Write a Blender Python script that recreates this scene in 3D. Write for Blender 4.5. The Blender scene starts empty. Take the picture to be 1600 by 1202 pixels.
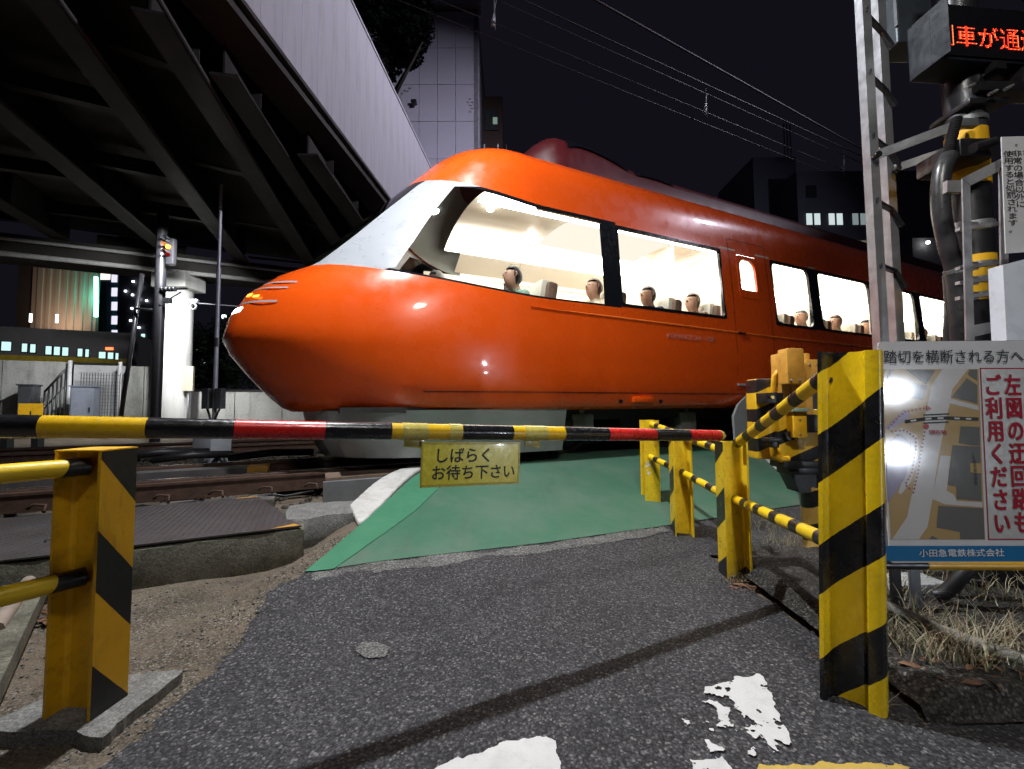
import bpy, bmesh, math, random
from mathutils import Vector, Matrix, noise
from mathutils.bvhtree import BVHTree
random.seed(7)
sc = bpy.context.scene
COL = sc.collection
D2R = math.radians
# ------------------------------------------------------------------ camera
FPX = 650.0; HCAM = 0.92
_p = math.atan(34 / 650.0); _r = D2R(0.43)
CF = Vector((0, math.cos(_p), math.sin(_p))); _u = Vector((0, -math.sin(_p), math.cos(_p))); _x = Vector((1, 0, 0))
CR = _x * math.cos(_r) - _u * math.sin(_r); CU = _u * math.cos(_r) + _x * math.sin(_r)
cam = bpy.data.cameras.new('camera'); co = bpy.data.objects.new('camera', cam); COL.objects.link(co)
m = Matrix((CR, CU, -CF)).transposed().to_4x4(); m.translation = (0, 0, HCAM); co.matrix_world = m
cam.sensor_width = 36; cam.lens = FPX / 1600 * 36; cam.clip_start = 0.05; cam.clip_end = 2000
sc.camera = co
# ------------------------------------------------------------------ world: a city night sky
w = bpy.data.worlds.new('World'); sc.world = w; w.use_nodes = True
nt = w.node_tree; nt.nodes.clear()
wo = nt.nodes.new('ShaderNodeOutputWorld'); bg = nt.nodes.new('ShaderNodeBackground'); bg2 = nt.nodes.new('ShaderNodeBackground')
sky = nt.nodes.new('ShaderNodeTexSky'); sky.sky_type = 'NISHITA'; sky.sun_disc = False
sky.sun_elevation = D2R(-4); sky.sun_rotation = D2R(200)
ad = nt.nodes.new('ShaderNodeAddShader')
nt.links.new(sky.outputs[0], bg.inputs[0]); bg.inputs[1].default_value = 0.004
bg2.inputs[0].default_value = (0.0058, 0.0050, 0.0085, 1); bg2.inputs[1].default_value = 1.0
nt.links.new(bg.outputs[0], ad.inputs[0]); nt.links.new(bg2.outputs[0], ad.inputs[1]); nt.links.new(ad.outputs[0], wo.inputs[0])
sc.view_settings.view_transform = 'Standard'; sc.view_settings.look = 'None'
sc.view_settings.exposure = 0; sc.view_settings.gamma = 1
try: sc.view_settings.use_curve_mapping = False
except Exception: pass
cy = sc.cycles
cy.use_denoising = True
cy.max_bounces = 6; cy.diffuse_bounces = 3; cy.glossy_bounces = 3; cy.transmission_bounces = 4; cy.transparent_max_bounces = 12
cy.caustics_reflective = False; cy.caustics_refractive = False
cy.sample_clamp_indirect = 6
# ------------------------------------------------------------------ lamps (each stands in a built lamp head)
def lamp(name, loc, aim, power, size, col, spread=160):
    l = bpy.data.lights.new(name, 'AREA'); l.shape = 'DISK'; l.size = size; l.energy = power; l.color = col; l.spread = D2R(spread)
    o = bpy.data.objects.new(name, l); COL.objects.link(o); o.location = loc
    o.rotation_euler = (Vector(aim) - Vector(loc)).to_track_quat('-Z', 'Y').to_euler()
    return o
LAMP_ROAD = (-1.15, 2.42, 5.6)
LAMP_SIDE = (0.5, -0.5, 4.3)
FILL_PARAPET = (14.0, 4.0, 10.5)
lamp('road_lamp_light', LAMP_ROAD, (-0.2, 2.2, 0), 310, 0.13, (0.95, 0.97, 1.0))
lamp('side_lamp_light', LAMP_SIDE, (1.4, 3.0, 0.9), 46, 0.45, (1.0, 0.96, 0.90), 105)
lamp('parapet_fill_light', FILL_PARAPET, (-4, 9, 9.6), 440, 0.8, (0.88, 0.84, 1.0), 66)  # unseen fill, added to brighten the bridge parapet
FILL_TILES = (4.5, 9.0, 17.0)
FILL_BLOCKS = (62.0, 38.0, 32.0)
lamp('blocks_fill_light', FILL_BLOCKS, (12, 80, 12), 900, 2.0, (0.80, 0.82, 1.0), 120)  # unseen fill, added to lift the dark blocks at the right
lamp('tiles_fill_light', FILL_TILES, (-4.5, 20, 9), 520, 1.0, (0.84, 0.80, 1.0), 90)  # unseen fill, added for the tiled building and the parapet
# ------------------------------------------------------------------ coordinates
_a = D2R(64.6)
TT = Vector((math.sin(_a), math.cos(_a), 0)); NN = Vector((-math.cos(_a), math.sin(_a), 0))
def sd(s, d, z=0.0): return TT * s + NN * d + Vector((0, 0, z))
def to_sd(p): return p.x * TT.x + p.y * TT.y, p.x * NN.x + p.y * NN.y
def ray(px, py): return CF + CR * ((px - 800) / FPX) + CU * ((601 - py) / FPX)
def at(px, py, Y):
    v = ray(px, py); k = Y / v.y; return Vector((v.x * k, Y, v.z * k + HCAM))
def atd(px, py, d):
    v = ray(px, py); k = d / (v.x * NN.x + v.y * NN.y); return Vector((v.x * k, v.y * k, v.z * k + HCAM))
def atz(px, py, z):
    v = ray(px, py); k = (z - HCAM) / v.z; return Vector((v.x * k, v.y * k, z))
RAILZ = 0.32
def sm(t): t = min(1, max(0, t)); return t * t * (3 - 2 * t)
def edge_s(d):      # left edge of the road, in track coordinates, as a function of d
    pts = [(-1.0, -.9), (.6, -.7), (1.37, -.50), (1.52, -.45), (1.79, -.33), (1.96, -.27), (2.30, -.17), (2.42, -.04), (2.61, .09), (2.84, .26), (3.01, .38), (3.28, .54), (3.62, .73), (3.9, .88), (4.3, .95), (12, 1.4)]
    for (a, b), (c, e) in zip(pts, pts[1:]):
        if d <= c: return b + (e - b) * max(0, (d - a)) / (c - a)
    return pts[-1][1]
def ramp(d): return RAILZ * sm((d - 1.75) / 2.2)
def gh(x, y):       # ground height
    s, d = to_sd(Vector((x, y, 0)))
    e = edge_s(d)
    k = sm((s - e + .42) / .34)
    low = 0.0 if d < 2.85 else 0.10 * sm((d - 2.85) / .4)
    return low * (1 - k) + ramp(d) * k
def onground(px, py):
    z = 0.0
    for _ in range(30):
        p = atz(px, py, z); z = .5 * z + .5 * gh(p.x, p.y)
    return atz(px, py, z)
# ------------------------------------------------------------------ materials
MATS = {}
def new_mat(name):
    m_ = bpy.data.materials.new(name); m_.use_nodes = True; n = m_.node_tree; n.nodes.clear()
    o = n.nodes.new('ShaderNodeOutputMaterial'); b = n.nodes.new('ShaderNodeBsdfPrincipled'); n.links.new(b.outputs[0], o.inputs[0])
    return m_, n, b
def nd(n, t, **k):
    x = n.nodes.new(t)
    for a, v in k.items(): setattr(x, a, v)
    return x
def mixc(n, f, a, b):
    x = n.nodes.new('ShaderNodeMix'); x.data_type = 'RGBA'
    if isinstance(f, (int, float)): x.inputs[0].default_value = f
    else: n.links.new(f, x.inputs[0])
    for i, v in ((6, a), (7, b)):
        if isinstance(v, tuple): x.inputs[i].default_value = (*v[:3], 1)
        else: n.links.new(v, x.inputs[i])
    return x.outputs[2]
def ramp_(n, src, p0, p1, v0=0., v1=1.):
    x = n.nodes.new('ShaderNodeMapRange'); x.inputs[1].default_value = p0; x.inputs[2].default_value = p1
    x.inputs[3].default_value = v0; x.inputs[4].default_value = v1; n.links.new(src, x.inputs[0]); return x.outputs[0]
def math_(n, op, a, b=None):
    x = n.nodes.new('ShaderNodeMath'); x.operation = op
    for i, v in enumerate((a, b)):
        if v is None: continue
        if isinstance(v, (int, float)): x.inputs[i].default_value = v
        else: n.links.new(v, x.inputs[i])
    return x.outputs[0]
def noise_(n, co_, scale, detail=4, rough=.6):
    x = n.nodes.new('ShaderNodeTexNoise'); x.inputs['Scale'].default_value = scale; x.inputs['Detail'].default_value = detail
    x.inputs['Roughness'].default_value = rough; n.links.new(co_, x.inputs['Vector']); return x.outputs[0]
def bump_(n, b, h, strength, dist):
    x = n.nodes.new('ShaderNodeBump'); x.inputs['Strength'].default_value = strength; x.inputs['Distance'].default_value = dist
    n.links.new(h, x.inputs['Height']); n.links.new(x.outputs[0], b.inputs['Normal'])
def pbr(name, col, rough=.5, metal=0., var=.25, scale=6., dirt=None, dirt_amt=.35, bump=.0, bscale=60., coat=0., spec=None, streak=False, rv=1.):
    if name in MATS: return MATS[name]
    m_, n, b = new_mat(name); tc = nd(n, 'ShaderNodeTexCoord'); c = tc.outputs['Object']
    if streak:
        mp = nd(n, 'ShaderNodeMapping'); mp.inputs['Scale'].default_value = (1, 1, .12); n.links.new(c, mp.inputs[0]); cs = mp.outputs[0]
    else: cs = c
    f = noise_(n, cs, scale)
    dk = tuple(v * (1 - var) for v in col); lt = tuple(min(1, v * (1 + var)) for v in col)
    out = mixc(n, ramp_(n, f, .3, .7), dk, lt)
    if dirt:
        f2 = noise_(n, cs, scale * 2.7, 8, .7)
        out = mixc(n, ramp_(n, f2, .5, .72, 0, dirt_amt), out, dirt)
    if rough >= .83:
        g1 = nd(n, 'ShaderNodeTexVoronoi'); g1.inputs['Scale'].default_value = 170; n.links.new(c, g1.inputs['Vector']); gs = nd(n, 'ShaderNodeSeparateColor'); n.links.new(g1.outputs['Color'], gs.inputs[0])
        hsv = nd(n, 'ShaderNodeHueSaturation'); n.links.new(out, hsv.inputs['Color']); n.links.new(ramp_(n, gs.outputs[0], 0, 1, .62, 1.38), hsv.inputs['Value']); out = hsv.outputs[0]
        out = mixc(n, ramp_(n, noise_(n, c, scale * 1.3, 9, .75), .52, .66, 0, .45), out, tuple(v * .35 for v in col))
    n.links.new(out, b.inputs['Base Color'])
    f3 = noise_(n, c, scale * 4, 3); n.links.new(ramp_(n, f3, .2, .8, max(.02, rough - .1 * rv), min(1, rough + .12 * rv)), b.inputs['Roughness'])
    b.inputs['Metallic'].default_value = metal
    if coat: b.inputs['Coat Weight'].default_value = coat; b.inputs['Coat Roughness'].default_value = .06
    if spec is not None: b.inputs['Specular IOR Level'].default_value = spec
    if bump: bump_(n, b, noise_(n, c, bscale, 6, .7), bump, .01)
    MATS[name] = m_; return m_
def emit(name, col, s):
    if name in MATS: return MATS[name]
    m_ = bpy.data.materials.new(name); m_.use_nodes = True; n = m_.node_tree; n.nodes.clear()
    o = n.nodes.new('ShaderNodeOutputMaterial'); e = n.nodes.new('ShaderNodeEmission'); e.inputs[0].default_value = (*col, 1); e.inputs[1].default_value = s
    n.links.new(e.outputs[0], o.inputs[0]); MATS[name] = m_; return m_
def glassmat(name, tint=(1, 1, 1), refl=.08, rough=.02):
    if name in MATS: return MATS[name]
    m_ = bpy.data.materials.new(name); m_.use_nodes = True; n = m_.node_tree; n.nodes.clear()
    o = n.nodes.new('ShaderNodeOutputMaterial'); t = n.nodes.new('ShaderNodeBsdfTransparent'); g = n.nodes.new('ShaderNodeBsdfGlossy'); x = n.nodes.new('ShaderNodeMixShader')
    t.inputs[0].default_value = (*tint, 1); g.inputs['Roughness'].default_value = rough
    fr = n.nodes.new('ShaderNodeLayerWeight'); fr.inputs[0].default_value = .5; pw_ = math_(n, 'POWER', fr.outputs['Facing'], 4.0)
    n.links.new(ramp_(n, pw_, 0, 1, refl * .5, .9), x.inputs[0]); n.links.new(t.outputs[0], x.inputs[1]); n.links.new(g.outputs[0], x.inputs[2]); n.links.new(x.outputs[0], o.inputs[0])
    MATS[name] = m_; return m_
YEL = (.88, .60, .012); BLK = (.010, .010, .012)
def stripes(name, period, duty, kx=0., ky=0., phase=0., yel=YEL, glossy=.32, along='z', rust=.5):
    """yellow and black hazard paint: bands run across the object's local z, slanted by kx, ky"""
    if name in MATS: return MATS[name]
    m_, n, b = new_mat(name); tc = nd(n, 'ShaderNodeTexCoord'); c = tc.outputs['Object']
    sp = nd(n, 'ShaderNodeSeparateXYZ'); n.links.new(c, sp.inputs[0])
    t = math_(n, 'ADD', math_(n, 'ADD', sp.outputs[2], math_(n, 'MULTIPLY', sp.outputs[0], kx)), math_(n, 'MULTIPLY', sp.outputs[1], ky))
    wob = math_(n, 'MULTIPLY', noise_(n, c, 30, 2), .004)
    t = math_(n, 'ADD', math_(n, 'ADD', t, wob), phase + 20 * period)
    fr = math_(n, 'FRACT', math_(n, 'DIVIDE', t, period))
    isb = math_(n, 'LESS_THAN', fr, duty)
    yv = mixc(n, ramp_(n, noise_(n, c, 7), .3, .7), tuple(v * .8 for v in yel), yel)
    mp = nd(n, 'ShaderNodeMapping'); mp.inputs['Scale'].default_value = (1, 1, .15); n.links.new(c, mp.inputs[0])
    yv = mixc(n, ramp_(n, noise_(n, mp.outputs[0], 38, 6, .7), .54, .78, 0, rust), yv, (.22, .11, .03))
    yv = mixc(n, ramp_(n, noise_(n, c, 60, 7, .78), .66, .70, 0, .85), yv, (.06, .03, .015))
    yv = mixc(n, ramp_(n, noise_(n, c, 11, 7, .7), .56, .70, 0, .45), yv, (.35, .20, .03))
    bk = mixc(n, ramp_(n, noise_(n, c, 75, 6, .75), .64, .68, 0, .5), BLK, (.16, .12, .06)); bk = mixc(n, ramp_(n, noise_(n, c, 9, 5, .7), .5, .7, 0, .5), bk, (.035, .033, .030))
    col = mixc(n, isb, yv, bk)
    n.links.new(col, b.inputs['Base Color'])
    n.links.new(ramp_(n, noise_(n, c, 25, 3), .3, .7, glossy - .08, glossy + .15), b.inputs['Roughness'])
    bump_(n, b, noise_(n, c, 55, 5, .6), .12, .01)
    MATS[name] = m_; return m_
M = dict(
    galv=pbr('galvanized_steel', (.42, .43, .45), .38, .75, .22, 9, (.25, .25, .26), .4),
    galvd=pbr('dull_galvanized_steel', (.20, .21, .22), .5, .6, .22, 9, (.12, .11, .10), .4),
    dark=pbr('black_painted_steel', (.012, .012, .014), .35, .0, .2, 10, (.05, .045, .04), .3),
    rubber=pbr('black_rubber', (.014, .014, .016), .45, 0, .2, 10, (.06, .055, .05), .3),
    yellow=pbr('yellow_paint', (.80, .44, .015), .38, 0, .1, 8, (.30, .15, .03), .45, .1, 60),
    ochre=pbr('weathered_yellow_casting', (.62, .31, .04), .5, 0, .15, 12, (.18, .10, .04), .5, .25, 80),
    concrete=pbr('old_concrete', (.21, .20, .175), .88, 0, .25, 5, (.06, .058, .045), .6, .5, 45),
    concrete2=pbr('pale_concrete_wall', (.36, .36, .33), .85, 0, .2, 1.2, (.10, .11, .08), .6, .3, 20, streak=True),
    stone=pbr('rough_stone_slab', (.19, .19, .18), .9, 0, .25, 9, (.05, .05, .045), .5, .9, 90),
    rust=pbr('rusty_rail_side', (.085, .045, .030), .75, .2, .35, 14, (.03, .02, .016), .5, .3, 60),
    railtop=pbr('polished_rail_head', (.5, .48, .46), .22, 1., .1, 20),
    checker=pbr('chequer_plate_steel', (.075, .066, .068), .55, .3, .2, 4, (.12, .07, .045), .4),
    white=pbr('white_paint', (.75, .75, .74), .5, 0, .08, 8, (.4, .38, .34), .3),
    whitesign=pbr('white_sign_enamel', (.50, .50, .51), .11, 0, .06, 12, rv=.1),
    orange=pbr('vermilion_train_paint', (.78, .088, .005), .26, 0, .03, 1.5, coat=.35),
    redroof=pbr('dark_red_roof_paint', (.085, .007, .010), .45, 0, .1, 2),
    silver=pbr('silver_white_train_paint', (.42, .44, .47), .3, .1, .04, 2, coat=.4),
    skirt=pbr('pale_grey_skirt_paint', (.34, .36, .37), .4, .1, .08, 3, (.2, .19, .18), .3),
    blackgl=pbr('black_window_surround', (.008, .009, .012), .15, 0, .1, 5, coat=.3),
    under=pbr('dark_running_gear', (.03, .028, .027), .6, .3, .3, 12, (.08, .06, .05), .4),
    intwall=pbr('cream_interior_panel', (.78, .72, .62), .5, 0, .03, 3),
    intceil=pbr('interior_ceiling_panel', (.56, .50, .42), .5, 0, .03, 3),
    seat=pbr('seat_fabric', (.16, .10, .07), .85, 0, .15, 30),
    seatw=pbr('headrest_cover', (.70, .66, .55), .8, 0, .06, 30),
    strip=emit('train_ceiling_light_emission', (1, .94, .83), 16.),
    glass=glassmat('train_window_glass', (.97, .98, .97), .09),
    wglass=glassmat('windscreen_glass', (.12, .17, .15), .10),
    bglass=pbr('dark_building_glass', (.01, .012, .016), .08, 0, .1, 3),
)
# ------------------------------------------------------------------ object helpers
def link(name, me, parent=None, loc=None, rot=None):
    o = bpy.data.objects.new(name, me); COL.objects.link(o)
    if parent is not None: o.parent = parent
    if loc is not None: o.location = loc
    if rot is not None: o.rotation_euler = rot
    return o
def thing(name, label, cat, loc=(0, 0, 0), rotz=0, group=None):
    o = bpy.data.objects.new(name, None); COL.objects.link(o); o.location = loc; o.rotation_euler = (0, 0, rotz)
    o.empty_display_size = .1
    o['label'] = label; o['category'] = cat
    if group: o['group'] = group
    return o
def tag(o, label, cat, group=None):
    o['label'] = label; o['category'] = cat
    if group: o['group'] = group
    return o
def struct(o, kind='structure'): o['kind'] = kind; return o
class B:
    """collects shapes into one mesh"""
    def __init__(s): s.bm = bmesh.new(); s.mi = 0
    def faces(s, vs, fs, mi=None):
        bv = [s.bm.verts.new(v) for v in vs]
        for f in fs:
            try:
                g = s.bm.faces.new([bv[i] for i in f]); g.material_index = s.mi if mi is None else mi
            except ValueError: pass
        return bv
    def box(s, c, size, rot=None, bev=0.0, mi=None):
        c = Vector(c); x, y, z = (v / 2 for v in size)
        if bev > 0:
            b = min(bev, x * .9, y * .9, z * .9)
            tmp = bmesh.new(); bmesh.ops.create_cube(tmp, size=1)
            for v in tmp.verts: v.co = Vector((v.co.x * size[0], v.co.y * size[1], v.co.z * size[2]))
            bmesh.ops.bevel(tmp, geom=list(tmp.edges), offset=b, segments=2, profile=.6, affect='EDGES')
            vs = [v.co.copy() for v in tmp.verts]
            for i, v in enumerate(tmp.verts): v.index = i
            fs = [[v.index for v in f.verts] for f in tmp.faces]; tmp.free()
        else:
            vs = [Vector((i * x, j * y, k * z)) for i in (-1, 1) for j in (-1, 1) for k in (-1, 1)]
            fs = [(0, 1, 3, 2), (4, 6, 7, 5), (0, 4, 5, 1), (2, 3, 7, 6), (0, 2, 6, 4), (1, 5, 7, 3)]
        if rot is not None: vs = [rot @ v for v in vs]
        s.faces([v + c for v in vs], fs, mi); return s
    def tube(s, pts, r, seg=12, cap=True, mi=None, r2=None):
        pts = [Vector(p) for p in pts]; n = len(pts); rings = []
        up = None
        for i, p in enumerate(pts):
            t = (pts[min(i + 1, n - 1)] - pts[max(i - 1, 0)]).normalized()
            if up is None: up = t.orthogonal().normalized()
            else: up = (up - t * up.dot(t)).normalized()
            sd_ = t.cross(up)
            rr = r[i] if isinstance(r, (list, tuple)) else (r if r2 is None else r + (r2 - r) * i / (n - 1))
            rings.append([s.bm.verts.new(p + (up * math.cos(2 * math.pi * k / seg) + sd_ * math.sin(2 * math.pi * k / seg)) * rr) for k in range(seg)])
        for a, b in zip(rings, rings[1:]):
            for k in range(seg):
                f = s.bm.faces.new((a[k], a[(k + 1) % seg], b[(k + 1) % seg], b[k])); f.smooth = True; f.material_index = s.mi if mi is None else mi
        if cap:
            for rg, rev in ((rings[0], True), (rings[-1], False)):
                f = s.bm.faces.new(rg[::-1] if rev else rg); f.material_index = s.mi if mi is None else mi
        return s
    def prism(s, poly, vec, mi=None):
        vec = Vector(vec); n = len(poly); a = [s.bm.verts.new(Vector(p)) for p in poly]; b = [s.bm.verts.new(Vector(p) + vec) for p in poly]
        k = s.mi if mi is None else mi
        for q in ([a[i] for i in range(n)][::-1], b):
            f = s.bm.faces.new(q); f.material_index = k
        for i in range(n):
            f = s.bm.faces.new((a[i], a[(i + 1) % n], b[(i + 1) % n], b[i])); f.material_index = k
        return s
    def bar(s, p, q, wd, ht, up=(0, 0, 1), mi=None):
        p = Vector(p); q = Vector(q); t = (q - p).normalized(); up = Vector(up); sd_ = t.cross(up).normalized(); u2 = sd_.cross(t)
        vs = [a + sd_ * (i * wd / 2) + u2 * (j * ht / 2) for a in (p, q) for i in (-1, 1) for j in (-1, 1)]
        s.faces(vs, [(0, 1, 3, 2), (4, 6, 7, 5), (0, 4, 5, 1), (2, 3, 7, 6), (0, 2, 6, 4), (1, 5, 7, 3)], mi); return s
    def build(s, name, mats, parent=None, loc=None, rot=None, smooth=None):
        bmesh.ops.recalc_face_normals(s.bm, faces=s.bm.faces)
        me = bpy.data.meshes.new(name); s.bm.to_mesh(me); s.bm.free()
        for m_ in (mats if isinstance(mats, (list, tuple)) else [mats]): me.materials.append(m_)
        if smooth:
            for p in me.polygons: p.use_smooth = True
            try: me.set_sharp_from_angle(angle=D2R(smooth))
            except Exception: pass
        return link(name, me, parent, loc, rot)
def copy_tree(o, parent=None):
    c = o.copy(); COL.objects.link(c); c.parent = parent
    for ch in list(o.children): copy_tree(ch, c)
    return c
def text_mesh(body, size, mat_, extr=.0005, bold=0., align='LEFT', lsp=1.0, csp=1.0):
    cu = bpy.data.curves.new('lettering', 'FONT'); cu.body = body; cu.size = size; cu.extrude = extr; cu.offset = bold * size
    cu.offset = 0; cu.align_x = align; cu.space_line = lsp; cu.space_character = csp; cu.resolution_u = 3
    o = bpy.data.objects.new('lettering_tmp', cu); COL.objects.link(o)
    dg = bpy.context.evaluated_depsgraph_get(); dg.update()
    me = bpy.data.meshes.new_from_object(o.evaluated_get(dg)); me.name = 'lettering'
    bpy.data.objects.remove(o); bpy.data.curves.remove(cu)
    if bold > 0:     # heavier strokes: the same outline laid six times around itself, each a hair above the last
        bm = bmesh.new(); bm.from_mesh(me); base_g = list(bm.verts) + list(bm.edges) + list(bm.faces)
        for k in range(6):
            r_ = bmesh.ops.duplicate(bm, geom=base_g); dx, dy = math.cos(k * 1.047) * bold * size, math.sin(k * 1.047) * bold * size
            for g_ in r_['geom']:
                if isinstance(g_, bmesh.types.BMVert): g_.co += Vector((dx, dy, .00004 * (k + 1)))
        bm.to_mesh(me); bm.free()
    me.materials.clear(); me.materials.append(mat_)
    return me
def frame(origin, xd, yd):      # matrix with local x, y in the given world directions
    xd = Vector(xd).normalized(); zd = xd.cross(Vector(yd)).normalized(); yd = zd.cross(xd)
    m_ = Matrix((xd, yd, zd)).transposed().to_4x4(); m_.translation = Vector(origin); return m_
def place(o, mw):
    o.matrix_world = mw; return o

# ================================================================== GROUND
def ground_mat(name, cols, stone_scale, bumpd, big=(1.3, .35), rough=.85, spec=.3, sandy=None):
    m_, n, b = new_mat(name); tc = nd(n, 'ShaderNodeTexCoord'); c = tc.outputs['Object']
    # wobble the lookup a little so that the stones are not regular
    nz = nd(n, 'ShaderNodeTexNoise'); nz.inputs['Scale'].default_value = stone_scale * .6; n.links.new(c, nz.inputs['Vector'])
    vm = nd(n, 'ShaderNodeVectorMath'); vm.operation = 'MULTIPLY_ADD'; vm.inputs[1].default_value = (.9 / stone_scale,) * 3
    n.links.new(nz.outputs['Color'], vm.inputs[0]); n.links.new(c, vm.inputs[2])
    v = nd(n, 'ShaderNodeTexVoronoi'); v.inputs['Scale'].default_value = stone_scale; n.links.new(vm.outputs[0], v.inputs['Vector'])
    v2 = nd(n, 'ShaderNodeTexVoronoi'); v2.inputs['Scale'].default_value = stone_scale * 2.3; n.links.new(vm.outputs[0], v2.inputs['Vector'])
    rc = nd(n, 'ShaderNodeSeparateColor'); n.links.new(v.outputs['Color'], rc.inputs[0])
    cr = nd(n, 'ShaderNodeValToRGB'); els = cr.color_ramp.elements
    while len(els) < len(cols): els.new(.5)
    for e, (p, cc) in zip(els, cols): e.position = p; e.color = (*cc, 1)
    n.links.new(rc.outputs[0], cr.inputs[0])
    gap = ramp_(n, v.outputs['Distance'], .35, .75)
    col = mixc(n, math_(n, 'MULTIPLY', gap, .75), cr.outputs[0], tuple(v_ * .35 for v_ in cols[0][1]))
    bigf = ramp_(n, noise_(n, c, big[0], 6, .65), .3, .7, 1 - big[1], 1 + big[1])
    hs = nd(n, 'ShaderNodeHueSaturation'); n.links.new(col, hs.inputs['Color']); n.links.new(bigf, hs.inputs['Value'])
    out = hs.outputs[0]
    if sandy:
        f = noise_(n, c, 2.2, 8, .7); out = mixc(n, ramp_(n, f, .46, .60, 0, .85), out, sandy)
    n.links.new(out, b.inputs['Base Color'])
    n.links.new(ramp_(n, rc.outputs[1], 0, 1, rough - .25, rough), b.inputs['Roughness']); b.inputs['Specular IOR Level'].default_value = spec
    h = math_(n, 'ADD', math_(n, 'MULTIPLY', v.outputs['Distance'], -1.), math_(n, 'MULTIPLY', v2.outputs['Distance'], -.4))
    h = math_(n, 'ADD', h, math_(n, 'MULTIPLY', rc.outputs[2], .5))
    bump_(n, b, h, .75, bumpd)
    return m_
asphalt_m = ground_mat('coarse_asphalt', [(0, (.028, .028, .031)), (.5, (.056, .056, .061)), (.85, (.096, .096, .104)), (.985, (.20, .195, .19))], 125, .006, (2.0, .22))
dirt_m = ground_mat('sandy_dirt_with_gravel', [(0, (.10, .085, .065)), (.5, (.15, .125, .095)), (.85, (.19, .16, .125)), (.97, (.28, .26, .23))], 130, .004, (3.5, .4), .95, .15, sandy=(.165, .13, .095))
ballast_m = ground_mat('oily_track_bed', [(0, (.03, .026, .022)), (.6, (.055, .048, .042)), (.9, (.09, .08, .07)), (1, (.12, .11, .1))], 24, .03, (1.5, .4), .9, .2)
green_m, n, b = new_mat('green_road_coating'); tc = nd(n, 'ShaderNodeTexCoord'); c = tc.outputs['Object']
gcol = mixc(n, ramp_(n, noise_(n, c, 1.6, 6, .65), .35, .62), (.042, .135, .082), (.085, .160, .112))
gcol = mixc(n, ramp_(n, noise_(n, c, 2.6, 8, .75), .55, .70, 0, .55), gcol, (.13, .145, .13))
gcol = mixc(n, ramp_(n, noise_(n, c, 240, 4, .7), .60, .70, 0, .7), gcol, (.03, .05, .04))
mpg = nd(n, 'ShaderNodeMapping'); mpg.inputs['Rotation'].default_value = (0, 0, .25); mpg.inputs['Scale'].default_value = (3.2, .35, 1); n.links.new(c, mpg.inputs[0])
gcol = mixc(n, ramp_(n, noise_(n, mpg.outputs[0], 1.6, 7, .72), .50, .68, 0, .25), gcol, (.06, .075, .065))
gcol = mixc(n, ramp_(n, noise_(n, c, 34, 8, .8), .68, .74, 0, .35), gcol, (.13, .16, .14))
n.links.new(gcol, b.inputs['Base Color']); b.inputs['Roughness'].default_value = .8; b.inputs['Specular IOR Level'].default_value = .3
bump_(n, b, noise_(n, c, 170, 5, .7), .5, .006)
greenb_m, n, b = new_mat('fresh_green_edge_coating'); tc = nd(n, 'ShaderNodeTexCoord'); c = tc.outputs['Object']
gcol = mixc(n, ramp_(n, noise_(n, c, 4, 6, .65), .35, .65), (.030, .165, .085), (.045, .20, .11))
gcol = mixc(n, ramp_(n, noise_(n, c, 200, 4, .7), .60, .70, 0, .6), gcol, (.02, .06, .035))
n.links.new(gcol, b.inputs['Base Color']); b.inputs['Roughness'].default_value = .8
bump_(n, b, noise_(n, c, 170, 5, .7), .5, .006)

def grid_sheet(name, xs, ys, zf, mat_, keep=None, snap=None):
    vs = []; idx = {}; fs = []
    for i, x in enumerate(xs):
        for j, y in enumerate(ys): vs.append((x, y, zf(x, y)))
    nj = len(ys)
    for i in range(len(xs) - 1):
        for j in range(nj - 1):
            cx = (xs[i] + xs[i + 1]) / 2; cy_ = (ys[j] + ys[j + 1]) / 2
            if keep is None or keep(cx, cy_): fs.append((i * nj + j, (i + 1) * nj + j, (i + 1) * nj + j + 1, i * nj + j + 1))
    if snap:
        cnt = {}
        for f in fs:
            for v in f: cnt[v] = cnt.get(v, 0) + 1
        cell = 1.6 * max(xs[1] - xs[0], ys[1] - ys[0])
        for v, c_ in cnt.items():
            if c_ == 4: continue
            x, y, _ = vs[v]; best = None
            for (x0, y0), (x1, y1) in zip(snap, snap[1:] + snap[:1]):
                L2 = (x1 - x0) ** 2 + (y1 - y0) ** 2
                if L2 < 1e-12: continue
                t = min(1, max(0, ((x - x0) * (x1 - x0) + (y - y0) * (y1 - y0)) / L2)); qx, qy = x0 + t * (x1 - x0), y0 + t * (y1 - y0); dd = (qx - x) ** 2 + (qy - y) ** 2
                if best is None or dd < best[0]: best = (dd, qx, qy)
            if best and best[0] < cell * cell:
                qx = best[1] + .004 * noise.noise(Vector((best[1] * 22, best[2] * 22, 8))); qy = best[2] + .004 * noise.noise(Vector((best[1] * 22, best[2] * 22, 18))); vs[v] = (qx, qy, zf(qx, qy))
    me = bpy.data.meshes.new(name); me.from_pydata(vs, [], fs); me.materials.append(mat_)
    for p in me.polygons: p.use_smooth = True
    return link(name, me)
def lin(a, b_, n_): return [a + (b_ - a) * i / (n_ - 1) for i in range(n_)]
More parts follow.
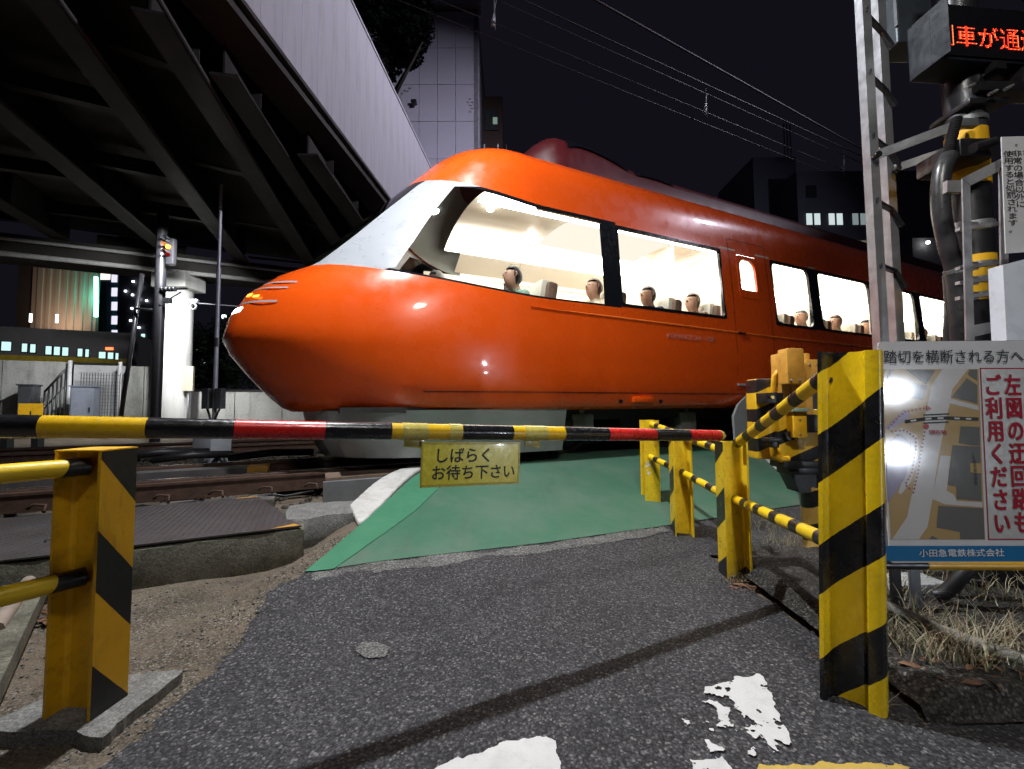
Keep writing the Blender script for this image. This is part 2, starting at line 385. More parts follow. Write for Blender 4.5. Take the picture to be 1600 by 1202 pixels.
# the wide ground, lower than everything laid on it
far = [-900, -400, -200, -100, -60] + lin(-40, -6, 18)
xs = far + lin(-5.5, 7, 90) + [8, 10, 14, 20, 30, 45, 70, 120, 250, 500, 900]
ys = [-60, -20, -8, -4] + lin(-2.5, 7, 90) + [8, 9, 10, 12, 14, 17, 20, 25, 32, 45, 70, 120, 250, 500, 1000]
def zground(x, y):
    s, d = to_sd(Vector((x, y, 0)))
    z = gh(x, y) - .015
    if d > 3.95: z = min(z, .10)
    if s > 7: z = min(z, .10)
    # hollow in front of the concrete kerb, with the cable ducts
    z += .012 * noise.noise(Vector((x * 3, y * 3, 0)))
    return z - (0.03 if s < edge_s(d) and d > 1.9 and s < -1.8 and d < 2.8 else 0)
struct(grid_sheet('ground', xs, ys, zground, dirt_m))
def road_keep(x, y):
    s, d = to_sd(Vector((x, y, 0)))
    e = edge_s(d) + (.09 if d < 2.2 else .015) * noise.noise(Vector((x * 2.3, y * 2.3, 3))) + .05 * noise.noise(Vector((x * 11, y * 11, 1)))
    return s > e and d < 3.3 and (x < right_edge(y) + .03 * noise.noise(Vector((x * 9, y * 9, 5))) or y < 1.24)
def right_edge(y):
    if y < 1.25: return 99
    return 1.20 if y < 2.6 else 3.2
xs2 = lin(-3.2, 3.6, 420); ys2 = lin(-1.6, 4.4, 370)
struct(grid_sheet('asphalt_road', xs2, ys2, lambda x, y: gh(x, y) + .006 * noise.noise(Vector((x * 1.5, y * 1.5, 0))) + .002, asphalt_m, road_keep))
struct(grid_sheet('asphalt_street', [-60, -30, -15, -8, -3.2, 0, 3.6, 8, 20, 60], [-60, -30, -12, -6, -3, -1.6], lambda x, y: 0.0, asphalt_m))
# green coated surface of the level crossing, outline taken along its edges on the ground
def gp(px, py): p = onground(px, py); return p
def inpoly(x, y, poly):
    r_ = False; j = len(poly) - 1
    for i in range(len(poly)):
        xi, yi = poly[i]; xj, yj = poly[j]
        if (yi > y) != (yj > y) and x < (xj - xi) * (y - yi) / (yj - yi) + xi: r_ = not r_
        j = i
    return r_
def gpr(px, py):
    z = 0.1
    for _ in range(40): p = atz(px, py, z); z = .5 * z + .5 * ramp(to_sd(p)[1])
    return atz(px, py, z)
gl = [gpr(*q) for q in [(476, 897), (560, 825), (612, 778), (655, 741)]]
gf = [gpr(*q) for q in [(600, 878), (850, 850), (1045, 822), (1250, 790)]]
GRAIL = 4.50 - .05   # up to the near rail
sl, dl = to_sd(gl[-1])
far_l = sd(sl + .35, GRAIL); far_r = sd(4.3, GRAIL)
rt = [gpr(1246, 768), gpr(1182, 706)]
poly_green = [(p.x, p.y) for p in gl] + [(far_l.x, far_l.y)] + [(sd(to_sd(rt[1])[0], GRAIL).x, sd(to_sd(rt[1])[0], GRAIL).y)] + [(rt[1].x, rt[1].y), (rt[0].x, rt[0].y)] + [(p.x, p.y) for p in gf[::-1]]
def gh2(x, y):
    s, d = to_sd(Vector((x, y, 0))); return ramp(d)
def wob(x, y): return .012 * noise.noise(Vector((x * 14, y * 14, 2)))
xg = lin(-1.6, 4.6, 280); yg = lin(1.9, 6.2, 220)
# asphalt deck under the coating, out to the near rail
struct(grid_sheet('crossing_pavement', xg, yg, lambda x, y: gh2(x, y) + .001, asphalt_m, lambda x, y: 3.25 < to_sd(Vector((x, y, 0)))[1] < GRAIL and edge_s(to_sd(Vector((x, y, 0)))[1]) - .06 < to_sd(Vector((x, y, 0)))[0] < 6))
struct(grid_sheet('green_crossing_surface', xg, yg, lambda x, y: gh2(x, y) + .008, green_m, lambda x, y: inpoly(x, y, poly_green), poly_green))
# brighter green band along the left edge
bl = [Vector((p.x, p.y, 0)) for p in gl] + [far_l]
br = [gpr(*q) for q in [(520, 893), (650, 800), (700, 752), (720, 738)]]
poly_b = [(p.x, p.y) for p in bl[:4]] + [(p.x, p.y) for p in br[::-1]]
struct(grid_sheet('green_crossing_edge', lin(-1.6, 1.2, 160), lin(1.9, 4.6, 150), lambda x, y: gh2(x, y) + .012, greenb_m, lambda x, y: inpoly(x, y, poly_b), poly_b))
# worn pale strip in front of the green coating
worn_m = ground_mat('worn_concrete_strip', [(0, (.10, .10, .098)), (.5, (.15, .15, .145)), (.9, (.20, .20, .19)), (1, (.28, .28, .27))], 120, .003, (4, .3), .9, .2)
def worn_keep(x, y):
    for a, b_, w0 in ((gp(490, 898), gp(850, 858), .0), (gp(850, 858), gp(1042, 828), .0)):
        a2 = Vector((a.x, a.y)); b2 = Vector((b_.x, b_.y)); t = (Vector((x, y)) - a2).dot(b2 - a2) / (b2 - a2).length_squared
        if 0 <= t <= 1:
            dd = (Vector((x, y)) - (a2 + (b2 - a2) * t)).length
            if dd < .045 + .07 * noise.noise(Vector((x * 4, y * 4, 9))) + .02 * noise.noise(Vector((x * 25, y * 25, 9))): return True
    return False
struct(grid_sheet('worn_road_strip', lin(-1.3, 1.6, 260), lin(2.1, 3.4, 130), lambda x, y: gh2(x, y) + .0055, worn_m, worn_keep))
# white kerb line left of the green
def strip(name, pts_l, pts_r, lift, mat_, zf=gh2, thick=None):
    bb = B(); n_ = len(pts_l)
    L = [Vector((p.x, p.y, zf(p.x, p.y) + lift)) for p in pts_l]; R_ = [Vector((p.x, p.y, zf(p.x, p.y) + lift)) for p in pts_r]
    for i in range(n_ - 1):
        k = 6
        for q in range(k):
            f0, f1 = q / k, (q + 1) / k
            a, b_, c_, d_ = (L[i].lerp(L[i + 1], f0), L[i].lerp(L[i + 1], f1), R_[i].lerp(R_[i + 1], f1), R_[i].lerp(R_[i + 1], f0))
            vs = []
            for v in (a, b_, c_, d_): vs.append(Vector((v.x, v.y, zf(v.x, v.y) + lift)))
            bb.faces(vs, [(0, 1, 2, 3)])
    bmesh.ops.remove_doubles(bb.bm, verts=bb.bm.verts, dist=.0005)
    o = bb.build(name, mat_)
    return o
wp_m = pbr('worn_white_road_paint', (.50, .50, .48), .7, 0, .1, 6, (.24, .21, .17), .6, .3, 120)
wpoly = [(gpr(*q).x, gpr(*q).y) for q in [(547, 794), (560, 822), (568, 819), (585, 803), (612, 775), (637, 750), (658, 735), (662, 731), (640, 731), (590, 755)]]
o = grid_sheet('white_edge_line', lin(-1.5, .2, 200), lin(2.2, 4.6, 240), lambda x, y: gh2(x, y) + .022, wp_m, lambda x, y: inpoly(x, y, wpoly), wpoly); struct(o)
sol = o.modifiers.new('thick', 'SOLIDIFY'); sol.thickness = .05; sol.offset = -1
wl = [gpr(*q) for q in [(1176, 704), (1240, 762)]]; wr = [gpr(*q) for q in [(1190, 704), (1249, 756)]]
struct(strip('white_side_line', wl, wr, .014, wp_m))
# worn white road marks and the yellow line near the camera: real thin paint, broken by wear
def paint(name, poly, mat_, thr, sc_=22., res=.003, lift=.0075):
    xs_ = [p[0] for p in poly]; ys_ = [p[1] for p in poly]
    X = lin(min(xs_) - .05, max(xs_) + .05, int((max(xs_) - min(xs_) + .1) / res)); Y = lin(min(ys_) - .05, max(ys_) + .05, int((max(ys_) - min(ys_) + .1) / res))
    def keep(x, y):
        a = .012 * noise.noise(Vector((x * 30, y * 30, 4)))
        if not inpoly(x + a, y - a, poly): return False
        f = noise.fractal(Vector((x * sc_, y * sc_, 7)), .8, 2.2, 4)
        return f > thr(x, y)
    o = grid_sheet(name, X, Y, lambda x, y: gh(x, y) + .006 * noise.noise(Vector((x * 1.5, y * 1.5, 0))) + lift, mat_, keep)
    bm = bmesh.new(); bm.from_mesh(o.data); bmesh.ops.delete(bm, geom=[v for v in bm.verts if not v.link_faces], context='VERTS')
    for _ in range(3): bmesh.ops.smooth_vert(bm, verts=[v for v in bm.verts if v.is_boundary], factor=.5, use_axis_x=True, use_axis_y=True, use_axis_z=False)
    bm.to_mesh(o.data); bm.free(); return o
def P2(*qs): return [(gp(*q).x, gp(*q).y) for q in qs]
wp2 = pbr('white_road_paint', (.60, .60, .60), .65, 0, .08, 8, (.3, .3, .3), .3, .5, 150)
yp2 = pbr('yellow_road_paint', (.55, .38, .07), .65, 0, .12, 8, (.2, .15, .06), .4, .5, 150)
mk = P2((1112, 1072), (1190, 1056), (1203, 1080), (1212, 1110), (1232, 1150), (1240, 1165), (1200, 1190), (1120, 1195), (1090, 1150), (1066, 1130))
cxm = gp(1188, 1110)
struct(paint('road_marking', mk, wp2, lambda x, y: -.55 + .85 * sm((.11 - (x - cxm.x + .5 * (y - cxm.y) + .11)) / .16)))
struct(paint('road_marking', P2((690, 1202), (780, 1168), (850, 1153), (872, 1165), (876, 1215), (870, 1260), (640, 1260), (660, 1215)), wp2, lambda x, y: -.95))
struct(paint('road_marking', P2((1080, 1192), (1130, 1185), (1150, 1215), (1090, 1240)), wp2, lambda x, y: -.1))
struct(paint('yellow_line', P2((1186, 1197), (1400, 1197), (1425, 1204), (1430, 1290), (1170, 1290)), yp2, lambda x, y: -.75))
# pale repair patch
struct(paint('asphalt_patch', P2((552, 1018), (565, 1008), (590, 1006), (612, 1014), (600, 1030), (570, 1032)), worn_m, lambda x, y: -.7, 30))

# loose gravel, stones and litter on the dirt
def stones(name, pts, rmin, rmax, mat_, seed=1, squash=.6):
    rnd = random.Random(seed); bb = bmesh.new()
    ico = bmesh.new(); bmesh.ops.create_icosphere(ico, subdivisions=1, radius=1); base = [v.co.copy() for v in ico.verts]
    for i, v in enumerate(ico.verts): v.index = i
    tri = [[v.index for v in f.verts] for f in ico.faces]; ico.free()
    V = []; F_ = []
    for p in pts:
        r_ = rmin + (rmax - rmin) * rnd.random() ** 2; k = len(V); rz = Matrix.Rotation(rnd.random() * 6.3, 3, 'Z') @ Matrix.Rotation(rnd.uniform(-.5, .5), 3, 'X')
        sx, sy = rnd.uniform(.7, 1.3), rnd.uniform(.6, 1.1)
        for v in base:
            q = v * rnd.uniform(.75, 1.12); V.append(rz @ Vector((q.x * sx * r_, q.y * sy * r_, q.z * squash * r_)) + p)
        F_ += [[a + k for a in t] for t in tri]
    bb.free(); me = bpy.data.meshes.new(name); me.from_pydata([tuple(v) for v in V], [], F_); me.materials.append(mat_)
    o = link(name, me); o['kind'] = 'stuff'; return o
grey_st = pbr('grey_gravel_stone', (.12, .115, .105), .85, 0, .55, 25, (.03, .03, .03), .4, .3, 80)
rnd = random.Random(3); pts = []
while len(pts) < 2600:
    x = rnd.uniform(-3.4, .2); y = rnd.uniform(.6, 3.3); s, d = to_sd(Vector((x, y, 0))); e = edge_s(d)
    if s < e + .12 and d < 2.80 and (rnd.random() < .35 + 1.5 * max(0, .35 - abs(s - e))): pts.append(Vector((x, y, zground(x, y) + .002)))
struct(stones('loose_gravel', pts, .002, .0085, grey_st, 5), 'stuff')
pts = []
while len(pts) < 1500:
    x = rnd.uniform(-2.4, 2.6); y = rnd.uniform(.55, 2.6)
    s, d = to_sd(Vector((x, y, 0)))
    if s > edge_s(d) and d < 2.3: pts.append(Vector((x, y, gh(x, y) + .003)))
stones('asphalt_grit', pts, .0015, .0045, pbr('pale_grit', (.20, .20, .19), .8, 0, .5, 60), 8)
bal = []
while len(bal) < 9000:
    s = rnd.uniform(-9, 1.2) if rnd.random() < .75 else rnd.uniform(-14, 4); d = rnd.uniform(3.95, 10.6)
    if 4.35 < d < 4.7 or 5.5 < d < 5.75: continue
    if s > edge_s(d) - .1 and d < 4.5: continue
    p = sd(s, d, 0); bal.append(Vector((p.x, p.y, zground(p.x, p.y) + .008 + .02 * rnd.random())))
stones('track_ballast', bal, .014, .034, pbr('brown_ballast_stone', (.075, .062, .052), .9, 0, .6, 12, (.02, .017, .015), .4), 9, .75)

# ================================================================== TRACKS
def rail_profile(h=.153, foot=.127, head=.065):
    w2, f2 = head / 2, foot / 2
    half = [(f2, 0), (f2, .011), (.022, .026), (.009, .045), (.009, .098), (.014, .106), (w2, .114), (w2, .142), (w2 - .006, h - .003), (w2 * .6, h)]
    return half + [(-x, y) for x, y in half[::-1]]
def make_rail(parent, d, z_top, s0, s1, label=None):
    prof = rail_profile(); bb = B(); h = .153
    seg = [s0 + (s1 - s0) * i / 8 for i in range(9)]; rings = []
    for s in seg: rings.append([bb.bm.verts.new(sd(s, d + x, z_top - h + y)) for x, y in prof])
    n_ = len(prof)
    for a, b_ in zip(rings, rings[1:]):
        for k in range(n_):
            f = bb.bm.faces.new((a[k], a[(k + 1) % n_], b_[(k + 1) % n_], b_[k])); f.material_index = 1 if k in (8, 9, 10) else 0
    bb.bm.faces.new(rings[0]); bb.bm.faces.new(rings[-1][::-1])
    return bb.build('rail', [M['rust'], M['railtop']], parent, smooth=50)
def make_track(label, dc, s0, s1, sleepers, group):
    t = thing('railway_track', label, 'railway track', group=group)
    make_rail(t, dc - .534, RAILZ, s0, s1); make_rail(t, dc + .534, RAILZ, s0, s1)
    bb = B(); bb.box((0, 0, 0), (.22, 2.0, .14), bev=.015)
    ob = bb.build('sleeper', pbr('concrete_sleeper', (.13, .12, .105), .9, 0, .3, 6, (.03, .025, .02), .6, .4, 40), t)
    ang = math.atan2(TT.y, TT.x); first = True; s = sleepers[0]
    pl = B(); pl.box((0, 0, .075), (.16, .20, .02)); pl.tube([(.04, -.085, .08), (.04, -.085, .12)], .014, 6); pl.tube([(-.04, .085, .08), (-.04, .085, .12)], .014, 6); pm = pl.build('rail_clip', M['rust'], ob); pm.location = (0, -.534, 0)
    p2 = pm.copy(); COL.objects.link(p2); p2.parent = ob; p2.location = (0, .534, 0)
    while s < sleepers[1]:
        if not (edge_s(dc) - .2 < s < 6.2):
            if first: o = ob; first = False
            else:
                o = ob.copy(); COL.objects.link(o); o.parent = t
                for ch in (pm, p2): c2 = ch.copy(); COL.objects.link(c2); c2.parent = o
            o.location = sd(s, dc, RAILZ - .153 - .075); o.rotation_euler = (0, 0, ang)
        s += .6
    return t
tr1 = make_track('near railway track that the red express runs on', 5.074, -16, 34, (-13, 1.0), 'railway tracks over the crossing')
tr2 = make_track('far railway track behind the pale switch box', 8.87, -30, 40, (-17, 1.0), 'railway tracks over the crossing')
# dark guard rail beside the near rail and crossing panel
bb = B()
for d0, d1 in ((4.62, 5.50), (5.72, 8.22), (8.45, 9.28), (9.5, 12.0)):
    pr_ = [sd(1.0, d0, .05), sd(1.0, d1, .05), sd(1.0, d1, RAILZ), sd(1.0, d0, RAILZ)]; bb.prism(pr_, TT * 6.2)
struct(bb.build('crossing_deck', pbr('dark_crossing_deck', (.035, .036, .036), .6, 0, .3, 3, (.06, .05, .04), .4, .3, 30)))
# check rail on the camera side, seen as a second dark rail and a grey beam
t = thing('guard_rail', 'rusty guard rail bolted on the camera side of the near rail', 'guard rail')
bb = B(); bb.bar(sd(-14, 4.34, .235), sd(.28, 4.34, .235), .05, .13); bb.build('rail_web', M['rust'], t)
bb = B(); bb.bar(sd(-14, 4.34, .305), sd(.3, 4.34, .305), .07, .02); bb.build('rail_head', M['rust'], t)
for i in range(9):
    bb = B(); p = sd(-2.9 + i * .36, 4.27, .2); bb.tube([p - TT * .05, p - TT * .02 + Vector((0, 0, .03)), p + TT * .05 + Vector((0, 0, .02)), p + TT * .06 - NN * .05 - Vector((0, 0, .02))], .011, 7)
    bb.build('spring_clip', M['rust'], t)
t = thing('cable_run', 'grimy twisted signal cable lying along the foot of the near rail', 'cable')
ps = [sd(-3.4 + .11 * i, 4.2 + .025 * math.sin(i * 1.7), .16 + .012 * math.sin(i * 2.3)) for i in range(32)]
bb = B(); bb.tube(ps, .009, 7); bb.build('cable_jacket', M['rubber'], t)
# grey steel beam between the rails and dark pipe tangle
t = thing('steel_channel', 'grey steel channel lying between the near rails', 'channel')
bb = B(); bb.bar(sd(-9, 5.05, .28), sd(-.6, 5.05, .28), .20, .10); bb.build('channel_body', pbr('grey_brown_steel', (.12, .11, .11), .5, .4, .2, 5, (.05, .04, .04), .4), t)
bb = B(); bb.bar(sd(-.6, 5.05, .28), sd(-.42, 5.05, .28), .202, .102); bb.build('yellow_end', M['ochre'], t)
# pale switch box between the tracks
c0 = atd(331, 705, 7.2)
t = thing('switch_box', 'pale grey metal box standing between the two tracks', 'box', (c0.x, c0.y, .1), math.atan2(TT.y, TT.x) - .9)
bb = B(); bb.box((0, 0, .22), (.46, .28, .42), bev=.03); bb.build('box_body', pbr('pale_grey_box_paint', (.40, .42, .46), .5, .1, .1, 6, (.2, .19, .18), .4), t, smooth=40)
bb = B(); bb.box((.04, -.15, .10), (.14, .02, .13), bev=.006); bb.build('latch_plate', M['galvd'], t)
bb = B(); bb.tube([(.24, -.1, .08), (.42, -.12, .18), (.52, -.12, .08)], .035, 10); bb.build('hose', M['rubber'], t)
for i, (px, py, L) in enumerate([(250, 712, .9), (300, 716, .8), (425, 712, 1.0)]):
    p = atd(px, py, 6.6); bb = B(); q = p + TT * L * .5 + NN * .25
    bb.tube([p - TT * L * .5, p + Vector((0, 0, .04)), q], .05, 9)
    tag(bb.build('track_hose', M['rubber']), ['thick black hose on the ballast left of the pale switch box', 'black hose running into the pale switch box', 'black hose on the ballast right of the pale switch box'][i], 'hose', 'hoses between the tracks')
# small white posts seen under the arm, far left
for i, px in enumerate((10, 58)):
    p = atd(px, 705, 9.9); bb = B(); bb.box((0, 0, .22), (.13, .1, .5), bev=.01); o = bb.build('marker_post', M['galvd'], None, (p.x, p.y, .1))
    tag(o, ['grey marker post under the barrier arm at the very left', 'grey marker post under the first yellow band of the arm'][i], 'post', 'marker posts by the far track')

# ---- chequer plates on a concrete kerb, left
t = thing('concrete_kerb', 'mossy concrete retaining kerb holding the steel plates left of the road', 'kerb')
e0 = sd(-6, 2.83, 0); k1 = to_sd(atd(474, 829, 2.83))[0]
def rough_block(name, s0, s1, d0, d1, z0, z1, mat_, parent, amp=.008, res=.06):
    bb = B(); ns = max(3, int((s1 - s0) / res)); ring = []
    prof = [(d0, z0), (d0 - .002, z0 + (z1 - z0) * .4), (d0, z0 + (z1 - z0) * .8), (d0 + .01, z1 - .006), (d0 + .03, z1), ((d0 + d1) / 2, z1), (d1, z1), (d1, z0)]
    for i in range(ns + 1):
        s = s0 + (s1 - s0) * i / ns; r_ = []
        for j, (dd, zz) in enumerate(prof):
            q = Vector((s * 6, dd * 6, zz * 9)); a = amp * (1.6 if j in (3, 4) else 1)
            r_.append(bb.bm.verts.new(sd(s + a * noise.noise(q), dd + a * noise.noise(q + Vector((5, 0, 0))), zz + a * .7 * noise.noise(q + Vector((0, 9, 0))))))
        ring.append(r_)
    n_ = len(prof)
    for a, b_ in zip(ring, ring[1:]):
        for k in range(n_): bb.bm.faces.new((a[k], a[(k + 1) % n_], b_[(k + 1) % n_], b_[k]))
    bb.bm.faces.new(ring[0]); bb.bm.faces.new(ring[-1][::-1])
    return bb.build(name, mat_, parent, smooth=35)
mossy = pbr('mossy_old_concrete', (.13, .125, .095), .92, 0, .35, 7, (.035, .04, .022), .7, .7, 60)
rough_block('kerb_block', -7, -2.62, 2.83, 3.0, -.06, .195, mossy, t)
rough_block('kerb_block', -2.612, k1, 2.83, 3.0, -.06, .195, mossy, t)
def plate(s0, s1, d0, d1, label, slant=0.):
    t = thing('chequer_plate', label, 'steel plate', group='steel cover plates beside the track')
    bb = B(); z = .205
    bb.prism([sd(s0, d0, z), sd(s1, d0, z), sd(s1 - slant, d1, z), sd(s0, d1, z)], (0, 0, .008)); bb.build('plate_sheet', M['checker'], t)
    # raised tread pattern
    bb = B(); n1 = int((s1 - s0) / .035); n2 = int((d1 - d0) / .035)
    for i in range(n1):
        for j in range(n2):
            s = s0 + .02 + i * .035; d = d0 + .02 + j * .035
            if s > s1 - slant * (d - d0) / (d1 - d0) - .02: continue
            u = (TT + NN).normalized() if (i + j) % 2 else (TT - NN).normalized(); v = Vector((-u.y, u.x, 0)); c_ = sd(s, d, z + .0082)
            bb.faces([c_ - u * .011, c_ - v * .003 + Vector((0, 0, .0015)), c_ + u * .011, c_ + v * .003 + Vector((0, 0, .0015))], [(0, 1, 2, 3)])
    o = bb.build('tread_pattern', M['checker'], t); o['kind'] = 'stuff'
    for f in (.25, .62):
        bb = B(); c_ = sd((s0 + s1) / 2 + .1, d0 + (d1 - d0) * f, z + .008)
        bb.tube([c_ - TT * .06, c_ - TT * .055 + Vector((0, 0, .014)), c_ + TT * .055 + Vector((0, 0, .014)), c_ + TT * .06], .005, 7); bb.build('lifting_handle', M['galvd'], t)
    bb = B(); bb.prism([sd(s1 - .16, d0 + .005, z + .0095), sd(s1 - .01, d0 + .005, z + .0095), sd(s1 - .02 - slant * .06, d0 + .06, z + .0095)], (0, 0, .001))
    q = slant
    bb.prism([sd(s1 - q - .14, d1 - .03, z + .0095), sd(s1 - q - .005, d1 - .03, z + .0095), sd(s1 - q - .005, d1 - .004, z + .0095), sd(s1 - q - .14, d1 - .004, z + .0095)], (0, 0, .001))
    bb.build('yellow_corner_paint', M['ochre'], t); return t
plate(-2.60, k1 - .01, 2.84, 3.93, 'dark chequer plate with yellow painted corner, nearest the road', .34)
plate(-4.25, -2.615, 2.84, 3.93, 'dark chequer plate behind the left yellow post')
# rough concrete lump between the kerb and the white line
s0 = to_sd(atd(440, 800, 3.2))[0]; s1 = to_sd(atd(556, 800, 3.2))[0]
o = rough_block('concrete_lump', s0 + .03, s1, 3.02, 3.45, -.02, .215, M['stone'], None, .028, .04)
tag(o, 'broken grey concrete lump between the steel plate and the white line', 'concrete block')
# grey steel trough with brown top at the edge of the crossing
pl0 = atd(507, 772, 3.95)
t = thing('crossing_trough', 'grey steel edge trough with brown lid beside the near rail', 'trough')
s0 = to_sd(atd(505, 760, 3.92))[0]; s1 = .95
bb = B(); bb.prism([sd(s0, 3.92, .06), sd(s1, 3.92, .06), sd(s1, 3.92, .285), sd(s0, 3.92, .285)], NN * .06); bb.build('trough_side', pbr('grey_trough_paint', (.19, .20, .21), .5, .2, .1, 6, (.1, .09, .08), .4), t)
bb = B(); bb.prism([sd(s0 + .02, 3.985, .28), sd(s1, 3.985, .28), sd(s1, 4.28, .285), sd(s0 + .02, 4.28, .285)], (0, 0, .03)); bb.build('trough_lid', pbr('brown_lid', (.17, .12, .085), .8, 0, .2, 8, (.08, .06, .05), .4, .3, 60), t)
p = gp(551, 779); bb = B(); bb.box((0, 0, .035), (.13, .07, .06), bev=.008, mi=0); bb.box((0, 0, .005), (.11, .06, .05), mi=1)
tag(bb.build('kerb_marker', [wp_m, M['dark']], None, (p.x, p.y, p.z), (0, 0, .35)), 'small white capped marker stub beside the white line', 'marker')
# slab under the left post
def slab(name, pts_px, z, th, mat_, label, cat):
    bb = B(); poly = []
    P = [atz(px, py, z) for px, py in pts_px]
    for a, b_ in zip(P, P[1:] + P[:1]):
        for k in range(14):
            q = a.lerp(b_, k / 14); q += Vector((noise.noise(q * 9) * .02 + noise.noise(q * 40) * .008, noise.noise(q * 9 + Vector((4, 4, 4))) * .02 + noise.noise(q * 40 + Vector((9, 0, 0))) * .008, 0)); poly.append(q)
    bb.prism([q - Vector((0, 0, th)) for q in poly], (0, 0, th)); o = bb.build(name, mat_); return tag(o, label, cat)
slab('post_footing', [(-40, 1140), (168, 1148), (280, 1050), (216, 1052), (100, 1075)], .024, .08, M['stone'], 'rough grey stone slab under the left yellow post', 'slab')
# ducts and pipe bottom left
t = thing('concrete_duct_cover', 'grey concrete duct cover running out of the left edge', 'duct cover')
bb = B(); a = atz(60, 905, .06); b_ = atz(-70, 1150, .06); bb.bar(a, b_, .10, .07); bb.build('cover_slab', mossy, t)
bb = B(); a = atz(66, 880, .10); b_ = atz(-10, 985, .10)
o = bb.tube([a, a.lerp(b_, .5), b_], .028, 12).build('drain_pipe', pbr('pale_brown_pipe', (.28, .23, .19), .6, 0, .15, 10, (.12, .1, .08), .5), smooth=60); tag(o, 'pale brown pipe lying beside the concrete duct cover', 'pipe')
bb = B(); a = atz(38, 890, .08); b_ = atz(-30, 960, .08); rr = []; pp = []
for i in range(61): pp.append(a.lerp(b_, i / 60)); rr.append(.034 if i % 2 else .029)
o = bb.tube(pp, rr, 12).build('corrugated_hose', M['rubber'], smooth=60); tag(o, 'black corrugated hose beside the pale brown pipe', 'hose')
# dry leaves and twigs by the left post
def leaves(name, cx, cy_, n_, rad, col, seed):
    rnd = random.Random(seed); bb = B()
    for i in range(n_):
        a = rnd.random() * 6.28; r_ = rad * math.sqrt(rnd.random()); p = Vector((cx + math.cos(a) * r_, cy_ + math.sin(a) * r_ * .7, 0)); p.z = zground(p.x, p.y) + .006 + .02 * rnd.random()
        L = rnd.uniform(.012, .035); W = L * rnd.uniform(.3, .6); R_ = Matrix.Rotation(rnd.random() * 6.28, 3, 'Z') @ Matrix.Rotation(rnd.uniform(-.6, .6), 3, 'X')
        bb.faces([p + R_ @ Vector(v) for v in ((-L, 0, 0), (-L * .3, W * .6, .004), (L * .5, W * .5, .005), (L, 0, 0), (L * .4, -W * .5, .003), (-L * .3, -W * .6, .006))], [(0, 1, 2, 3, 4, 5)])
    o = bb.build(name, col); o['kind'] = 'stuff'; return o
leaf_m = pbr('dry_brown_leaf', (.15, .075, .038), .8, 0, .6, 30, (.12, .09, .05), .6)
p = atz(85, 955, 0); leaves('dry_leaves', p.x, p.y, 130, .17, leaf_m, 4)
p = atz(1480, 1010, .09)

# ================================================================== HAZARD POSTS AND PIPES
def hbeam(b_, h, tf, tw, H, z0=0.):
    """H section, flanges in local y (width b_), web along local x (depth h)"""
    x, y = h / 2, b_ / 2; f = .010
    P = [(-x, -y), (-x + tf, -y), (-x + tf, -tw / 2 - f), (-x + tf + f * .3, -tw / 2 - f * .3), (-x + tf + f, -tw / 2), (x - tf - f, -tw / 2), (x - tf - f * .3, -tw / 2 - f * .3), (x - tf, -tw / 2 - f), (x - tf, -y), (x, -y),
         (x, y), (x - tf, y), (x - tf, tw / 2 + f), (x - tf - f * .3, tw / 2 + f * .3), (x - tf - f, tw / 2), (-x + tf + f, tw / 2), (-x + tf + f * .3, tw / 2 + f * .3), (-x + tf, tw / 2 + f), (-x + tf, y), (-x, y)]
    bb = B(); n0 = len(bb.bm.faces); bb.prism([(a, c_, z0) for a, c_ in P], (0, 0, H - z0), mi=1); bb.bm.faces.ensure_lookup_table()
    for f in bb.bm.faces:
        if len(f.verts) == 4 and abs(abs(f.calc_center_median().x) - x) < 1e-4: f.material_index = 0
    return bb
# left post
cpx = at(162, 1105, 1.2435)
az = D2R(4)
e1 = Vector((math.sin(az), math.cos(az), 0)); e2 = Vector((math.cos(az), -math.sin(az), 0))
base = Vector((-1.22, 1.2435, 0)) + e1 * .055 - e2 * .075
t = thing('guard_post', 'yellow steel beam post with diagonal black stripes, left of the road on a stone slab', 'post', base, -az, 'hazard striped guard posts')
hbeam(.11, .15, .010, .008, .795, .02).build('steel_beam', [stripes('post_stripes_left', .385, .46, 0, 1.35, .07, yel=(.78, .42, .008), glossy=.42), pbr('ochre_yellow_paint', (.72, .40, .008), .45, 0, .12, 9, (.25, .12, .02), .5, .12, 60)], t)
bb = B(); bb.box((0, 0, .797), (.152, .112, .004)); bb.build('end_cap', M['yellow'], t)
def pipe(p, q, r_, name, label, cat, matn, group, seg=16, extra=None):
    p = Vector(p); q = Vector(q); L = (q - p).length
    bb = B(); bb.tube([(0, 0, L * i / 6) for i in range(7)], r_, seg)
    o = bb.build(name, matn, None, None, None, smooth=50)
    o.matrix_world = Matrix.Translation(p) @ (q - p).to_track_quat('Z', 'Y').to_matrix().to_4x4()
    return tag(o, label, cat, group)
dirl = Vector((-.50, -.86, 0)).normalized()
pa = base + Vector((-.01, -.012, .745)); pb = pa + Vector((-.42, -.58, .0))
pipe(pa, pb, .027, 'guard_pipe', 'upper striped pipe fixed to the left post', 'pipe', stripes('pipe_stripes_left', .26, .32, .45, .3, .02, rust=.35), 'hazard striped guard pipes')
pa = base + Vector((-.01, -.012, .415)); pb = pa + Vector((-.42, -.66, .0))
pipe(pa, pb, .027, 'guard_pipe', 'lower striped pipe fixed to the left post', 'pipe', stripes('pipe_stripes_left_low', .62, .17, .4, .3, .03, rust=.35), 'hazard striped guard pipes')

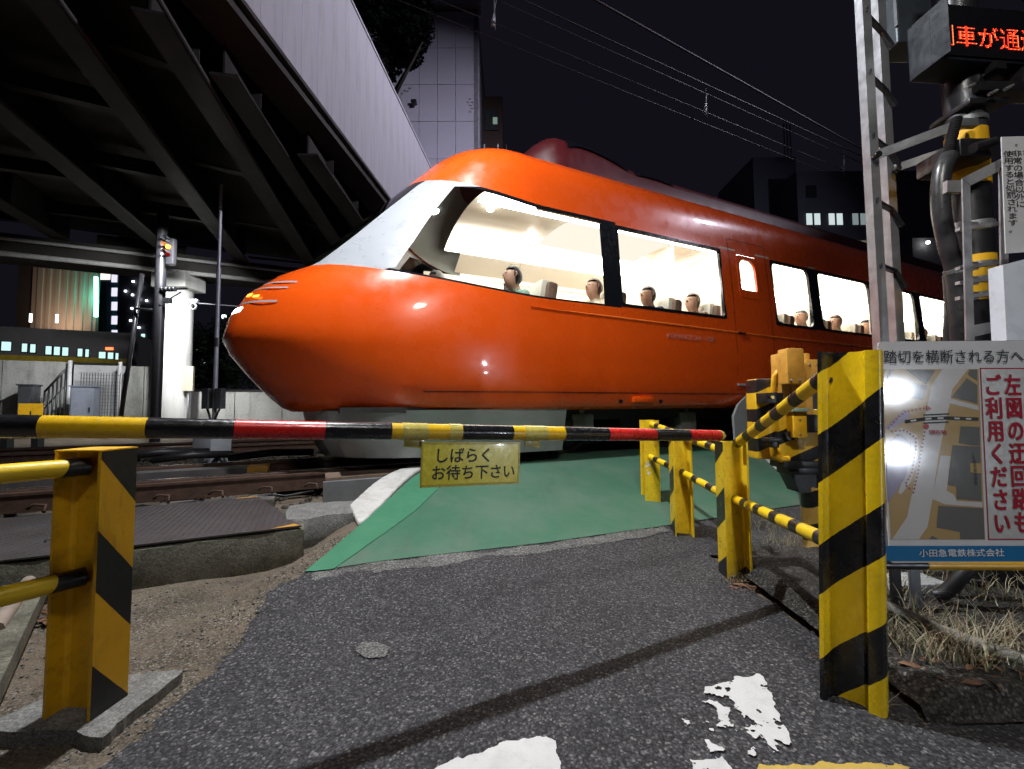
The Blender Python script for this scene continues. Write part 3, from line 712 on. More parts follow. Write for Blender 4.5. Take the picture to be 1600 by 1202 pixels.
# right posts
AZR = D2R(8)
r1 = Vector((math.sin(AZR), math.cos(AZR), 0)); r2 = Vector((math.cos(AZR), -math.sin(AZR), 0))
st_r = stripes('post_stripes_right', .357, .47, 0, .65, .06)
plainy = pbr('bright_yellow_paint', (.86, .60, .02), .40, 0, .10, 9, (.28, .14, .03), .45, .12, 60)
def right_post(px, py, ztop_px, label, b_=.13, h=.125, extra=True, web=True):
    g = onground(px, py); Y = g.y
    H = at(px, ztop_px, Y).z - g.z + .02
    t = thing('guard_post', label, 'post', (g.x + r1.x * .06 + r2.x * .05, g.y + r1.y * .06 + r2.y * .05, g.z - .02), -AZR, 'hazard striped guard posts')
    hbeam(b_, h, .009, .007, H, -.05).build('steel_beam', [st_r, plainy], t)
    return t, g, H
t3, g3, H3 = right_post(1140, 907, 691, 'striped yellow beam post under the tip of the barrier arm')
t2, g2, H2 = right_post(1058, 838, 672, 'striped yellow beam post, second nearest the rails on the right')
# post nearest the rails shows its flat flange
g = onground(1020, 784); H1 = at(1020, 657, g.y).z - g.z
t1 = thing('guard_post', 'yellow post with flat face and peeling sticker, nearest the rails', 'post', (g.x, g.y + .05, g.z - .02), D2R(90) - D2R(2), 'hazard striped guard posts')
hbeam(.125, .13, .009, .007, H1 + .02, -.05).build('steel_beam', [plainy, plainy], t1)
bb = B(); rnd = random.Random(5)
for i in range(14):
    x = rnd.uniform(-.02, .05); z = .30 + rnd.uniform(-.05, .05); s_ = rnd.uniform(.004, .014)
    bb.faces([Vector((-.0656, x + s_ * math.cos(k), z + s_ * math.sin(k) * rnd.uniform(.7, 1.3))) for k in (0, 1.2, 2.5, 3.7, 5)], [(0, 1, 2, 3, 4)])
bb.build('peeling_sticker', M['white'], t1)['kind'] = 'stuff'
P1 = Vector((t1.location.x, t1.location.y, 0)); P2_ = Vector((t2.location.x, t2.location.y, 0)); P3 = Vector((t3.location.x, t3.location.y, 0))
# big post made of an old rail
RP = Vector((1.085, 1.335, 0))
azb = math.atan2(.12, -.10)   # direction foot -> head
hd = Vector((.10, -.105, 0)).normalized()
prof = rail_profile(.153, .135, .068)
tb = thing('rail_post', 'tall yellow and black striped post cut from an old rail, beside the map sign', 'post', (RP.x, RP.y, -.06), 0, 'hazard striped guard posts')
bb = B(); sdv = Vector((-hd.y, hd.x, 0)); TOPB = at(1330, 550, 1.33).z + .06
bb.prism([hd * (y - .076) + sdv * x for x, y in prof], (0, 0, TOPB))
RP_PH = -.105
kx_, ky_ = -hd.x * 1.1, -hd.y * 1.1
bb.build('steel_rail', stripes('rail_post_stripes', .349, .44, kx_ * .92, ky_ * .92, RP_PH, glossy=.24, rust=.15), tb, smooth=40)
tb.rotation_euler = (0, D2R(2.2), 0); tb.location.x -= .036
bb = B()
for z_ in (.27, .14):
    p = -hd * .05 - sdv * .0 ; q = Vector((0, 0, z_))
    bb.tube([q - hd * .045 - sdv * (.012), q - hd * .045 - sdv * (-.02)], .007, 8)
    bb.tube([q - hd * .045 + sdv * (.02), q - hd * .045 + sdv * (.035)], .007, 8)
bb.build('bolt', M['yellow'], tb)
# pipes on the right
st_p = stripes('pipe_stripes_right', .185, .42, .5, .0, .03, rust=.2)
st_p2 = stripes('pipe_stripes_right_low', .19, .38, .3, .0, .06, rust=.2)
Yb = 1.33
A = at(1152, 693, P3.y - .03); Bq = at(1290, 588, 1.36)
pipe(A, Bq, .0245, 'guard_pipe', 'thick striped pipe rising from the arm tip post to the tall rail post', 'pipe', st_p, 'hazard striped guard pipes')
A = at(1150, 781, P3.y - .01); Bq = at(1292, 845, 1.36)
pipe(A, Bq, .0245, 'guard_pipe', 'lower striped pipe between the arm tip post and the tall rail post', 'pipe', st_p2, 'hazard striped guard pipes')
A = at(1134, 775, P3.y + .08); Bq = at(1066, 738, P2_.y - .02)
pipe(A, Bq, .023, 'guard_pipe', 'lower striped pipe between the two middle right posts', 'pipe', st_p2, 'hazard striped guard pipes')
A = at(1062, 736, P2_.y + .07); Bq = at(1016, 714, P1.y - .07)
pipe(A, Bq, .023, 'guard_pipe', 'lower striped pipe reaching the post nearest the rails', 'pipe', st_p2, 'hazard striped guard pipes')
A = at(1062, 679, P2_.y + .07); Bq = at(1018, 663, P1.y - .07)
pipe(A, Bq, .023, 'guard_pipe', 'upper striped pipe reaching the post nearest the rails', 'pipe', st_p2, 'hazard striped guard pipes')
A = at(1134, 706, P3.y + .08); Bq = at(1070, 684, P2_.y - .0)
pipe(A, Bq, .023, 'guard_pipe', 'upper pipe half hidden behind the barrier arm tip', 'pipe', st_p, 'hazard striped guard pipes')
A = at(1376, 882, 1.40); Bq = at(1680, 884, 1.40)
pipe(A, Bq, .016, 'guard_pipe', 'striped pipe running level under the map sign', 'pipe', stripes('pipe_stripes_sign', .55, .36, .6, 0, .06, yel=(.62, .33, .01)), 'hazard striped guard pipes')
# weld collars where the pipes meet the post
for q in (at(1150, 697, P3.y - .035), at(1150, 781, P3.y - .02)):
    pass

# ================================================================== BARRIER ARM
def armY(px): return 1.585 / (1 - .476 * (px - 800) / 650.)
def army(px):
    pts = [(-60, 665), (0, 667), (400, 671), (700, 677), (870, 679), (1128, 681)]
    for (a, b_), (c_, d_) in zip(pts, pts[1:]):
        if px <= c_: return b_ + (d_ - b_) * (px - a) / (c_ - a)
    return 681
arm = thing('barrier_arm', 'long black, yellow and red banded crossing barrier arm lowered across the road', 'barrier', at(-55, 665, armY(-55)))
ao = arm.location
def P_arm(px):
    p = at(px, army(px), armY(px)); return p - ao
a0 = P_arm(-55); a1 = P_arm(1128)
def arm_t(px):   # straight line, matched at image x
    lo, hi = 0., 1.
    for _ in range(40):
        mid = (lo + hi) / 2; q = a0.lerp(a1, mid) + ao; v = q - Vector((0, 0, HCAM)); x = 800 + 650 * v.dot(CR) / v.dot(CF)
        if x < px: lo = mid
        else: hi = mid
    return lo
bands = [(-55, 'k'), (67, 'y'), (232, 'k'), (368, 'r'), (508, 'k'), (611, 'y'), (720, 'k'), (799, 'y'), (879, 'k'), (948, 'r'), (1021, 'k'), (1074, 'r'), (1122, None)]
mk_ = pbr('barrier_black_film', (.010, .010, .012), .22, 0, .2, 20, (.035, .035, .035), .3, .10, 90, coat=.4)
my_ = pbr('barrier_yellow_film', (.80, .48, .01), .28, 0, .06, 14, (.35, .2, .03), .3, .06, 90, coat=.4)
mr_ = pbr('barrier_red_film', (.58, .015, .012), .28, 0, .1, 14, (.25, .02, .02), .4, .06, 90, coat=.4)
bm_ = {'k': mk_, 'y': my_, 'r': mr_}
for (x0, c_), (x1, _) in zip(bands, bands[1:]):
    t0, t1_ = arm_t(x0), arm_t(x1); bb = B()
    rA, rB = .0285 - .001 * t0, .0285 - .001 * t1_
    p, q = a0.lerp(a1, t0), a0.lerp(a1, t1_)
    bb.tube([p, p.lerp(q, .5), q], [rA, (rA + rB) / 2, rB], 20)
    if c_ in 'yr':   # film edges stand a hair proud
        d_ = (q - p).normalized()
        bb.tube([p, p + d_ * .004], rA + .0006, 20, cap=False); bb.tube([q - d_ * .004, q], rB + .0006, 20, cap=False)
    bb.build('colour_band', bm_[c_], arm, smooth=50)
tip = pbr('pale_yellow_rubber_tip', (.66, .62, .16), .5, 0, .2, 18, (.4, .36, .1), .4, .3, 50)
d_ = (a1 - a0).normalized(); q = a0.lerp(a1, arm_t(1122))
bb = B(); bb.tube([q, q + d_ * .008, q + d_ * .022, q + d_ * .032], [.0275, .0285, .025, .012], 14); bb.tube([q + d_ * .02 + Vector((0, 0, .012)), q + d_ * .044 + Vector((0, -.004, -.004))], .010, 8)
bb.build('arm_tip', tip, arm, smooth=50)
tape_m = pbr('yellowed_clear_tape', (.55, .46, .10), .22, 0, .2, 25, (.4, .33, .1), .5, .2, 50, coat=.5)
for x0, x1, drop in ((627, 667, .014), (700, 719, .0), (817, 846, .012), (846, 852, 0)):
    t0, t1_ = arm_t(x0), arm_t(x1); p, q = a0.lerp(a1, t0), a0.lerp(a1, t1_); bb = B()
    bb.tube([p, q], .0297, 20)
    if drop:
        m0 = p.lerp(q, .5) - Vector((0, 0, .030)); w_ = (q - p).length * .8
        bb.box(m0 - Vector((0, .0, drop * .5)), (w_, .006, .022 + drop), rot=Matrix.Rotation(math.atan2(d_.y, d_.x), 3, 'Z') @ Matrix.Rotation(.15, 3, 'Y'), bev=.002)
    bb.build('tape', tape_m, arm, smooth=40)
# hanging plate on the arm
px0, px1 = 659, 813
sg = thing('hanging_sign', 'yellow plate with black Japanese request to wait, taped under the barrier arm', 'sign')
pc = (at(px0, 690, armY(px0) - .012), at(px1, 691, armY(px1) - .012), at(px1 - 0, 758, armY(px1) - .012), at(px0 - 1, 762, armY(px0) - .012))
xd = (pc[1] - pc[0]).normalized(); W_ = (pc[1] - pc[0]).length; Hh = (pc[0] - pc[3]).length
sm_ = pbr('yellow_plastic_plate', (.66, .58, .035), .25, 0, .08, 12, (.32, .26, .03), .4, .04, 30, coat=.3)
bb = B(); bb.box((W_ / 2, -Hh / 2, 0), (W_, Hh, .003), bev=.001)
pln = bb.build('sign_plate', sm_, sg)
fm = frame(pc[0], xd, (0, 0, 1)); sg.matrix_world = fm
bb = B(); bb.box((W_ / 2, -.0035, .0022), (W_ * .99, .007, .002)); bb.box((W_ / 2, -Hh + .0045, .0022), (W_ * .99, .009, .002)); bb.box((.004, -Hh / 2, .0021), (.006, Hh * .9, .002)); bb.box((W_ - .004, -Hh / 2, .0021), (.006, Hh * .9, .002))
bb.build('tape_edge', pbr('olive_tape', (.40, .34, .03), .3, 0, .15, 20), sg)
ink = pbr('black_ink', (.012, .012, .014), .5, 0, .05, 20)
me = text_mesh('しばらく', W_ * .148, ink, .0004, .012); o = link('lettering', me, sg, (W_ * .115, -Hh * .44, .0022))
me = text_mesh('お待ち下さい', W_ * .143, ink, .0004, .012); o = link('lettering', me, sg, (W_ * .095, -Hh * .82, .0022))

# ================================================================== TRAIN
NOSE = -0.84; DC = 5.075
ROWS = [  # z at side, z at front centre, u of front, half width
    (.56, .56, .62, 1.27), (.60, .60, .53, 1.34), (.72, .72, .40, 1.385), (.90, .92, .22, 1.41), (1.08, 1.12, .07, 1.42), (1.20, 1.27, .0, 1.425),
    (1.33, 1.48, .05, 1.425), (1.47, 1.72, .19, 1.42), (1.60, 1.92, .44, 1.415), (1.70, 2.03, .66, 1.41),
    (1.74, 2.07, .70, 1.408), (2.00, 2.36, .98, 1.395), (2.33, 2.70, 1.30, 1.370), (2.66, 3.02, 1.62, 1.340), (2.72, 3.08, 1.68, 1.332),
    (2.90, 3.24, 1.84, 1.320), (3.08, 3.38, 1.98, 1.300), (3.24, 3.48, 2.12, 1.245), (3.37, 3.55, 2.26, 1.12), (3.46, 3.60, 2.40, .90), (3.52, 3.63, 2.52, .60), (3.555, 3.65, 2.62, .30), (3.565, 3.66, 2.7, .0)]
UEND = 3.0; NE = 2.35; SEND = 19.0
def rowat(v):
    i = min(len(ROWS) - 2, max(0, int(v))); f = v - i; a, b_ = ROWS[i], ROWS[i + 1]
    return tuple(x + (y - x) * f for x, y in zip(a, b_))
def surf(v, u, side=-1, off=0.):
    zs, zf, u0, W_ = rowat(v); L = UEND - u0
    c_ = min(1, max(0, 1 - (u - u0) / L)); y = W_ * (1 - c_ ** NE) ** (1 / NE) if c_ > 0 else W_
    z = zs + (zf - zs) * c_ ** 1.6
    return u, y, z
def tp(u, y, z, side=-1): return sd(NOSE + u, DC + side * y, z + RAILZ)
def sp(v, s, off=0., side=-1):
    """point on the side at row v and track position s, pushed out by off"""
    u, y, z = surf(v, s - NOSE); return tp(u, y + off, z, side)
def u_from_c(v, c_): zs, zf, u0, W_ = rowat(v); return u0 + (UEND - u0) * (1 - c_)
# pillar edges on glass rows, as track position of rear edge and c of the front edge
def pillar(v):
    k = min(1, max(0, (v - 9) / 5))
    rear = .56 + (1.50 - .56) * (k ** 1.35)
    return .945 - .09 * k, rear - NOSE
train = thing('express_train', 'vermilion express train with rounded nose and brightly lit windows passing over the crossing', 'train')
wins = [(2.88, 3.12, 'gap'), ]
SC = [2.16, 2.88, 3.12, 4.85, 5.07, 5.19, 5.57, 5.80, 5.91, 6.82, 7.03, 8.54, 8.86, 10.12, 10.32, 11.9, 12.2, 13.8, 14.05, 15.6, 15.9, 17.4, SEND]
WIN = [(3.12, 4.85), (5.91, 6.82), (7.03, 8.54), (8.86, 10.12), (10.32, 11.9), (12.2, 13.8), (14.05, 15.6), (15.9, 17.4)]
def in_win(s0, s1):
    m_ = (s0 + s1) / 2
    return any(a < m_ < b_ for a, b_ in WIN)
bodies = {k: B() for k in ('orange', 'roof', 'white', 'white2', 'wind', 'glass1', 'black')}
def colsets(v):
    cA, uB = pillar(v); uA = u_from_c(v, cA); zs, zf, u0, W_ = rowat(v)
    if uB < uA + .25: uB = uA + .25
    yA = math.acos(cA ** (NE / 2)); out = []
    for i in range(8): th = yA * i / 8; out.append(u_from_c(v, math.cos(th) ** (2 / NE)))
    for i in range(4): out.append(uA + (uB - uA) * i / 4)
    for i in range(9): out.append(uB + (UEND - uB) * i / 8)
    return out
NCV = 21
sub = 2
vrows = [i / sub for i in range((len(ROWS) - 1) * sub + 1)]
strs = []
for a, b_ in zip(SC, SC[1:]):
    k = max(1, int((b_ - a) / .8)); strs += [a + (b_ - a) * (i + 1) / k for i in range(k)]
for side in (-1, 1):
    grid = []
    for v in vrows:
        cu = colsets(v); row = [tp(*surf(v, u), side) for u in cu] + [sp(v, s, 0, side) for s in strs]; grid.append(row)
    nc = len(grid[0])
    for i in range(len(vrows) - 1):
        v = (vrows[i] + vrows[i + 1]) / 2
        for j in range(nc - 1):
            quad = [grid[i][j], grid[i][j + 1], grid[i + 1][j + 1], grid[i + 1][j]]
            if j < NCV - 1: reg = 'wind' if j < 8 else ('pil' if j < 12 else 'g1'); s0 = s1 = None
            else:
                s0 = 2.16 if j == NCV - 1 else strs[j - NCV]; s1 = strs[j - NCV + 1]; reg = 'str'
            key = 'orange' if v < 18 else 'roof'
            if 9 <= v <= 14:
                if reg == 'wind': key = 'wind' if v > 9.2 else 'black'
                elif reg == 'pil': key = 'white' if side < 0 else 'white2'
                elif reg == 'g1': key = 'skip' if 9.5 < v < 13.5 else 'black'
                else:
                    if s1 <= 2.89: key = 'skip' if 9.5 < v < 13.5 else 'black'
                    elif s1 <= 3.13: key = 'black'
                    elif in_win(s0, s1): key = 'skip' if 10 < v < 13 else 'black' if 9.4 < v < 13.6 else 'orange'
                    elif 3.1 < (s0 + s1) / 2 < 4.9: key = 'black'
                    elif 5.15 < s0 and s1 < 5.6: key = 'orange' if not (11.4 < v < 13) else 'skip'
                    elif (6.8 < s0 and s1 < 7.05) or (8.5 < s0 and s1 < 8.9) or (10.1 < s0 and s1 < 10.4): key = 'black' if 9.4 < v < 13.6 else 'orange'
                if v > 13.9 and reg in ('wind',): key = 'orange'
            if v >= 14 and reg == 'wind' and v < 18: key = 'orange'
            if key == 'skip': continue
            bodies[key].faces(quad if side < 0 else quad[::-1], [(0, 1, 2, 3)])
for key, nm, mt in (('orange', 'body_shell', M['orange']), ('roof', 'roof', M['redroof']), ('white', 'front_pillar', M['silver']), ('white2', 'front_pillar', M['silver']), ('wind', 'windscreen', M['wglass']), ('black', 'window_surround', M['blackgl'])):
    bmesh.ops.remove_doubles(bodies[key].bm, verts=bodies[key].bm.verts, dist=.0015)
    o = bodies[key].build(nm, mt, train, smooth=40)
bodies['glass1'].bm.free()
# rear end and floor close the shell
bb = B(); prof_ = [sp(v, SEND, 0, -1) for v in vrows] + [sp(v, SEND, 0, 1) for v in vrows[::-1][1:]]
bb.prism(prof_, TT * .02); bb.build('end_wall', M['intwall'], train)
# panes
def pane(pts, name='window_pane', mt=None, off=-.012):
    bb = B(); bb.faces(pts, [tuple(range(len(pts)))]); return bb.build(name, mt or M['glass'], train)
def pane_grid(v0, v1, fs0, fs1, nv, ns, side, off, name='window_pane', mt=None):
    bb = B(); g_ = []
    for i in range(nv + 1):
        v = v0 + (v1 - v0) * i / nv; a, b_ = fs0(v), fs1(v); g_.append([sp(v, a + (b_ - a) * j / ns, off, side) for j in range(ns + 1)])
    for i in range(nv):
        for j in range(ns): bb.faces([g_[i][j], g_[i][j + 1], g_[i + 1][j + 1], g_[i + 1][j]], [(0, 1, 2, 3)])
    bmesh.ops.remove_doubles(bb.bm, verts=bb.bm.verts, dist=.0005)
    return bb.build(name, mt or M['glass'], train, smooth=60)
for side in (-1, 1):
    pane_grid(9.5, 13.5, lambda v: max(pillar(v)[1], u_from_c(v, pillar(v)[0]) + .25) + NOSE, lambda v: 2.88, 6, 14, side, -.012)
    for a, b_ in WIN: pane_grid(10, 13, lambda v: a, lambda v: b_, 4, 2, side, -.012)
    pane_grid(11.4, 13, lambda v: 5.19, lambda v: 5.57, 3, 1, side, -.012, 'door_window_pane')
# window frames with rounded corners
def vz(z):      # row coordinate for a side height
    for i in range(len(ROWS) - 1):
        if ROWS[i][0] <= z <= ROWS[i + 1][0]: return i + (z - ROWS[i][0]) / (ROWS[i + 1][0] - ROWS[i][0])
    return len(ROWS) - 1
def rrect(s0, s1, z0, z1, r_, n_=5):
    out = []
    for cx, cz, a0_ in ((s1 - r_, z0 + r_, -90), (s1 - r_, z1 - r_, 0), (s0 + r_, z1 - r_, 90), (s0 + r_, z0 + r_, 180)):
        for k in range(n_ + 1): a = D2R(a0_ + 90 * k / n_); out.append((cx + r_ * math.cos(a), cz + r_ * math.sin(a)))
    return out
def win_frame(s0, s1, z0, z1, ro, ri, w_, side, mt, off=.004, name='window_frame', depth=.03):
    A_ = rrect(s0 - w_, s1 + w_, z0 - w_, z1 + w_, ro); Bi = rrect(s0, s1, z0, z1, ri); n_ = len(A_); bb = B()
    va = [sp(vz(z), s, off, side) for s, z in A_]; vb = [sp(vz(z), s, off, side) for s, z in Bi]; vc = [sp(vz(z), s, off - depth, side) for s, z in Bi]; vd = [sp(vz(z), s, off - depth, side) for s, z in A_]
    for P_, Q_ in ((va, vb), (vb, vc), (va, vd)):
        for i in range(n_): bb.faces([P_[i], P_[(i + 1) % n_], Q_[(i + 1) % n_], Q_[i]], [(0, 1, 2, 3)])
    bmesh.ops.remove_doubles(bb.bm, verts=bb.bm.verts, dist=.0003)
    return bb.build(name, mt, train)
for side in (-1, 1):
    for a, b_ in WIN: win_frame(a + .02, b_ - .02, 1.755, 2.645, .02, .10 if a > 5 else .04, .035, side, M['blackgl'])
    win_frame(5.215, 5.545, 2.10, 2.60, .06, .12, .05, side, M['orange'], .005)
# thin bright seal line around windows: interior reveal
# door outline grooves
def groove(s0, s1, z0, z1):
    bb = B(); w_ = .008
    for (a, b_, c_, d_) in ((s0, s0 + w_, z0, z1), (s1 - w_, s1, z0, z1), (s0, s1, z1 - w_, z1), (s0, s1, z0, z0 + w_)):
        n_ = 8
        for i in range(n_):
            za, zb = c_ + (d_ - c_) * i / n_, c_ + (d_ - c_) * (i + 1) / n_
            bb.faces([sp(vz(za), a, .0015), sp(vz(za), b_, .0015), sp(vz(zb), b_, .0015), sp(vz(zb), a, .0015)], [(0, 1, 2, 3)])
    return bb.build('door_seam', pbr('dark_red_seam', (.06, .008, .004), .5), train)
groove(5.02, 5.80, .80, 2.86)
bb = B(); bb.box((0, 0, 0), (.16, .02, .05), bev=.008); o = bb.build('door_handle', M['dark'], train); o.matrix_world = frame(sp(vz(1.55), 5.12, .003), TT, (0, 0, 1))
bb = B(); bb.box((0, 0, 0), (.45, .03, .02), bev=.005); o = bb.build('door_step', M['silver'], train); o.matrix_world = frame(sp(vz(.86), 5.25, .012), TT, (0, 0, 1))
# raised ridge below the windows, its highlight put into a lighter orange
bb = B(); g_ = []
for i in range(60):
    s = 1.95 + (SEND - 1.95) * i / 59; zc = 1.60 - .06 * min(1, (s - 1.95) / 4); h_ = .002 + .012 * min(1, (s - 1.95) / 1.2)
    g_.append((sp(vz(zc - h_), s, .003), sp(vz(zc), s, .010), sp(vz(zc + h_), s, .003)))
for a, b_ in zip(g_, g_[1:]): bb.faces([a[0], b_[0], b_[1], a[1]], [(0, 1, 2, 3)]); bb.faces([a[1], b_[1], b_[2], a[2]], [(0, 1, 2, 3)])
bb.build('ridge_line', pbr('ridge_highlight_orange', (.85, .16, .02), .3, 0, .05, 3), train)
# lower seam
bb = B()
for i in range(40):
    a = .9 + (SEND - .9) * i / 40; c_ = .9 + (SEND - .9) * (i + 1) / 40
    bb.faces([sp(vz(.735), a, .008), sp(vz(.735), c_, .008), sp(vz(.745), c_, .008), sp(vz(.745), a, .008)], [(0, 1, 2, 3)])
bb.build('lower_seam', MATS['dark_red_seam'], train)
# lettering on the side
me = text_mesh('ROMANCECAR・GSE', .085, pbr('pale_red_lettering', (.62, .22, .17), .4, 0, .05, 5), .0008, .01)
o = link('lettering', me, train); o.matrix_world = frame(sp(vz(1.40), 3.78, .006), TT, (0, 0, 1)) @ Matrix.Scale(1, 4)
# jacking step with two sockets
bb = B(); bb.box((0, 0, 0), (.30, .07, .055), bev=.02); o = bb.build('jacking_pad', M['orange'], train, smooth=40); o.matrix_world = frame(sp(vz(.665), 3.42, .02), TT, (0, 0, 1))
for s in (3.12, 3.72):
    bb = B(); bb.tube([(0, 0, -.01), (0, 0, .006)], .028, 14); o = bb.build('socket', M['dark'], train); o.matrix_world = frame(sp(vz(.65), s, .0), TT, (0, 0, 1))
# nose lights and panel lines
hl = emit('headlight_emission', (1, .97, .92), 14)
for side in (-1, 1):
    for c0_, c1_, v0, v1, mt, nm in ((.99, .955, 6.12, 6.32, hl, 'headlight'), (.975, .955, 6.80, 6.92, emit('amber_marker_emission', (1, .42, .05), 4), 'marker_light'), (.945, .925, 6.7, 6.80, emit('amber_marker_emission', (1, .42, .05), 4), 'marker_light')):
        bb = B(); g_ = []
        for i in range(3):
            v = v0 + (v1 - v0) * i / 2; g_.append([])
            for j in range(5):
                c_ = c0_ + (c1_ - c0_) * j / 4; u, y, z = surf(v, u_from_c(v, c_)); g_[-1].append(tp(u - .004, y + .004, z, side))
        for i in range(2):
            for j in range(4): bb.faces([g_[i][j], g_[i][j + 1], g_[i + 1][j + 1], g_[i + 1][j]], [(0, 1, 2, 3)])
        bb.build(nm, mt, train, smooth=60)
    for v0_, v1_ in ((6.46, 6.54), (7.1, 7.17), (7.42, 7.50)):
        bb = B(); g_ = []
        for v in (v0_, v1_):
            g_.append([])
            for j in range(9):
                c_ = .975 + (.86 - .975) * j / 8; u, y, z = surf(v, u_from_c(v, c_)); g_[-1].append(tp(u - .0015, y + .0015, z, side))
        for j in range(8): bb.faces([g_[0][j], g_[0][j + 1], g_[1][j + 1], g_[1][j]], [(0, 1, 2, 3)])
        bb.build('lamp_housing_rim', M['silver'], train, smooth=60)
# roof cowl: dark raised fairings behind the cab
bb = B(); g_ = []
def cowl(s): k = sm((s - 1.9) / .75); return 3.45 + .60 * k - .19 * sm((s - 3.0) / 1.0), .2 + .74 * sm((s - 1.9) / .8)
ss = lin(2.0, 4.4, 26) + lin(5, SEND, 16)
for s in ss:
    zt, w_ = cowl(s); row = []
    for k in range(13):
        a = math.pi * k / 12; x = -math.cos(a); row.append(sd(s, DC + w_ * (abs(x) ** .62) * (1 if x > 0 else -1) * 1.0, RAILZ + 3.35 + (zt - 3.35) * max(0, math.sin(a)) ** .42))
    g_.append(row)
for a, b_ in zip(g_, g_[1:]):
    for k in range(12): bb.faces([a[k], b_[k], b_[k + 1], a[k + 1]], [(0, 1, 2, 3)])
bmesh.ops.remove_doubles(bb.bm, verts=bb.bm.verts, dist=.0005)
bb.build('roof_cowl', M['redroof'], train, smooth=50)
for s0, s1 in ((2.75, 3.7), (3.85, 4.5)):
    bb = B(); g_ = []
    for s in lin(s0, s1, 22):
        zt, w_ = cowl(s); row = []
        for k in range(1, 6):
            a = math.pi * (.8 + k * .75 * sm((s - s0 + .12) / .35) * sm((s1 - s + .12) / .35)) / 12; x = -math.cos(a); row.append(sd(s, DC + (w_ + .01) * (abs(x) ** .62) * (1 if x > 0 else -1), RAILZ + 3.35 + (zt - 3.35) * max(0, math.sin(a)) ** .42 + .008))
        g_.append(row)
    for a, b_ in zip(g_, g_[1:]):
        for k in range(4): bb.faces([a[k], b_[k], b_[k + 1], a[k + 1]], [(0, 1, 2, 3)])
    bb.build('roof_grille', M['blackgl'], train, smooth=50)
# skirts
def skirt(pts, name, d, mt, th=.03):
    bb = B(); bb.prism([sd(s, d, z + RAILZ) for s, z in pts], NN * th); return bb.build(name, mt, train, smooth=30)
bb = B(); g_ = []
for z_, ins, u0_ in ((.57, .0, .72), (.35, .05, .78), (.12, .10, .9)):
    row = []
    for k in range(17):
        th = math.pi * k / 16; cc = max(0, math.sin(th)) ** (2 / 2.6); yy = math.copysign(abs(math.cos(th)) ** (2 / 2.6), math.cos(th)); row.append(sd(NOSE + u0_ + 1.7 * (1 - cc), DC - (1.28 - ins) * yy, z_ + RAILZ))
    row = [sd(2.45, DC - (1.28 - ins), z_ + RAILZ)] + row + [sd(2.45, DC + (1.28 - ins), z_ + RAILZ)]; g_.append(row)
for a, b_ in zip(g_, g_[1:]):
    for k in range(len(a) - 1): bb.faces([a[k], b_[k], b_[k + 1], a[k + 1]], [(0, 1, 2, 3)])
bb.build('front_skirt', M['skirt'], train, smooth=50)
for side, d_ in ((-1, DC - 1.432), (1, DC + 1.402)):
    skirt([(4.92, .10), (4.90, .45), (5.0, .60), (5.18, .72), (5.40, .78), (12.8, .78), (12.8, .10)], 'side_skirt', d_, M['skirt'])
bb = B(); bb.prism([sd(.2, DC - 1.2, .55 + RAILZ), sd(SEND, DC - 1.2, .55 + RAILZ), sd(SEND, DC + 1.2, .55 + RAILZ), sd(.2, DC + 1.2, .55 + RAILZ)], (0, 0, .05)); bb.build('underframe', M['under'], train)
def wheel(s, d_, parent):
    bb = B(); n_ = 28; pr_ = [(-.065, .41), (-.065, .43), (-.035, .445), (-.03, .41), (.065, .40), (.065, .34), (.02, .33), (.012, .14), (.06, .12), (.06, .0)]
    rings = []
    for k in range(n_):
        a = 2 * math.pi * k / n_; rings.append([bb.bm.verts.new(sd(s + r_ * math.cos(a), d_ - x, .40 + RAILZ + r_ * math.sin(a))) for x, r_ in pr_])
    for k in range(n_):
        for i in range(len(pr_) - 1):
            try: bb.bm.faces.new((rings[k][i], rings[(k + 1) % n_][i], rings[(k + 1) % n_][i + 1], rings[k][i + 1]))
            except ValueError: pass
    bmesh.ops.remove_doubles(bb.bm, verts=bb.bm.verts, dist=.0004)
    return bb.build('wheel', M['under'], parent, smooth=40)
for s in (2.85, 4.55, 14.6, 16.3):
    for d_ in (DC - .545, DC + .545): wheel(s, d_, train)
    bb = B(); bb.tube([sd(s, DC - .9, .40 + RAILZ), sd(s, DC + .9, .40 + RAILZ)], .07, 12); bb.build('axle', M['under'], train)
    bb = B(); bb.box((0, 0, 0), (.30, .22, .26), bev=.04); bb.tube([(0, 0, .12), (0, 0, .30)], .08, 12)
    o = bb.build('axle_box', pbr('grey_axle_box', (.30, .29, .28), .5, .3, .2, 12, (.08, .07, .06), .5), train, smooth=40); o.matrix_world = frame(sd(s, DC - .92, .38 + RAILZ), TT, NN)
for s in (3.7, 15.45):
    bb = B(); bb.bar(sd(s - 1.15, DC - .92, .50 + RAILZ), sd(s + 1.15, DC - .92, .50 + RAILZ), .14, .13); bb.bar(sd(s, DC - .95, .36 + RAILZ), sd(s, DC + .95, .36 + RAILZ), .5, .24)
    bb.bar(sd(s - 1.15, DC + .92, .50 + RAILZ), sd(s + 1.15, DC + .92, .50 + RAILZ), .14, .13); bb.build('bogie_frame', M['under'], train)
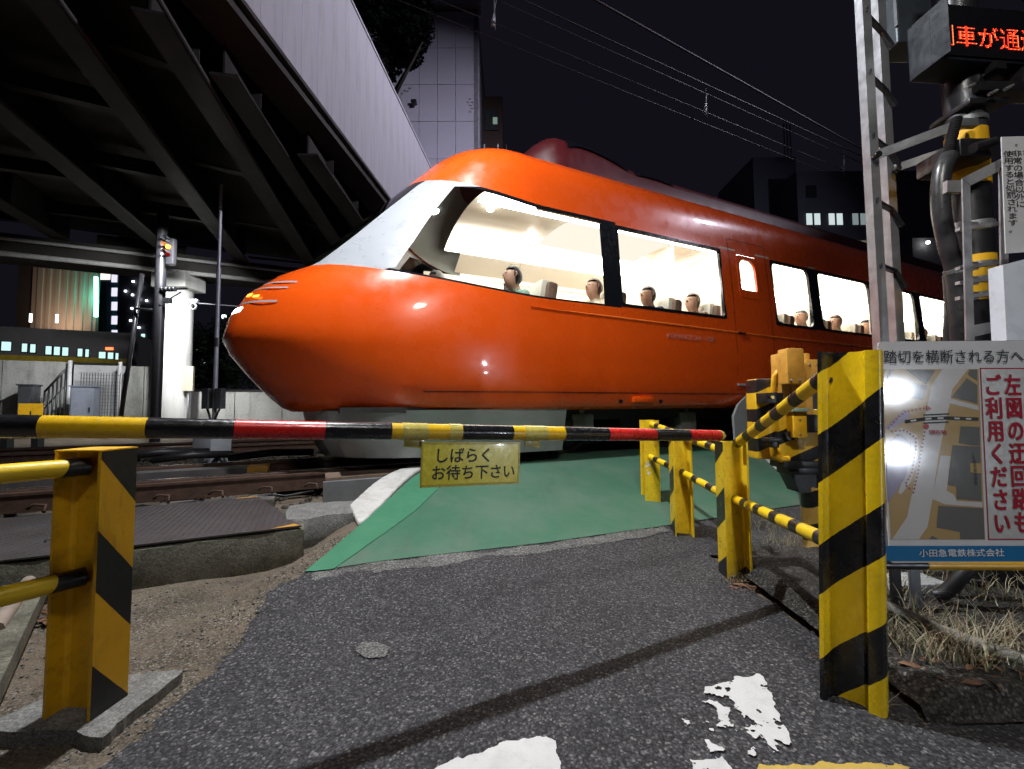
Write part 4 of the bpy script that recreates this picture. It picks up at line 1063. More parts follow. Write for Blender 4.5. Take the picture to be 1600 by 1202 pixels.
# interior
bb = B(); z = .74 + RAILZ; bb.prism([sd(.7, DC - 1.0, z), sd(2, DC - 1.33, z), sd(SEND - .05, DC - 1.33, z), sd(SEND - .05, DC + 1.33, z), sd(2, DC + 1.33, z), sd(.7, DC + 1.0, z)], (0, 0, .03)); bb.build('interior_floor', pbr('interior_carpet', (.16, .12, .10), .9), train)
bb = B(); g_ = []
for s in lin(1.75, SEND - .05, 20):
    row = []
    for k in range(11): x = -1 + 2 * k / 10; row.append(sd(s, DC + x * 1.0, RAILZ + 2.99 + .20 * (1 - x * x)))
    g_.append(row)
for a, b_ in zip(g_, g_[1:]):
    for k in range(10): bb.faces([a[k], b_[k], b_[k + 1], a[k + 1]], [(0, 1, 2, 3)])
bb.build('interior_ceiling', M['intceil'], train, smooth=60)
for side in (-1, 1):
    bb = B(); y0, y1 = 1.02, 1.24
    y0, y1 = .46, .94; a_ = [sd(1.75, DC + side * y0, RAILZ + 3.075), sd(1.75, DC + side * y1, RAILZ + 2.965), sd(SEND - .1, DC + side * y1, RAILZ + 2.965), sd(SEND - .1, DC + side * y0, RAILZ + 3.075)]
    bb.prism(a_, (0, 0, .01)); bb.build('ceiling_light', M['strip'], train)
    bb = B(); bb.bar(sd(2.1, DC + side * 1.29, RAILZ + 2.74), sd(SEND, DC + side * 1.29, RAILZ + 2.74), .03, .10); bb.build('window_header', M['intwall'], train)
    bb = B(); bb.bar(sd(1.6, DC + side * 1.36, RAILZ + 1.28), sd(SEND, DC + side * 1.36, RAILZ + 1.28), .02, .82); bb.build('lower_wall_panel', M['intwall'], train)
    for a, b_ in ((4.87, 5.17), (5.59, 5.89), (6.84, 7.01), (8.57, 8.83), (10.15, 10.29), (11.93, 12.17), (13.83, 14.02), (15.63, 15.87), (17.43, 19.)):
        bb = B(); bb.bar(sd(a, DC + side * 1.325, RAILZ + 2.22), sd(b_, DC + side * 1.325, RAILZ + 2.22), .02, 1.0, ); bb.build('wall_panel', M['intwall'], train)
for s, y in ((2.0, -.25), (2.9, .3), (3.9, -.2), (6.3, .2)):
    bb = B(); bb.tube([sd(s, DC + y, RAILZ + 3.14), sd(s, DC + y, RAILZ + 3.115)], .045, 14); bb.build('ceiling_spotlight', emit('spotlight_emission', (1, .95, .85), 30), train)
for side in (-1, 1): bb = B(); bb.prism([sd(2.0, DC + side * .95, RAILZ + 2.96), sd(3.05, DC + side * .95, RAILZ + 2.96), sd(3.05, DC + side * 1.27, RAILZ + 2.76), sd(2.0, DC + side * 1.27, RAILZ + 2.76)], (0, 0, .006)); bb.build('cove_panel', M['intwall'], train)
for a, b_, e_ in ((3.06, 4.98, 1.1), (5.9, SEND - .1, 2.4)):
    bb = B(); g_ = []
    for k in range(9): x = -1 + 2 * k / 8; g_.append((sd(a, DC + x * .43, RAILZ + 3.085 + .03 * (1 - x * x)), sd(b_, DC + x * .43, RAILZ + 3.085 + .03 * (1 - x * x))))
    for p_, q_ in zip(g_, g_[1:]): bb.faces([p_[0], p_[1], q_[1], q_[0]], [(0, 1, 2, 3)])
    bb.build('ceiling_glow_panel', emit('ceiling_panel_emission_%d' % (e_ * 10), (1, .92, .78), e_), train)  # glow given to the rear ceiling in place of indirect cove lighting
    for side in (-1, 1): bb = B(); bb.prism([sd(a, DC + side * .95, RAILZ + 2.96), sd(b_, DC + side * .95, RAILZ + 2.96), sd(b_, DC + side * 1.27, RAILZ + 2.76), sd(a, DC + side * 1.27, RAILZ + 2.76)], (0, 0, .006)); bb.build('cove_panel', M['intwall'] if e_ < 2 else emit('lit_cove_emission', (1, .93, .80), 2.2), train)
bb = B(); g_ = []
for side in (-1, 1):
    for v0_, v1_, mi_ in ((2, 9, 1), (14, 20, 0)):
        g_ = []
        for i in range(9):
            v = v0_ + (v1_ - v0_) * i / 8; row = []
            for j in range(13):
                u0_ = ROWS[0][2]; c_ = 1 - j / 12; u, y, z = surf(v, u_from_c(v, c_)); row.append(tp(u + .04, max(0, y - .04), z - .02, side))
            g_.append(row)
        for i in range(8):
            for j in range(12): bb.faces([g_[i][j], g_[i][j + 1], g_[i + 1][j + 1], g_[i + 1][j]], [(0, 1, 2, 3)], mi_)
bmesh.ops.remove_doubles(bb.bm, verts=bb.bm.verts, dist=.002); bb.build('front_lining', [pbr('dark_grey_lining', (.16, .17, .16), .7, 0, .1, 3), M['under']], train, smooth=60)  # upper front lining in an even dark grey
# bulkhead behind the entrance and luggage rail
for s in (5.0, 5.86):
    bb = B(); bb.prism([sd(s, DC - .4 + .0, RAILZ + .76), sd(s, DC + 1.33, RAILZ + .76), sd(s, DC + 1.33, RAILZ + 2.9), sd(s, DC - .4, RAILZ + 3.1)], TT * .03); bb.build('bulkhead', M['intwall'], train)
blind = pbr('added_cream_blind', (.80, .74, .62), .7, 0, .04, 6)  # blinds added on the far side so the windows look bright
for a, b_ in [(3.12, 4.85)] + WIN[1:]:
    bb = B(); bb.bar(sd(a, DC + 1.30, RAILZ + 2.22), sd(b_, DC + 1.30, RAILZ + 2.22), .008, 1.0); bb.build('added_blind', blind, train)
bb = B(); bb.bar(sd(1.5, DC + 1.25, RAILZ + 2.50), sd(2.88, DC + 1.30, RAILZ + 2.50), .008, .42); bb.build('added_blind', blind, train)
# seats
def seat_mesh():
    bb = B()
    bb.box((.0, 0, .42), (.46, .46, .14), bev=.04, mi=0); bb.box((.26, 0, .80), (.13, .46, .78), rot=Matrix.Rotation(.16, 3, 'Y'), bev=.05, mi=0)
    bb.box((.26, 0, 1.10), (.15, .34, .24), rot=Matrix.Rotation(.16, 3, 'Y'), bev=.05, mi=1); bb.box((.0, .26, .58), (.36, .05, .06), bev=.02, mi=0); bb.box((.0, -.26, .58), (.36, .05, .06), bev=.02, mi=0); bb.box((0, 0, .2), (.1, .3, .36), mi=0)
    o = bb.build('seat', [M['seat'], M['seatw']], train, smooth=40); return o
s_proto = seat_mesh(); first = True; yaw = math.atan2(TT.y, TT.x); seats = []
for s in [1.15, 2.0, 2.95, 3.85, 4.6] + [6.2 + .98 * i for i in range(12)]:
    for y in (-1.05, -.55, .55, 1.05):
        if s < 1.5 and abs(y) > .9: continue
        o = s_proto if first else s_proto.copy()
        if not first: COL.objects.link(o); o.parent = train
        first = False; o.location = sd(s, DC + y, RAILZ + .76); o.rotation_euler = (0, 0, yaw); seats.append((s, y))
# ---- passengers
def person_mesh(shirt, trouser, skin, hair, seed, lean=0., hairlong=False, arm=0):
    """seated figure, faces -x, seat surface at z=0.49; one skinned body, hair and face in the same mesh or as children"""
    bm = bmesh.new(); sk = bm.verts.layers.skin.verify()
    J = {'pelvis': ((.05, 0, .58), .15, .11), 'belly': ((.08, 0, .74), .145, .10), 'chest': ((.10 - lean, 0, .93), .165, .11), 'neck0': ((.09 - lean, 0, 1.05), .075, .07), 'neck': ((.075 - lean * 1.2, 0, 1.095), .056, .056),
         'head0': ((.045 - lean * 1.3, 0, 1.165), .088, .095), 'head': ((.055 - lean * 1.3, 0, 1.245), .098, .112), 'crown': ((.06 - lean * 1.3, 0, 1.31), .075, .085)}
    for s_, y in (('l', 1), ('r', -1)):
        J['sh' + s_] = ((.10 - lean, y * .17, 1.01), .06, .06); J['el' + s_] = ((-.0 - lean, y * .24, .80), .045, .045)
        hz = .72 if not (arm and y * arm > 0) else .98
        J['wr' + s_] = ((-.22 - lean, y * .14, hz), .03, .03); J['ha' + s_] = ((-.29 - lean, y * .11, hz + .02), .028, .02)
        J['hip' + s_] = ((.0, y * .10, .56), .085, .085); J['kn' + s_] = ((-.42, y * .12, .56), .06, .06); J['an' + s_] = ((-.44, y * .12, .13), .04, .04); J['to' + s_] = ((-.58, y * .12, .06), .04, .03)
    E_ = [('pelvis', 'belly'), ('belly', 'chest'), ('chest', 'neck0'), ('neck0', 'neck'), ('neck', 'head0'), ('head0', 'head'), ('head', 'crown')]
    for s_ in 'lr': E_ += [('chest', 'sh' + s_), ('sh' + s_, 'el' + s_), ('el' + s_, 'wr' + s_), ('wr' + s_, 'ha' + s_), ('pelvis', 'hip' + s_), ('hip' + s_, 'kn' + s_), ('kn' + s_, 'an' + s_), ('an' + s_, 'to' + s_)]
    V = {}
    for k, (p_, rx, ry) in J.items():
        v = bm.verts.new(p_); v[sk].radius = (rx, ry); V[k] = v
    V['pelvis'][sk].use_root = True
    for a, b__ in E_: bm.edges.new((V[a], V[b__]))
    me = bpy.data.meshes.new('person_cage'); bm.to_mesh(me); bm.free()
    o = bpy.data.objects.new('person_tmp', me); COL.objects.link(o); o.modifiers.new('s', 'SKIN').use_smooth_shade = True; sb = o.modifiers.new('d', 'SUBSURF'); sb.levels = 2; sb.render_levels = 2
    dg = bpy.context.evaluated_depsgraph_get(); dg.update(); out = bpy.data.meshes.new_from_object(o.evaluated_get(dg)); bpy.data.objects.remove(o); bpy.data.meshes.remove(me)
    return out
def person_dress(me0, lean, shirt, trouser, skin, hair):
    me = me0.copy(); me.materials.clear()
    for c_ in (shirt, trouser, skin, hair): me.materials.append(c_)
    hx = .055 - lean * 1.3
    for p in me.polygons:
        c_ = p.center; mi = 0
        if c_.z < .66 and c_.x < .22: mi = 1 if (c_.z < .64) else 0
        if c_.z > 1.085: mi = 2
        if c_.z > 1.13 and (c_.x > hx + .008 or c_.z > 1.275): mi = 3
        if c_.x < -.245 - lean and c_.z > .66: mi = 2
        p.material_index = mi; p.use_smooth = True
    me.name = 'person'; return me
protos = [(0., person_mesh(0, 0, 0, 0, 0, 0.)), (.10, person_mesh(0, 0, 0, 0, 0, .10)), (.04, person_mesh(0, 0, 0, 0, 0, .04, arm=-1))]
def clothing(nm, c_): return pbr(nm, c_, .85, 0, .12, 20)
skin_m = pbr('skin', (.52, .30, .20), .55, 0, .06, 20); hair_b = pbr('black_hair', (.015, .012, .011), .5, 0, .1, 40); hair_g = pbr('grey_hair', (.32, .31, .30), .6, 0, .1, 40); hair_br = pbr('brown_hair', (.10, .05, .025), .5, 0, .1, 40)
cl = {'white': clothing('white_shirt', (.65, .66, .68)), 'navy': clothing('navy_jacket', (.02, .03, .07)), 'black': clothing('black_coat', (.015, .015, .017)), 'pale green': clothing('pale_green_top', (.25, .38, .28)),
      'grey': clothing('grey_jumper', (.22, .22, .23)), 'brown': clothing('brown_coat', (.14, .075, .04)), 'red': clothing('red_jumper', (.35, .04, .04)), 'cream': clothing('cream_coat', (.60, .54, .42)), 'blue': clothing('blue_shirt', (.10, .18, .38))}
trou = clothing('dark_trousers', (.03, .03, .04))
PAX = [(1.15, -.55, 'white', hair_g, 0, 'grey haired person in white shirt in the front seat behind the white pillar'),
       (2.0, -1.05, 'pale green', hair_b, 1, 'person in pale green top leaning forward in the large front window'),
       (2.0, .55, 'brown', hair_b, 0, 'person in brown coat on the far side of the large front window'),
       (2.95, -1.05, 'cream', hair_br, 0, 'brown haired person in cream coat beside the black window pillar'),
       (2.95, 1.05, 'white', hair_b, 1, 'person in white shirt on the far side near the black window pillar'),
       (3.85, -1.05, 'navy', hair_b, 2, 'person in navy jacket holding up a phone in the second window'),
       (3.85, .55, 'black', hair_b, 0, 'person in black coat on the far side of the second window'),
       (4.6, -.55, 'blue', hair_b, 1, 'person in blue shirt near the rear end of the second window'),
       (6.2, -1.05, 'black', hair_b, 0, 'person in black coat in the first window behind the door'),
       (7.18, -1.05, 'grey', hair_g, 1, 'grey haired person in grey jumper in the second window behind the door'),
       (7.18, .55, 'red', hair_b, 0, 'person in red jumper on the far side of the window right of the door'),
       (8.16, -1.05, 'cream', hair_br, 1, 'brown haired person in cream coat in the window left of the ladder'),
       (8.16, -.55, 'brown', hair_b, 0, 'person in brown coat beside the cream coat passenger'),
       (9.14, -1.05, 'red', hair_b, 1, 'person in red jumper seen between the ladder stiles'),
       (10.12, -1.05, 'white', hair_b, 0, 'person in white shirt behind the right ladder stile'),
       (3.85, 1.05, 'grey', hair_g, 1, 'grey haired person in grey jumper on the far side of the second window'),
       (4.6, -1.05, 'brown', hair_br, 0, 'brown haired person in brown coat at the rear edge of the second window'),
       (6.2, .55, 'cream', hair_b, 1, 'black haired person in cream coat on the far side just behind the door'),
       (7.18, -.55, 'blue', hair_b, 1, 'person in blue shirt beside the grey haired passenger behind the door'),
       (8.16, .55, 'navy', hair_g, 0, 'grey haired person in navy jacket on the far side left of the ladder'),
       (9.14, -.55, 'pale green', hair_br, 0, 'person in pale green top beside the red jumper passenger at the ladder'),
       (11.1, -1.05, 'black', hair_br, 0, 'brown haired person in black coat in the last visible window')]
for s, y, c_, hr, k, lab in PAX:
    lean, me0 = protos[k]; me = person_dress(me0, lean, cl[c_], trou, skin_m, hr)
    o = link('person', me, None, sd(s, DC + y, RAILZ + .78), (0, 0, yaw)); tag(o, lab, 'person', 'passengers seated in the train')
    hx = .055 - lean * 1.3
    bb = B(); bb.tube([(hx - .098, 0, 1.245), (hx - .112, 0, 1.225), (hx - .095, 0, 1.215)], [.006, .012, .008], 8); bb.build('nose', skin_m, o, smooth=60)
    hb_ = bmesh.new(); bmesh.ops.create_uvsphere(hb_, u_segments=20, v_segments=14, radius=1)
    rr_ = random.Random(hash(lab) % 999 if False else len(lab)); long_ = rr_.random() < .45
    for v in hb_.verts:
        n1 = 1 + .05 * noise.noise(v.co * 3 + Vector((len(lab), 0, 0))); v.co = Vector((hx + .012 + v.co.x * .104 * n1, v.co.y * .094 * n1, 1.238 + v.co.z * .118 * n1))
    kill = [v for v in hb_.verts if (v.co.x < hx - .035 and v.co.z < 1.295) or (v.co.x < hx + .015 and v.co.z < 1.21) or v.co.z < (1.12 if long_ else 1.155)]
    bmesh.ops.delete(hb_, geom=kill, context='VERTS'); hm = bpy.data.meshes.new('hair'); hb_.to_mesh(hm); hb_.free(); hm.materials.append(hr)
    for p in hm.polygons: p.use_smooth = True
    link('hair', hm, o)
    for yy in (-.03, .03): bb = B(); bb.tube([(hx - .088, yy - .009, 1.255), (hx - .090, yy + .009, 1.255)], .005, 6); bb.build('eye', hair_b, o)
    bb = B(); bb.tube([(hx - .088, -.018, 1.19), (hx - .092, 0, 1.188), (hx - .088, .018, 1.19)], .004, 6); bb.build('mouth', pbr('lips', (.40, .14, .12), .5), o)
    for yy in (-1, 1): bb = B(); bb.tube([(hx + .0, yy * .083, 1.215), (hx + .01, yy * .094, 1.24), (hx + .0, yy * .084, 1.265)], .010, 6); bb.build('ear', skin_m, o, smooth=60)

# ================================================================== RIGHT SIDE: GATE MACHINE, LADDER, SIGNAL POST, SIGNS
def pbox(bb, x0, y0, x1, y1, Y, dep, bev=0., mi=None, yaw=0.):
    a = at(x0, y0, Y); b_ = at(x1, y1, Y); c_ = (a + b_) / 2 + Vector((0, dep / 2, 0))
    bb.box(c_, (abs(b_.x - a.x), dep, abs(a.z - b_.z)), bev=bev, mi=mi, rot=Matrix.Rotation(yaw, 3, 'Z') if yaw else None); return bb
GY = 2.62
gbase = at(1262, 800, GY); gb = thing('gate_machine', 'yellow and black barrier gate machine with counterweight blocks behind the tall rail post', 'gate machine', (gbase.x, gbase.y, 0))
def gpart(bb, name, mt, smooth=40):
    o = bb.build(name, mt, gb, smooth=smooth); o.location = (0, 0, 0); o.matrix_parent_inverse = Matrix.Translation(-gb.location); return o
cab_st = stripes('cabinet_stripes', .185, .44, -.42, 0, .02, yel=(.80, .48, .02), rust=.1)
bb = B(); pbox(bb, 1180, 592, 1246, 718, GY, .12, .018); o = gpart(bb, 'cabinet', cab_st)
bb = B(); pbox(bb, 1216, 640, 1286, 722, GY - .04, .14, .018); gpart(bb, 'drive_housing', cab_st)
oc = M['ochre']
bb = B(); pbox(bb, 1219, 552, 1236, 640, GY - .07, .10, .008); gpart(bb, 'counterweight_arm', oc)
bb = B(); pbox(bb, 1229, 544, 1259, 600, GY - .16, .09, .012); gpart(bb, 'counterweight_block', oc)
bb = B(); pbox(bb, 1256, 552, 1270, 640, GY - .02, .08, .010); gpart(bb, 'rear_block', oc)
bb = B(); pbox(bb, 1259, 562, 1290, 600, GY - .10, .06, .006); gpart(bb, 'arm_clamp', oc)
bb = B(); pbox(bb, 1236, 600, 1272, 650, GY - .08, .09, .010); gpart(bb, 'pivot_casting', oc)
bb = B()
for q in ((1236, 594), (1250, 594), (1265, 570), (1278, 570)):
    c_ = at(q[0], q[1], GY - .165 if q[0] < 1255 else GY - .105); bb.tube([c_, c_ - Vector((0, .008, 0))], .006, 8)
gpart(bb, 'bolt', M['galv'])
bb = B(); pbox(bb, 1197, 614, 1225, 630, GY - .10, .12, .004); gpart(bb, 'black_bracket', M['dark'])
c_ = at(1206, 621, GY - .11); bb = B(); bb.tube([c_, c_ - Vector((0, .01, 0))], .010, 10); gpart(bb, 'brass_bolt', pbr('brass', (.55, .35, .1), .35, .8))
c_ = at(1209, 596, GY - .01); bb = B(); bb.tube([c_ + Vector((-.012, 0, -.07)), c_ + Vector((-.012, -.02, .03)), c_ + Vector((.012, -.02, .06)), c_ + Vector((.05, 0, .05))], .012, 10); gpart(bb, 'hook', M['yellow'])
bb = B(); pbox(bb, 1240, 650, 1262, 684, GY - .11, .07, .004); gpart(bb, 'small_box', M['yellow'])
bb = B(); pbox(bb, 1239, 638, 1265, 643, GY - .12, .08, .001); gpart(bb, 'box_lid', pbr('greenish_plate', (.25, .36, .28), .5))
for q in ((1250, 656), (1250, 679)):
    c_ = at(*q, GY - .11); bb = B(); bb.tube([c_, c_ - Vector((0, .006, 0))], .005, 8); gpart(bb, 'screw', M['galv'])
bb = B(); pbox(bb, 1262, 648, 1292, 676, GY - .12, .16, .006); gpart(bb, 'clamp_band', M['dark'])
c_ = at(1231, 681, GY - .045); bb = B(); bb.tube([c_, c_ - Vector((0, .03, 0))], .028, 16); gpart(bb, 'round_lock', M['dark'])
bb = B(); pbox(bb, 1200, 685, 1223, 690, GY - .12, .07, .003); pbox(bb, 1206, 690, 1218, 700, GY - .10, .04, .003); gpart(bb, 'latch_lever', M['dark'])
c_ = at(1216, 706, GY - .03); bb = B(); bb.tube([c_ + Vector((-.03, 0, .03)), c_ + Vector((-.025, 0, -.02)), c_ + Vector((.01, 0, -.045)), c_ + Vector((.06, 0, -.045))], .022, 12); gpart(bb, 'curved_pipe', M['yellow'])
bb = B(); pbox(bb, 1224, 721, 1290, 732, GY - .05, .14, .006); pbox(bb, 1232, 731, 1290, 742, GY - .03, .12, .006); gpart(bb, 'base_plate', M['dark'])
a = at(1236, 742, GY); b_ = at(1290, 742, GY); c2 = at(1250, 770, GY); d2 = at(1282, 770, GY)
bb = B(); bb.prism([a, b_, d2, c2], (0, .12, 0)); gpart(bb, 'tapered_neck', M['dark'])
pz = at(1272, 760, GY + .05); bb = B(); bb.tube([(pz.x, pz.y, -.1), (pz.x, pz.y, pz.z)], .075, 20); gpart(bb, 'pole', stripes('machine_pole_stripes', .20, .5, -.5, 0, .05, yel=(.62, .40, .09), rust=.3))

# ladder
lad = thing('ladder', 'tall galvanized steel ladder with black rungs strapped to the signal post', 'ladder', (1.8, 2.1, 0))
A0, A1 = at(1352, 0, 2.10), at(1383, 535, 2.10); Lx = (A0.x + A1.x) / 2
LA = Vector((Lx, 2.10, 0)); RB = at(1394, 300, 2.26); LB = Vector((RB.x, 2.26, 0)); HT = 3.9
def lpart(bb, name, mt): o = bb.build(name, mt, lad); o.matrix_parent_inverse = Matrix.Translation(-lad.location); return o
dl_ = (LB - LA).normalized(); pn = Vector((dl_.y, -dl_.x, 0))
for P_ in (LA, LB):
    bb = B(); c_ = P_; t_ = .005; wv, dv = .050, .038   # channel section: flange facing the camera plus two lips
    u = Vector((1, .10, 0)).normalized(); v = Vector((-u.y, u.x, 0))
    for (o0, o1, w_, d_) in ((0, 0, wv, t_), (-wv / 2 + t_ / 2, dv / 2 + .0026, t_, dv), (wv / 2 - t_ / 2, dv / 2 + .0026, t_, dv)):
        q = c_ + u * o0 + v * o1; bb.bar(q, q + Vector((0, 0, HT)), w_ if abs(o0) < 1e-6 else t_, t_ if abs(o0) < 1e-6 else dv, up=v)
    lpart(bb, 'stile', M['galv'])
rz = []
for k in range(-1, 12):
    z = at(1364, 213, 2.10).z + (k - 1) * .345
    if z < .1 or z > HT: continue
    bb = B(); p = LA + Vector((.01, .03, z + .02)); q = LB + Vector((-.02, -.012, z + .02)); r_ = LB + Vector((.026, -.02, z - .075))
    bb.bar(p, q, .022, .018); bb.bar(q, r_, .022, .018); lpart(bb, 'rung', M['dark'])
    bb = B(); c_ = LA + Vector((-.005, -.003, z)); 
    for dz in (-.008, 0, .008): bb.tube([c_ + Vector((0, 0, dz)), c_ + Vector((0, -.012, dz))], .0035, 6)
    lpart(bb, 'rung_bolt', M['dark'])
POLE = Vector((at(1515, 150, 2.02).x, 2.05, 0))
zs1 = at(1372, 240, 2.08).z
bb = B(); bb.bar(LA + Vector((.01, -.012, zs1)), at(1490, 197, 2.0), .006, .045); lpart(bb, 'strap', M['galv'])
bb = B(); bb.bar(LB + Vector((.01, -.012, at(1405, 262, 2.24).z)), at(1488, 233, 2.16), .006, .042); lpart(bb, 'strap', M['galv'])
for q, Y in (((1371, 242), 2.07), ((1402, 264), 2.22)):
    c_ = at(*q, Y); bb = B(); bb.tube([c_ + Vector((0, .02, 0)), c_ - Vector((0, .012, 0))], .016, 8); lpart(bb, 'strap_bolt', M['dark'])

# signal post
pst = thing('signal_post', 'thick black and yellow banded signal post on a wide black base', 'post', (POLE.x, POLE.y, 0))
def ppart(bb, name, mt, smooth=50): o = bb.build(name, mt, pst, smooth=smooth); o.matrix_parent_inverse = Matrix.Translation(-pst.location); return o
def zpx(py, Y=2.02): return at(1520, py, Y).z
R_ = .075
for y0, y1, mt, nm in ((-120, 145, M['dark'], 'black_section'), (145, 205, pbr('worn_black_band', (.05, .055, .065), .4, .3, .2), 'clamp_section'), (205, 290, M['yellow'], 'yellow_section'), (290, 400, M['dark'], 'black_section'), (400, 470, M['yellow'], 'yellow_section'), (470, 560, M['dark'], 'black_section')):
    bb = B(); bb.tube([(POLE.x, POLE.y, zpx(y1)), (POLE.x, POLE.y, zpx(y0))], R_ + (.004 if 'yellow' in nm else 0), 24); ppart(bb, nm, mt)
bb = B(); bb.tube([(POLE.x, POLE.y, 0), (POLE.x, POLE.y, zpx(560))], R_ + .002, 24); ppart(bb, 'lower_section', M['dark'])
bb = B(); bb.tube([(POLE.x + .03, POLE.y, .02), (POLE.x + .03, POLE.y, .24)], .135, 28); bb.tube([(POLE.x + .03, POLE.y, .24), (POLE.x + .03, POLE.y, .30)], .135, 28, r2=.09); ppart(bb, 'base_cylinder', pbr('glossy_black_base', (.015, .016, .020), .25, .2, .2, 8, (.05, .05, .05), .4))
bb = B(); bb.tube([(POLE.x, POLE.y, .0), (POLE.x, POLE.y, .03)], .25, 8); ppart(bb, 'foot_plate', M['dark'])
for k in range(4):
    a = .6 + k * 1.57; bb = B(); c_ = Vector((POLE.x + .21 * math.cos(a), POLE.y + .21 * math.sin(a), .03)); bb.tube([c_, c_ + Vector((0, 0, .05))], .014, 6); ppart(bb, 'anchor_bolt', M['dark'])
for py in (190, 352, 415, 438, 462):
    bb = B(); z = zpx(py); bb.tube([(POLE.x, POLE.y, z - .012), (POLE.x, POLE.y, z + .012)], R_ + .008, 24); pbox(bb, 1498, py - 6, 1530, py + 6, 1.93, .03, .002); ppart(bb, 'steel_clamp', M['galv'] if py > 200 else M['galvd'])
bb = B(); pbox(bb, 1500, 215, 1560, 243, 1.90, .22, .012); c_ = at(1520, 232, 1.86); bb.tube([c_, c_ + Vector((.10, 0, .03))], .022, 10); ppart(bb, 'black_clamp_casting', M['dark'])
bb = B(); bb.box(Vector((POLE.x + .18, POLE.y - .05, zpx(150))), (.42, .10, .05), bev=.01); bb.box(Vector((POLE.x + .02, POLE.y, zpx(172))), (.20, .2, .03), bev=.01); ppart(bb, 'cross_bracket', M['dark'])
for q in ((1510, 138), (1545, 148), (1570, 140)):
    c_ = at(*q, 1.92); bb = B(); bb.tube([c_, c_ + Vector((.04, 0, .02))], .008, 8); ppart(bb, 'bracket_bolt', M['galv'])
# black cable sheaths
def rod(name, pts, r_, mt, label, cat, group=None, seg=14):
    bb = B(); 
    P_ = [Vector(p) for p in pts]; out = []
    for i in range(len(P_) - 1):
        p0, p1, p2, p3 = P_[max(0, i - 1)], P_[i], P_[i + 1], P_[min(len(P_) - 1, i + 2)]
        for k in range(6):
            t = k / 6; out.append(.5 * ((2 * p1) + (p2 - p0) * t + (2 * p0 - 5 * p1 + 4 * p2 - p3) * t * t + (3 * p1 - p0 - 3 * p2 + p3) * t ** 3))
    out.append(P_[-1]); bb.tube(out, r_, seg); return tag(bb.build(name, mt, smooth=60), label, cat, group)
shm = pbr('dark_grey_cable_sheath', (.028, .028, .030), .32, 0, .15, 10, (.08, .08, .08), .3)
o = rod('cable_sheath', [at(1483, 245, 1.93), at(1472, 270, 1.92), at(1470, 325, 1.92), at(1481, 385, 1.92), at(1492, 425, 1.92), at(1500, 520, 1.92), at(1510, 700, 1.94), at(1520, 900, 1.98)], .036, shm, 'thick dark grey cable sheath bulging left of the signal post', 'cable', 'cables on the signal post')
c_ = at(1492, 423, 1.92)
bb = B(); bb.tube([c_ + Vector((-.008, 0, .012)), c_ + Vector((.004, 0, -.012))], .0385, 16); ob = bb.build('hose_clamp', M['galv'], o, smooth=40)
rr = []; pp = []
for i in range(50):
    p = at(1495 - 18 * (i / 49), 185 + 70 * (i / 49), 1.93); pp.append(p); rr.append(.022 if i % 2 else .018)
bb = B(); bb.tube(pp, rr, 12); tag(bb.build('corrugated_conduit', M['rubber'], smooth=60), 'short corrugated conduit feeding the grey cable sheath', 'conduit')
rod('cable_sheath', [at(1482, 430, 1.99), at(1485, 480, 1.99), at(1483, 530, 1.99), at(1490, 700, 1.99), at(1500, 860, 1.99)], .022, shm, 'thinner black cable behind the grey sheath', 'cable', 'cables on the signal post')
rod('ground_cable', [at(1560, 820, 1.8), at(1520, 880, 1.75), at(1478, 925, 1.78), at(1462, 930, 1.80)], .026, M['rubber'], 'black cable looping down to the ground under the map sign', 'cable')
rod('ground_cable', [at(1530, 830, 1.84), at(1508, 890, 1.84), at(1490, 925, 1.85)], .02, M['rubber'], 'second black cable loop right beside the pole base', 'cable')
c_ = at(1455, 938, 1.80); bb = B(); bb.tube([(c_.x, c_.y, .03), (c_.x, c_.y, .075)], .035, 14); tag(bb.build('ground_socket', M['rubber']), 'black round cable socket on the ground', 'socket')
rod('ground_pipe', [at(1380, 945, 1.62), at(1480, 990, 1.50), at(1620, 1040, 1.36)], .022, M['concrete'], 'dirty grey pipe lying in the weeds', 'pipe')
p = at(1420, 933, 1.95); bb = B(); bb.box((p.x, p.y, .07), (.26, .14, .10), bev=.01, rot=Matrix.Rotation(.1, 3, 'Z')); tag(bb.build('concrete_block', pbr('pale_concrete_block', (.42, .43, .43), .85, 0, .15, 9, (.2, .2, .18), .4, .4, 50)), 'pale concrete block in the weeds behind the map sign', 'concrete block')
for i, px in enumerate((1398, 1428)):
    p = at(px, 890, 1.75); bb = B(); bb.box((p.x, p.y, .19), (.040, .012, .40)); tag(bb.build('support_leg', M['galvd'] if i else M['dark']), ['dark flat steel leg under the left end of the map sign', 'grey flat steel leg under the map sign'][i], 'leg')

# LED display
led = thing('led_display', 'black display box showing red Japanese dot letters, at the top right', 'display')
fy = 1.90; yawl = D2R(5.0)
org = at(1476, 88, fy); rot = Matrix.Rotation(yawl, 4, 'Z'); led.matrix_world = Matrix.Translation(org) @ rot
bb = B(); W_, Dp, Hb = .95, .15, .28
bb.box((W_ / 2, Dp / 2 + .012, Hb / 2), (W_, Dp, Hb), bev=.006); bb.build('display_case', pbr('blue_black_case', (.016, .020, .026), .35, .3, .3, 6, (.07, .08, .09), .4), led)
bb = B()
bb.box((-.003, .05, Hb / 2), (.004, .16, Hb - .004)); bb.box((-.0035, .052, Hb / 2), (.0045, .004, Hb - .02)); bb.build('side_plate', MATS['blue_black_case'], led)
bb = B(); bb.box((W_ / 2, .008, Hb / 2), (W_ - .03, .006, Hb - .03)); bb.build('display_panel', pbr('matt_black_panel', (.006, .006, .007), .3, 0, .1), led)
me = text_mesh('列車が通過', .117, ink, 0, .006); 
xs_ = [v.co.x for v in me.vertices]; ys_ = [v.co.y for v in me.vertices]
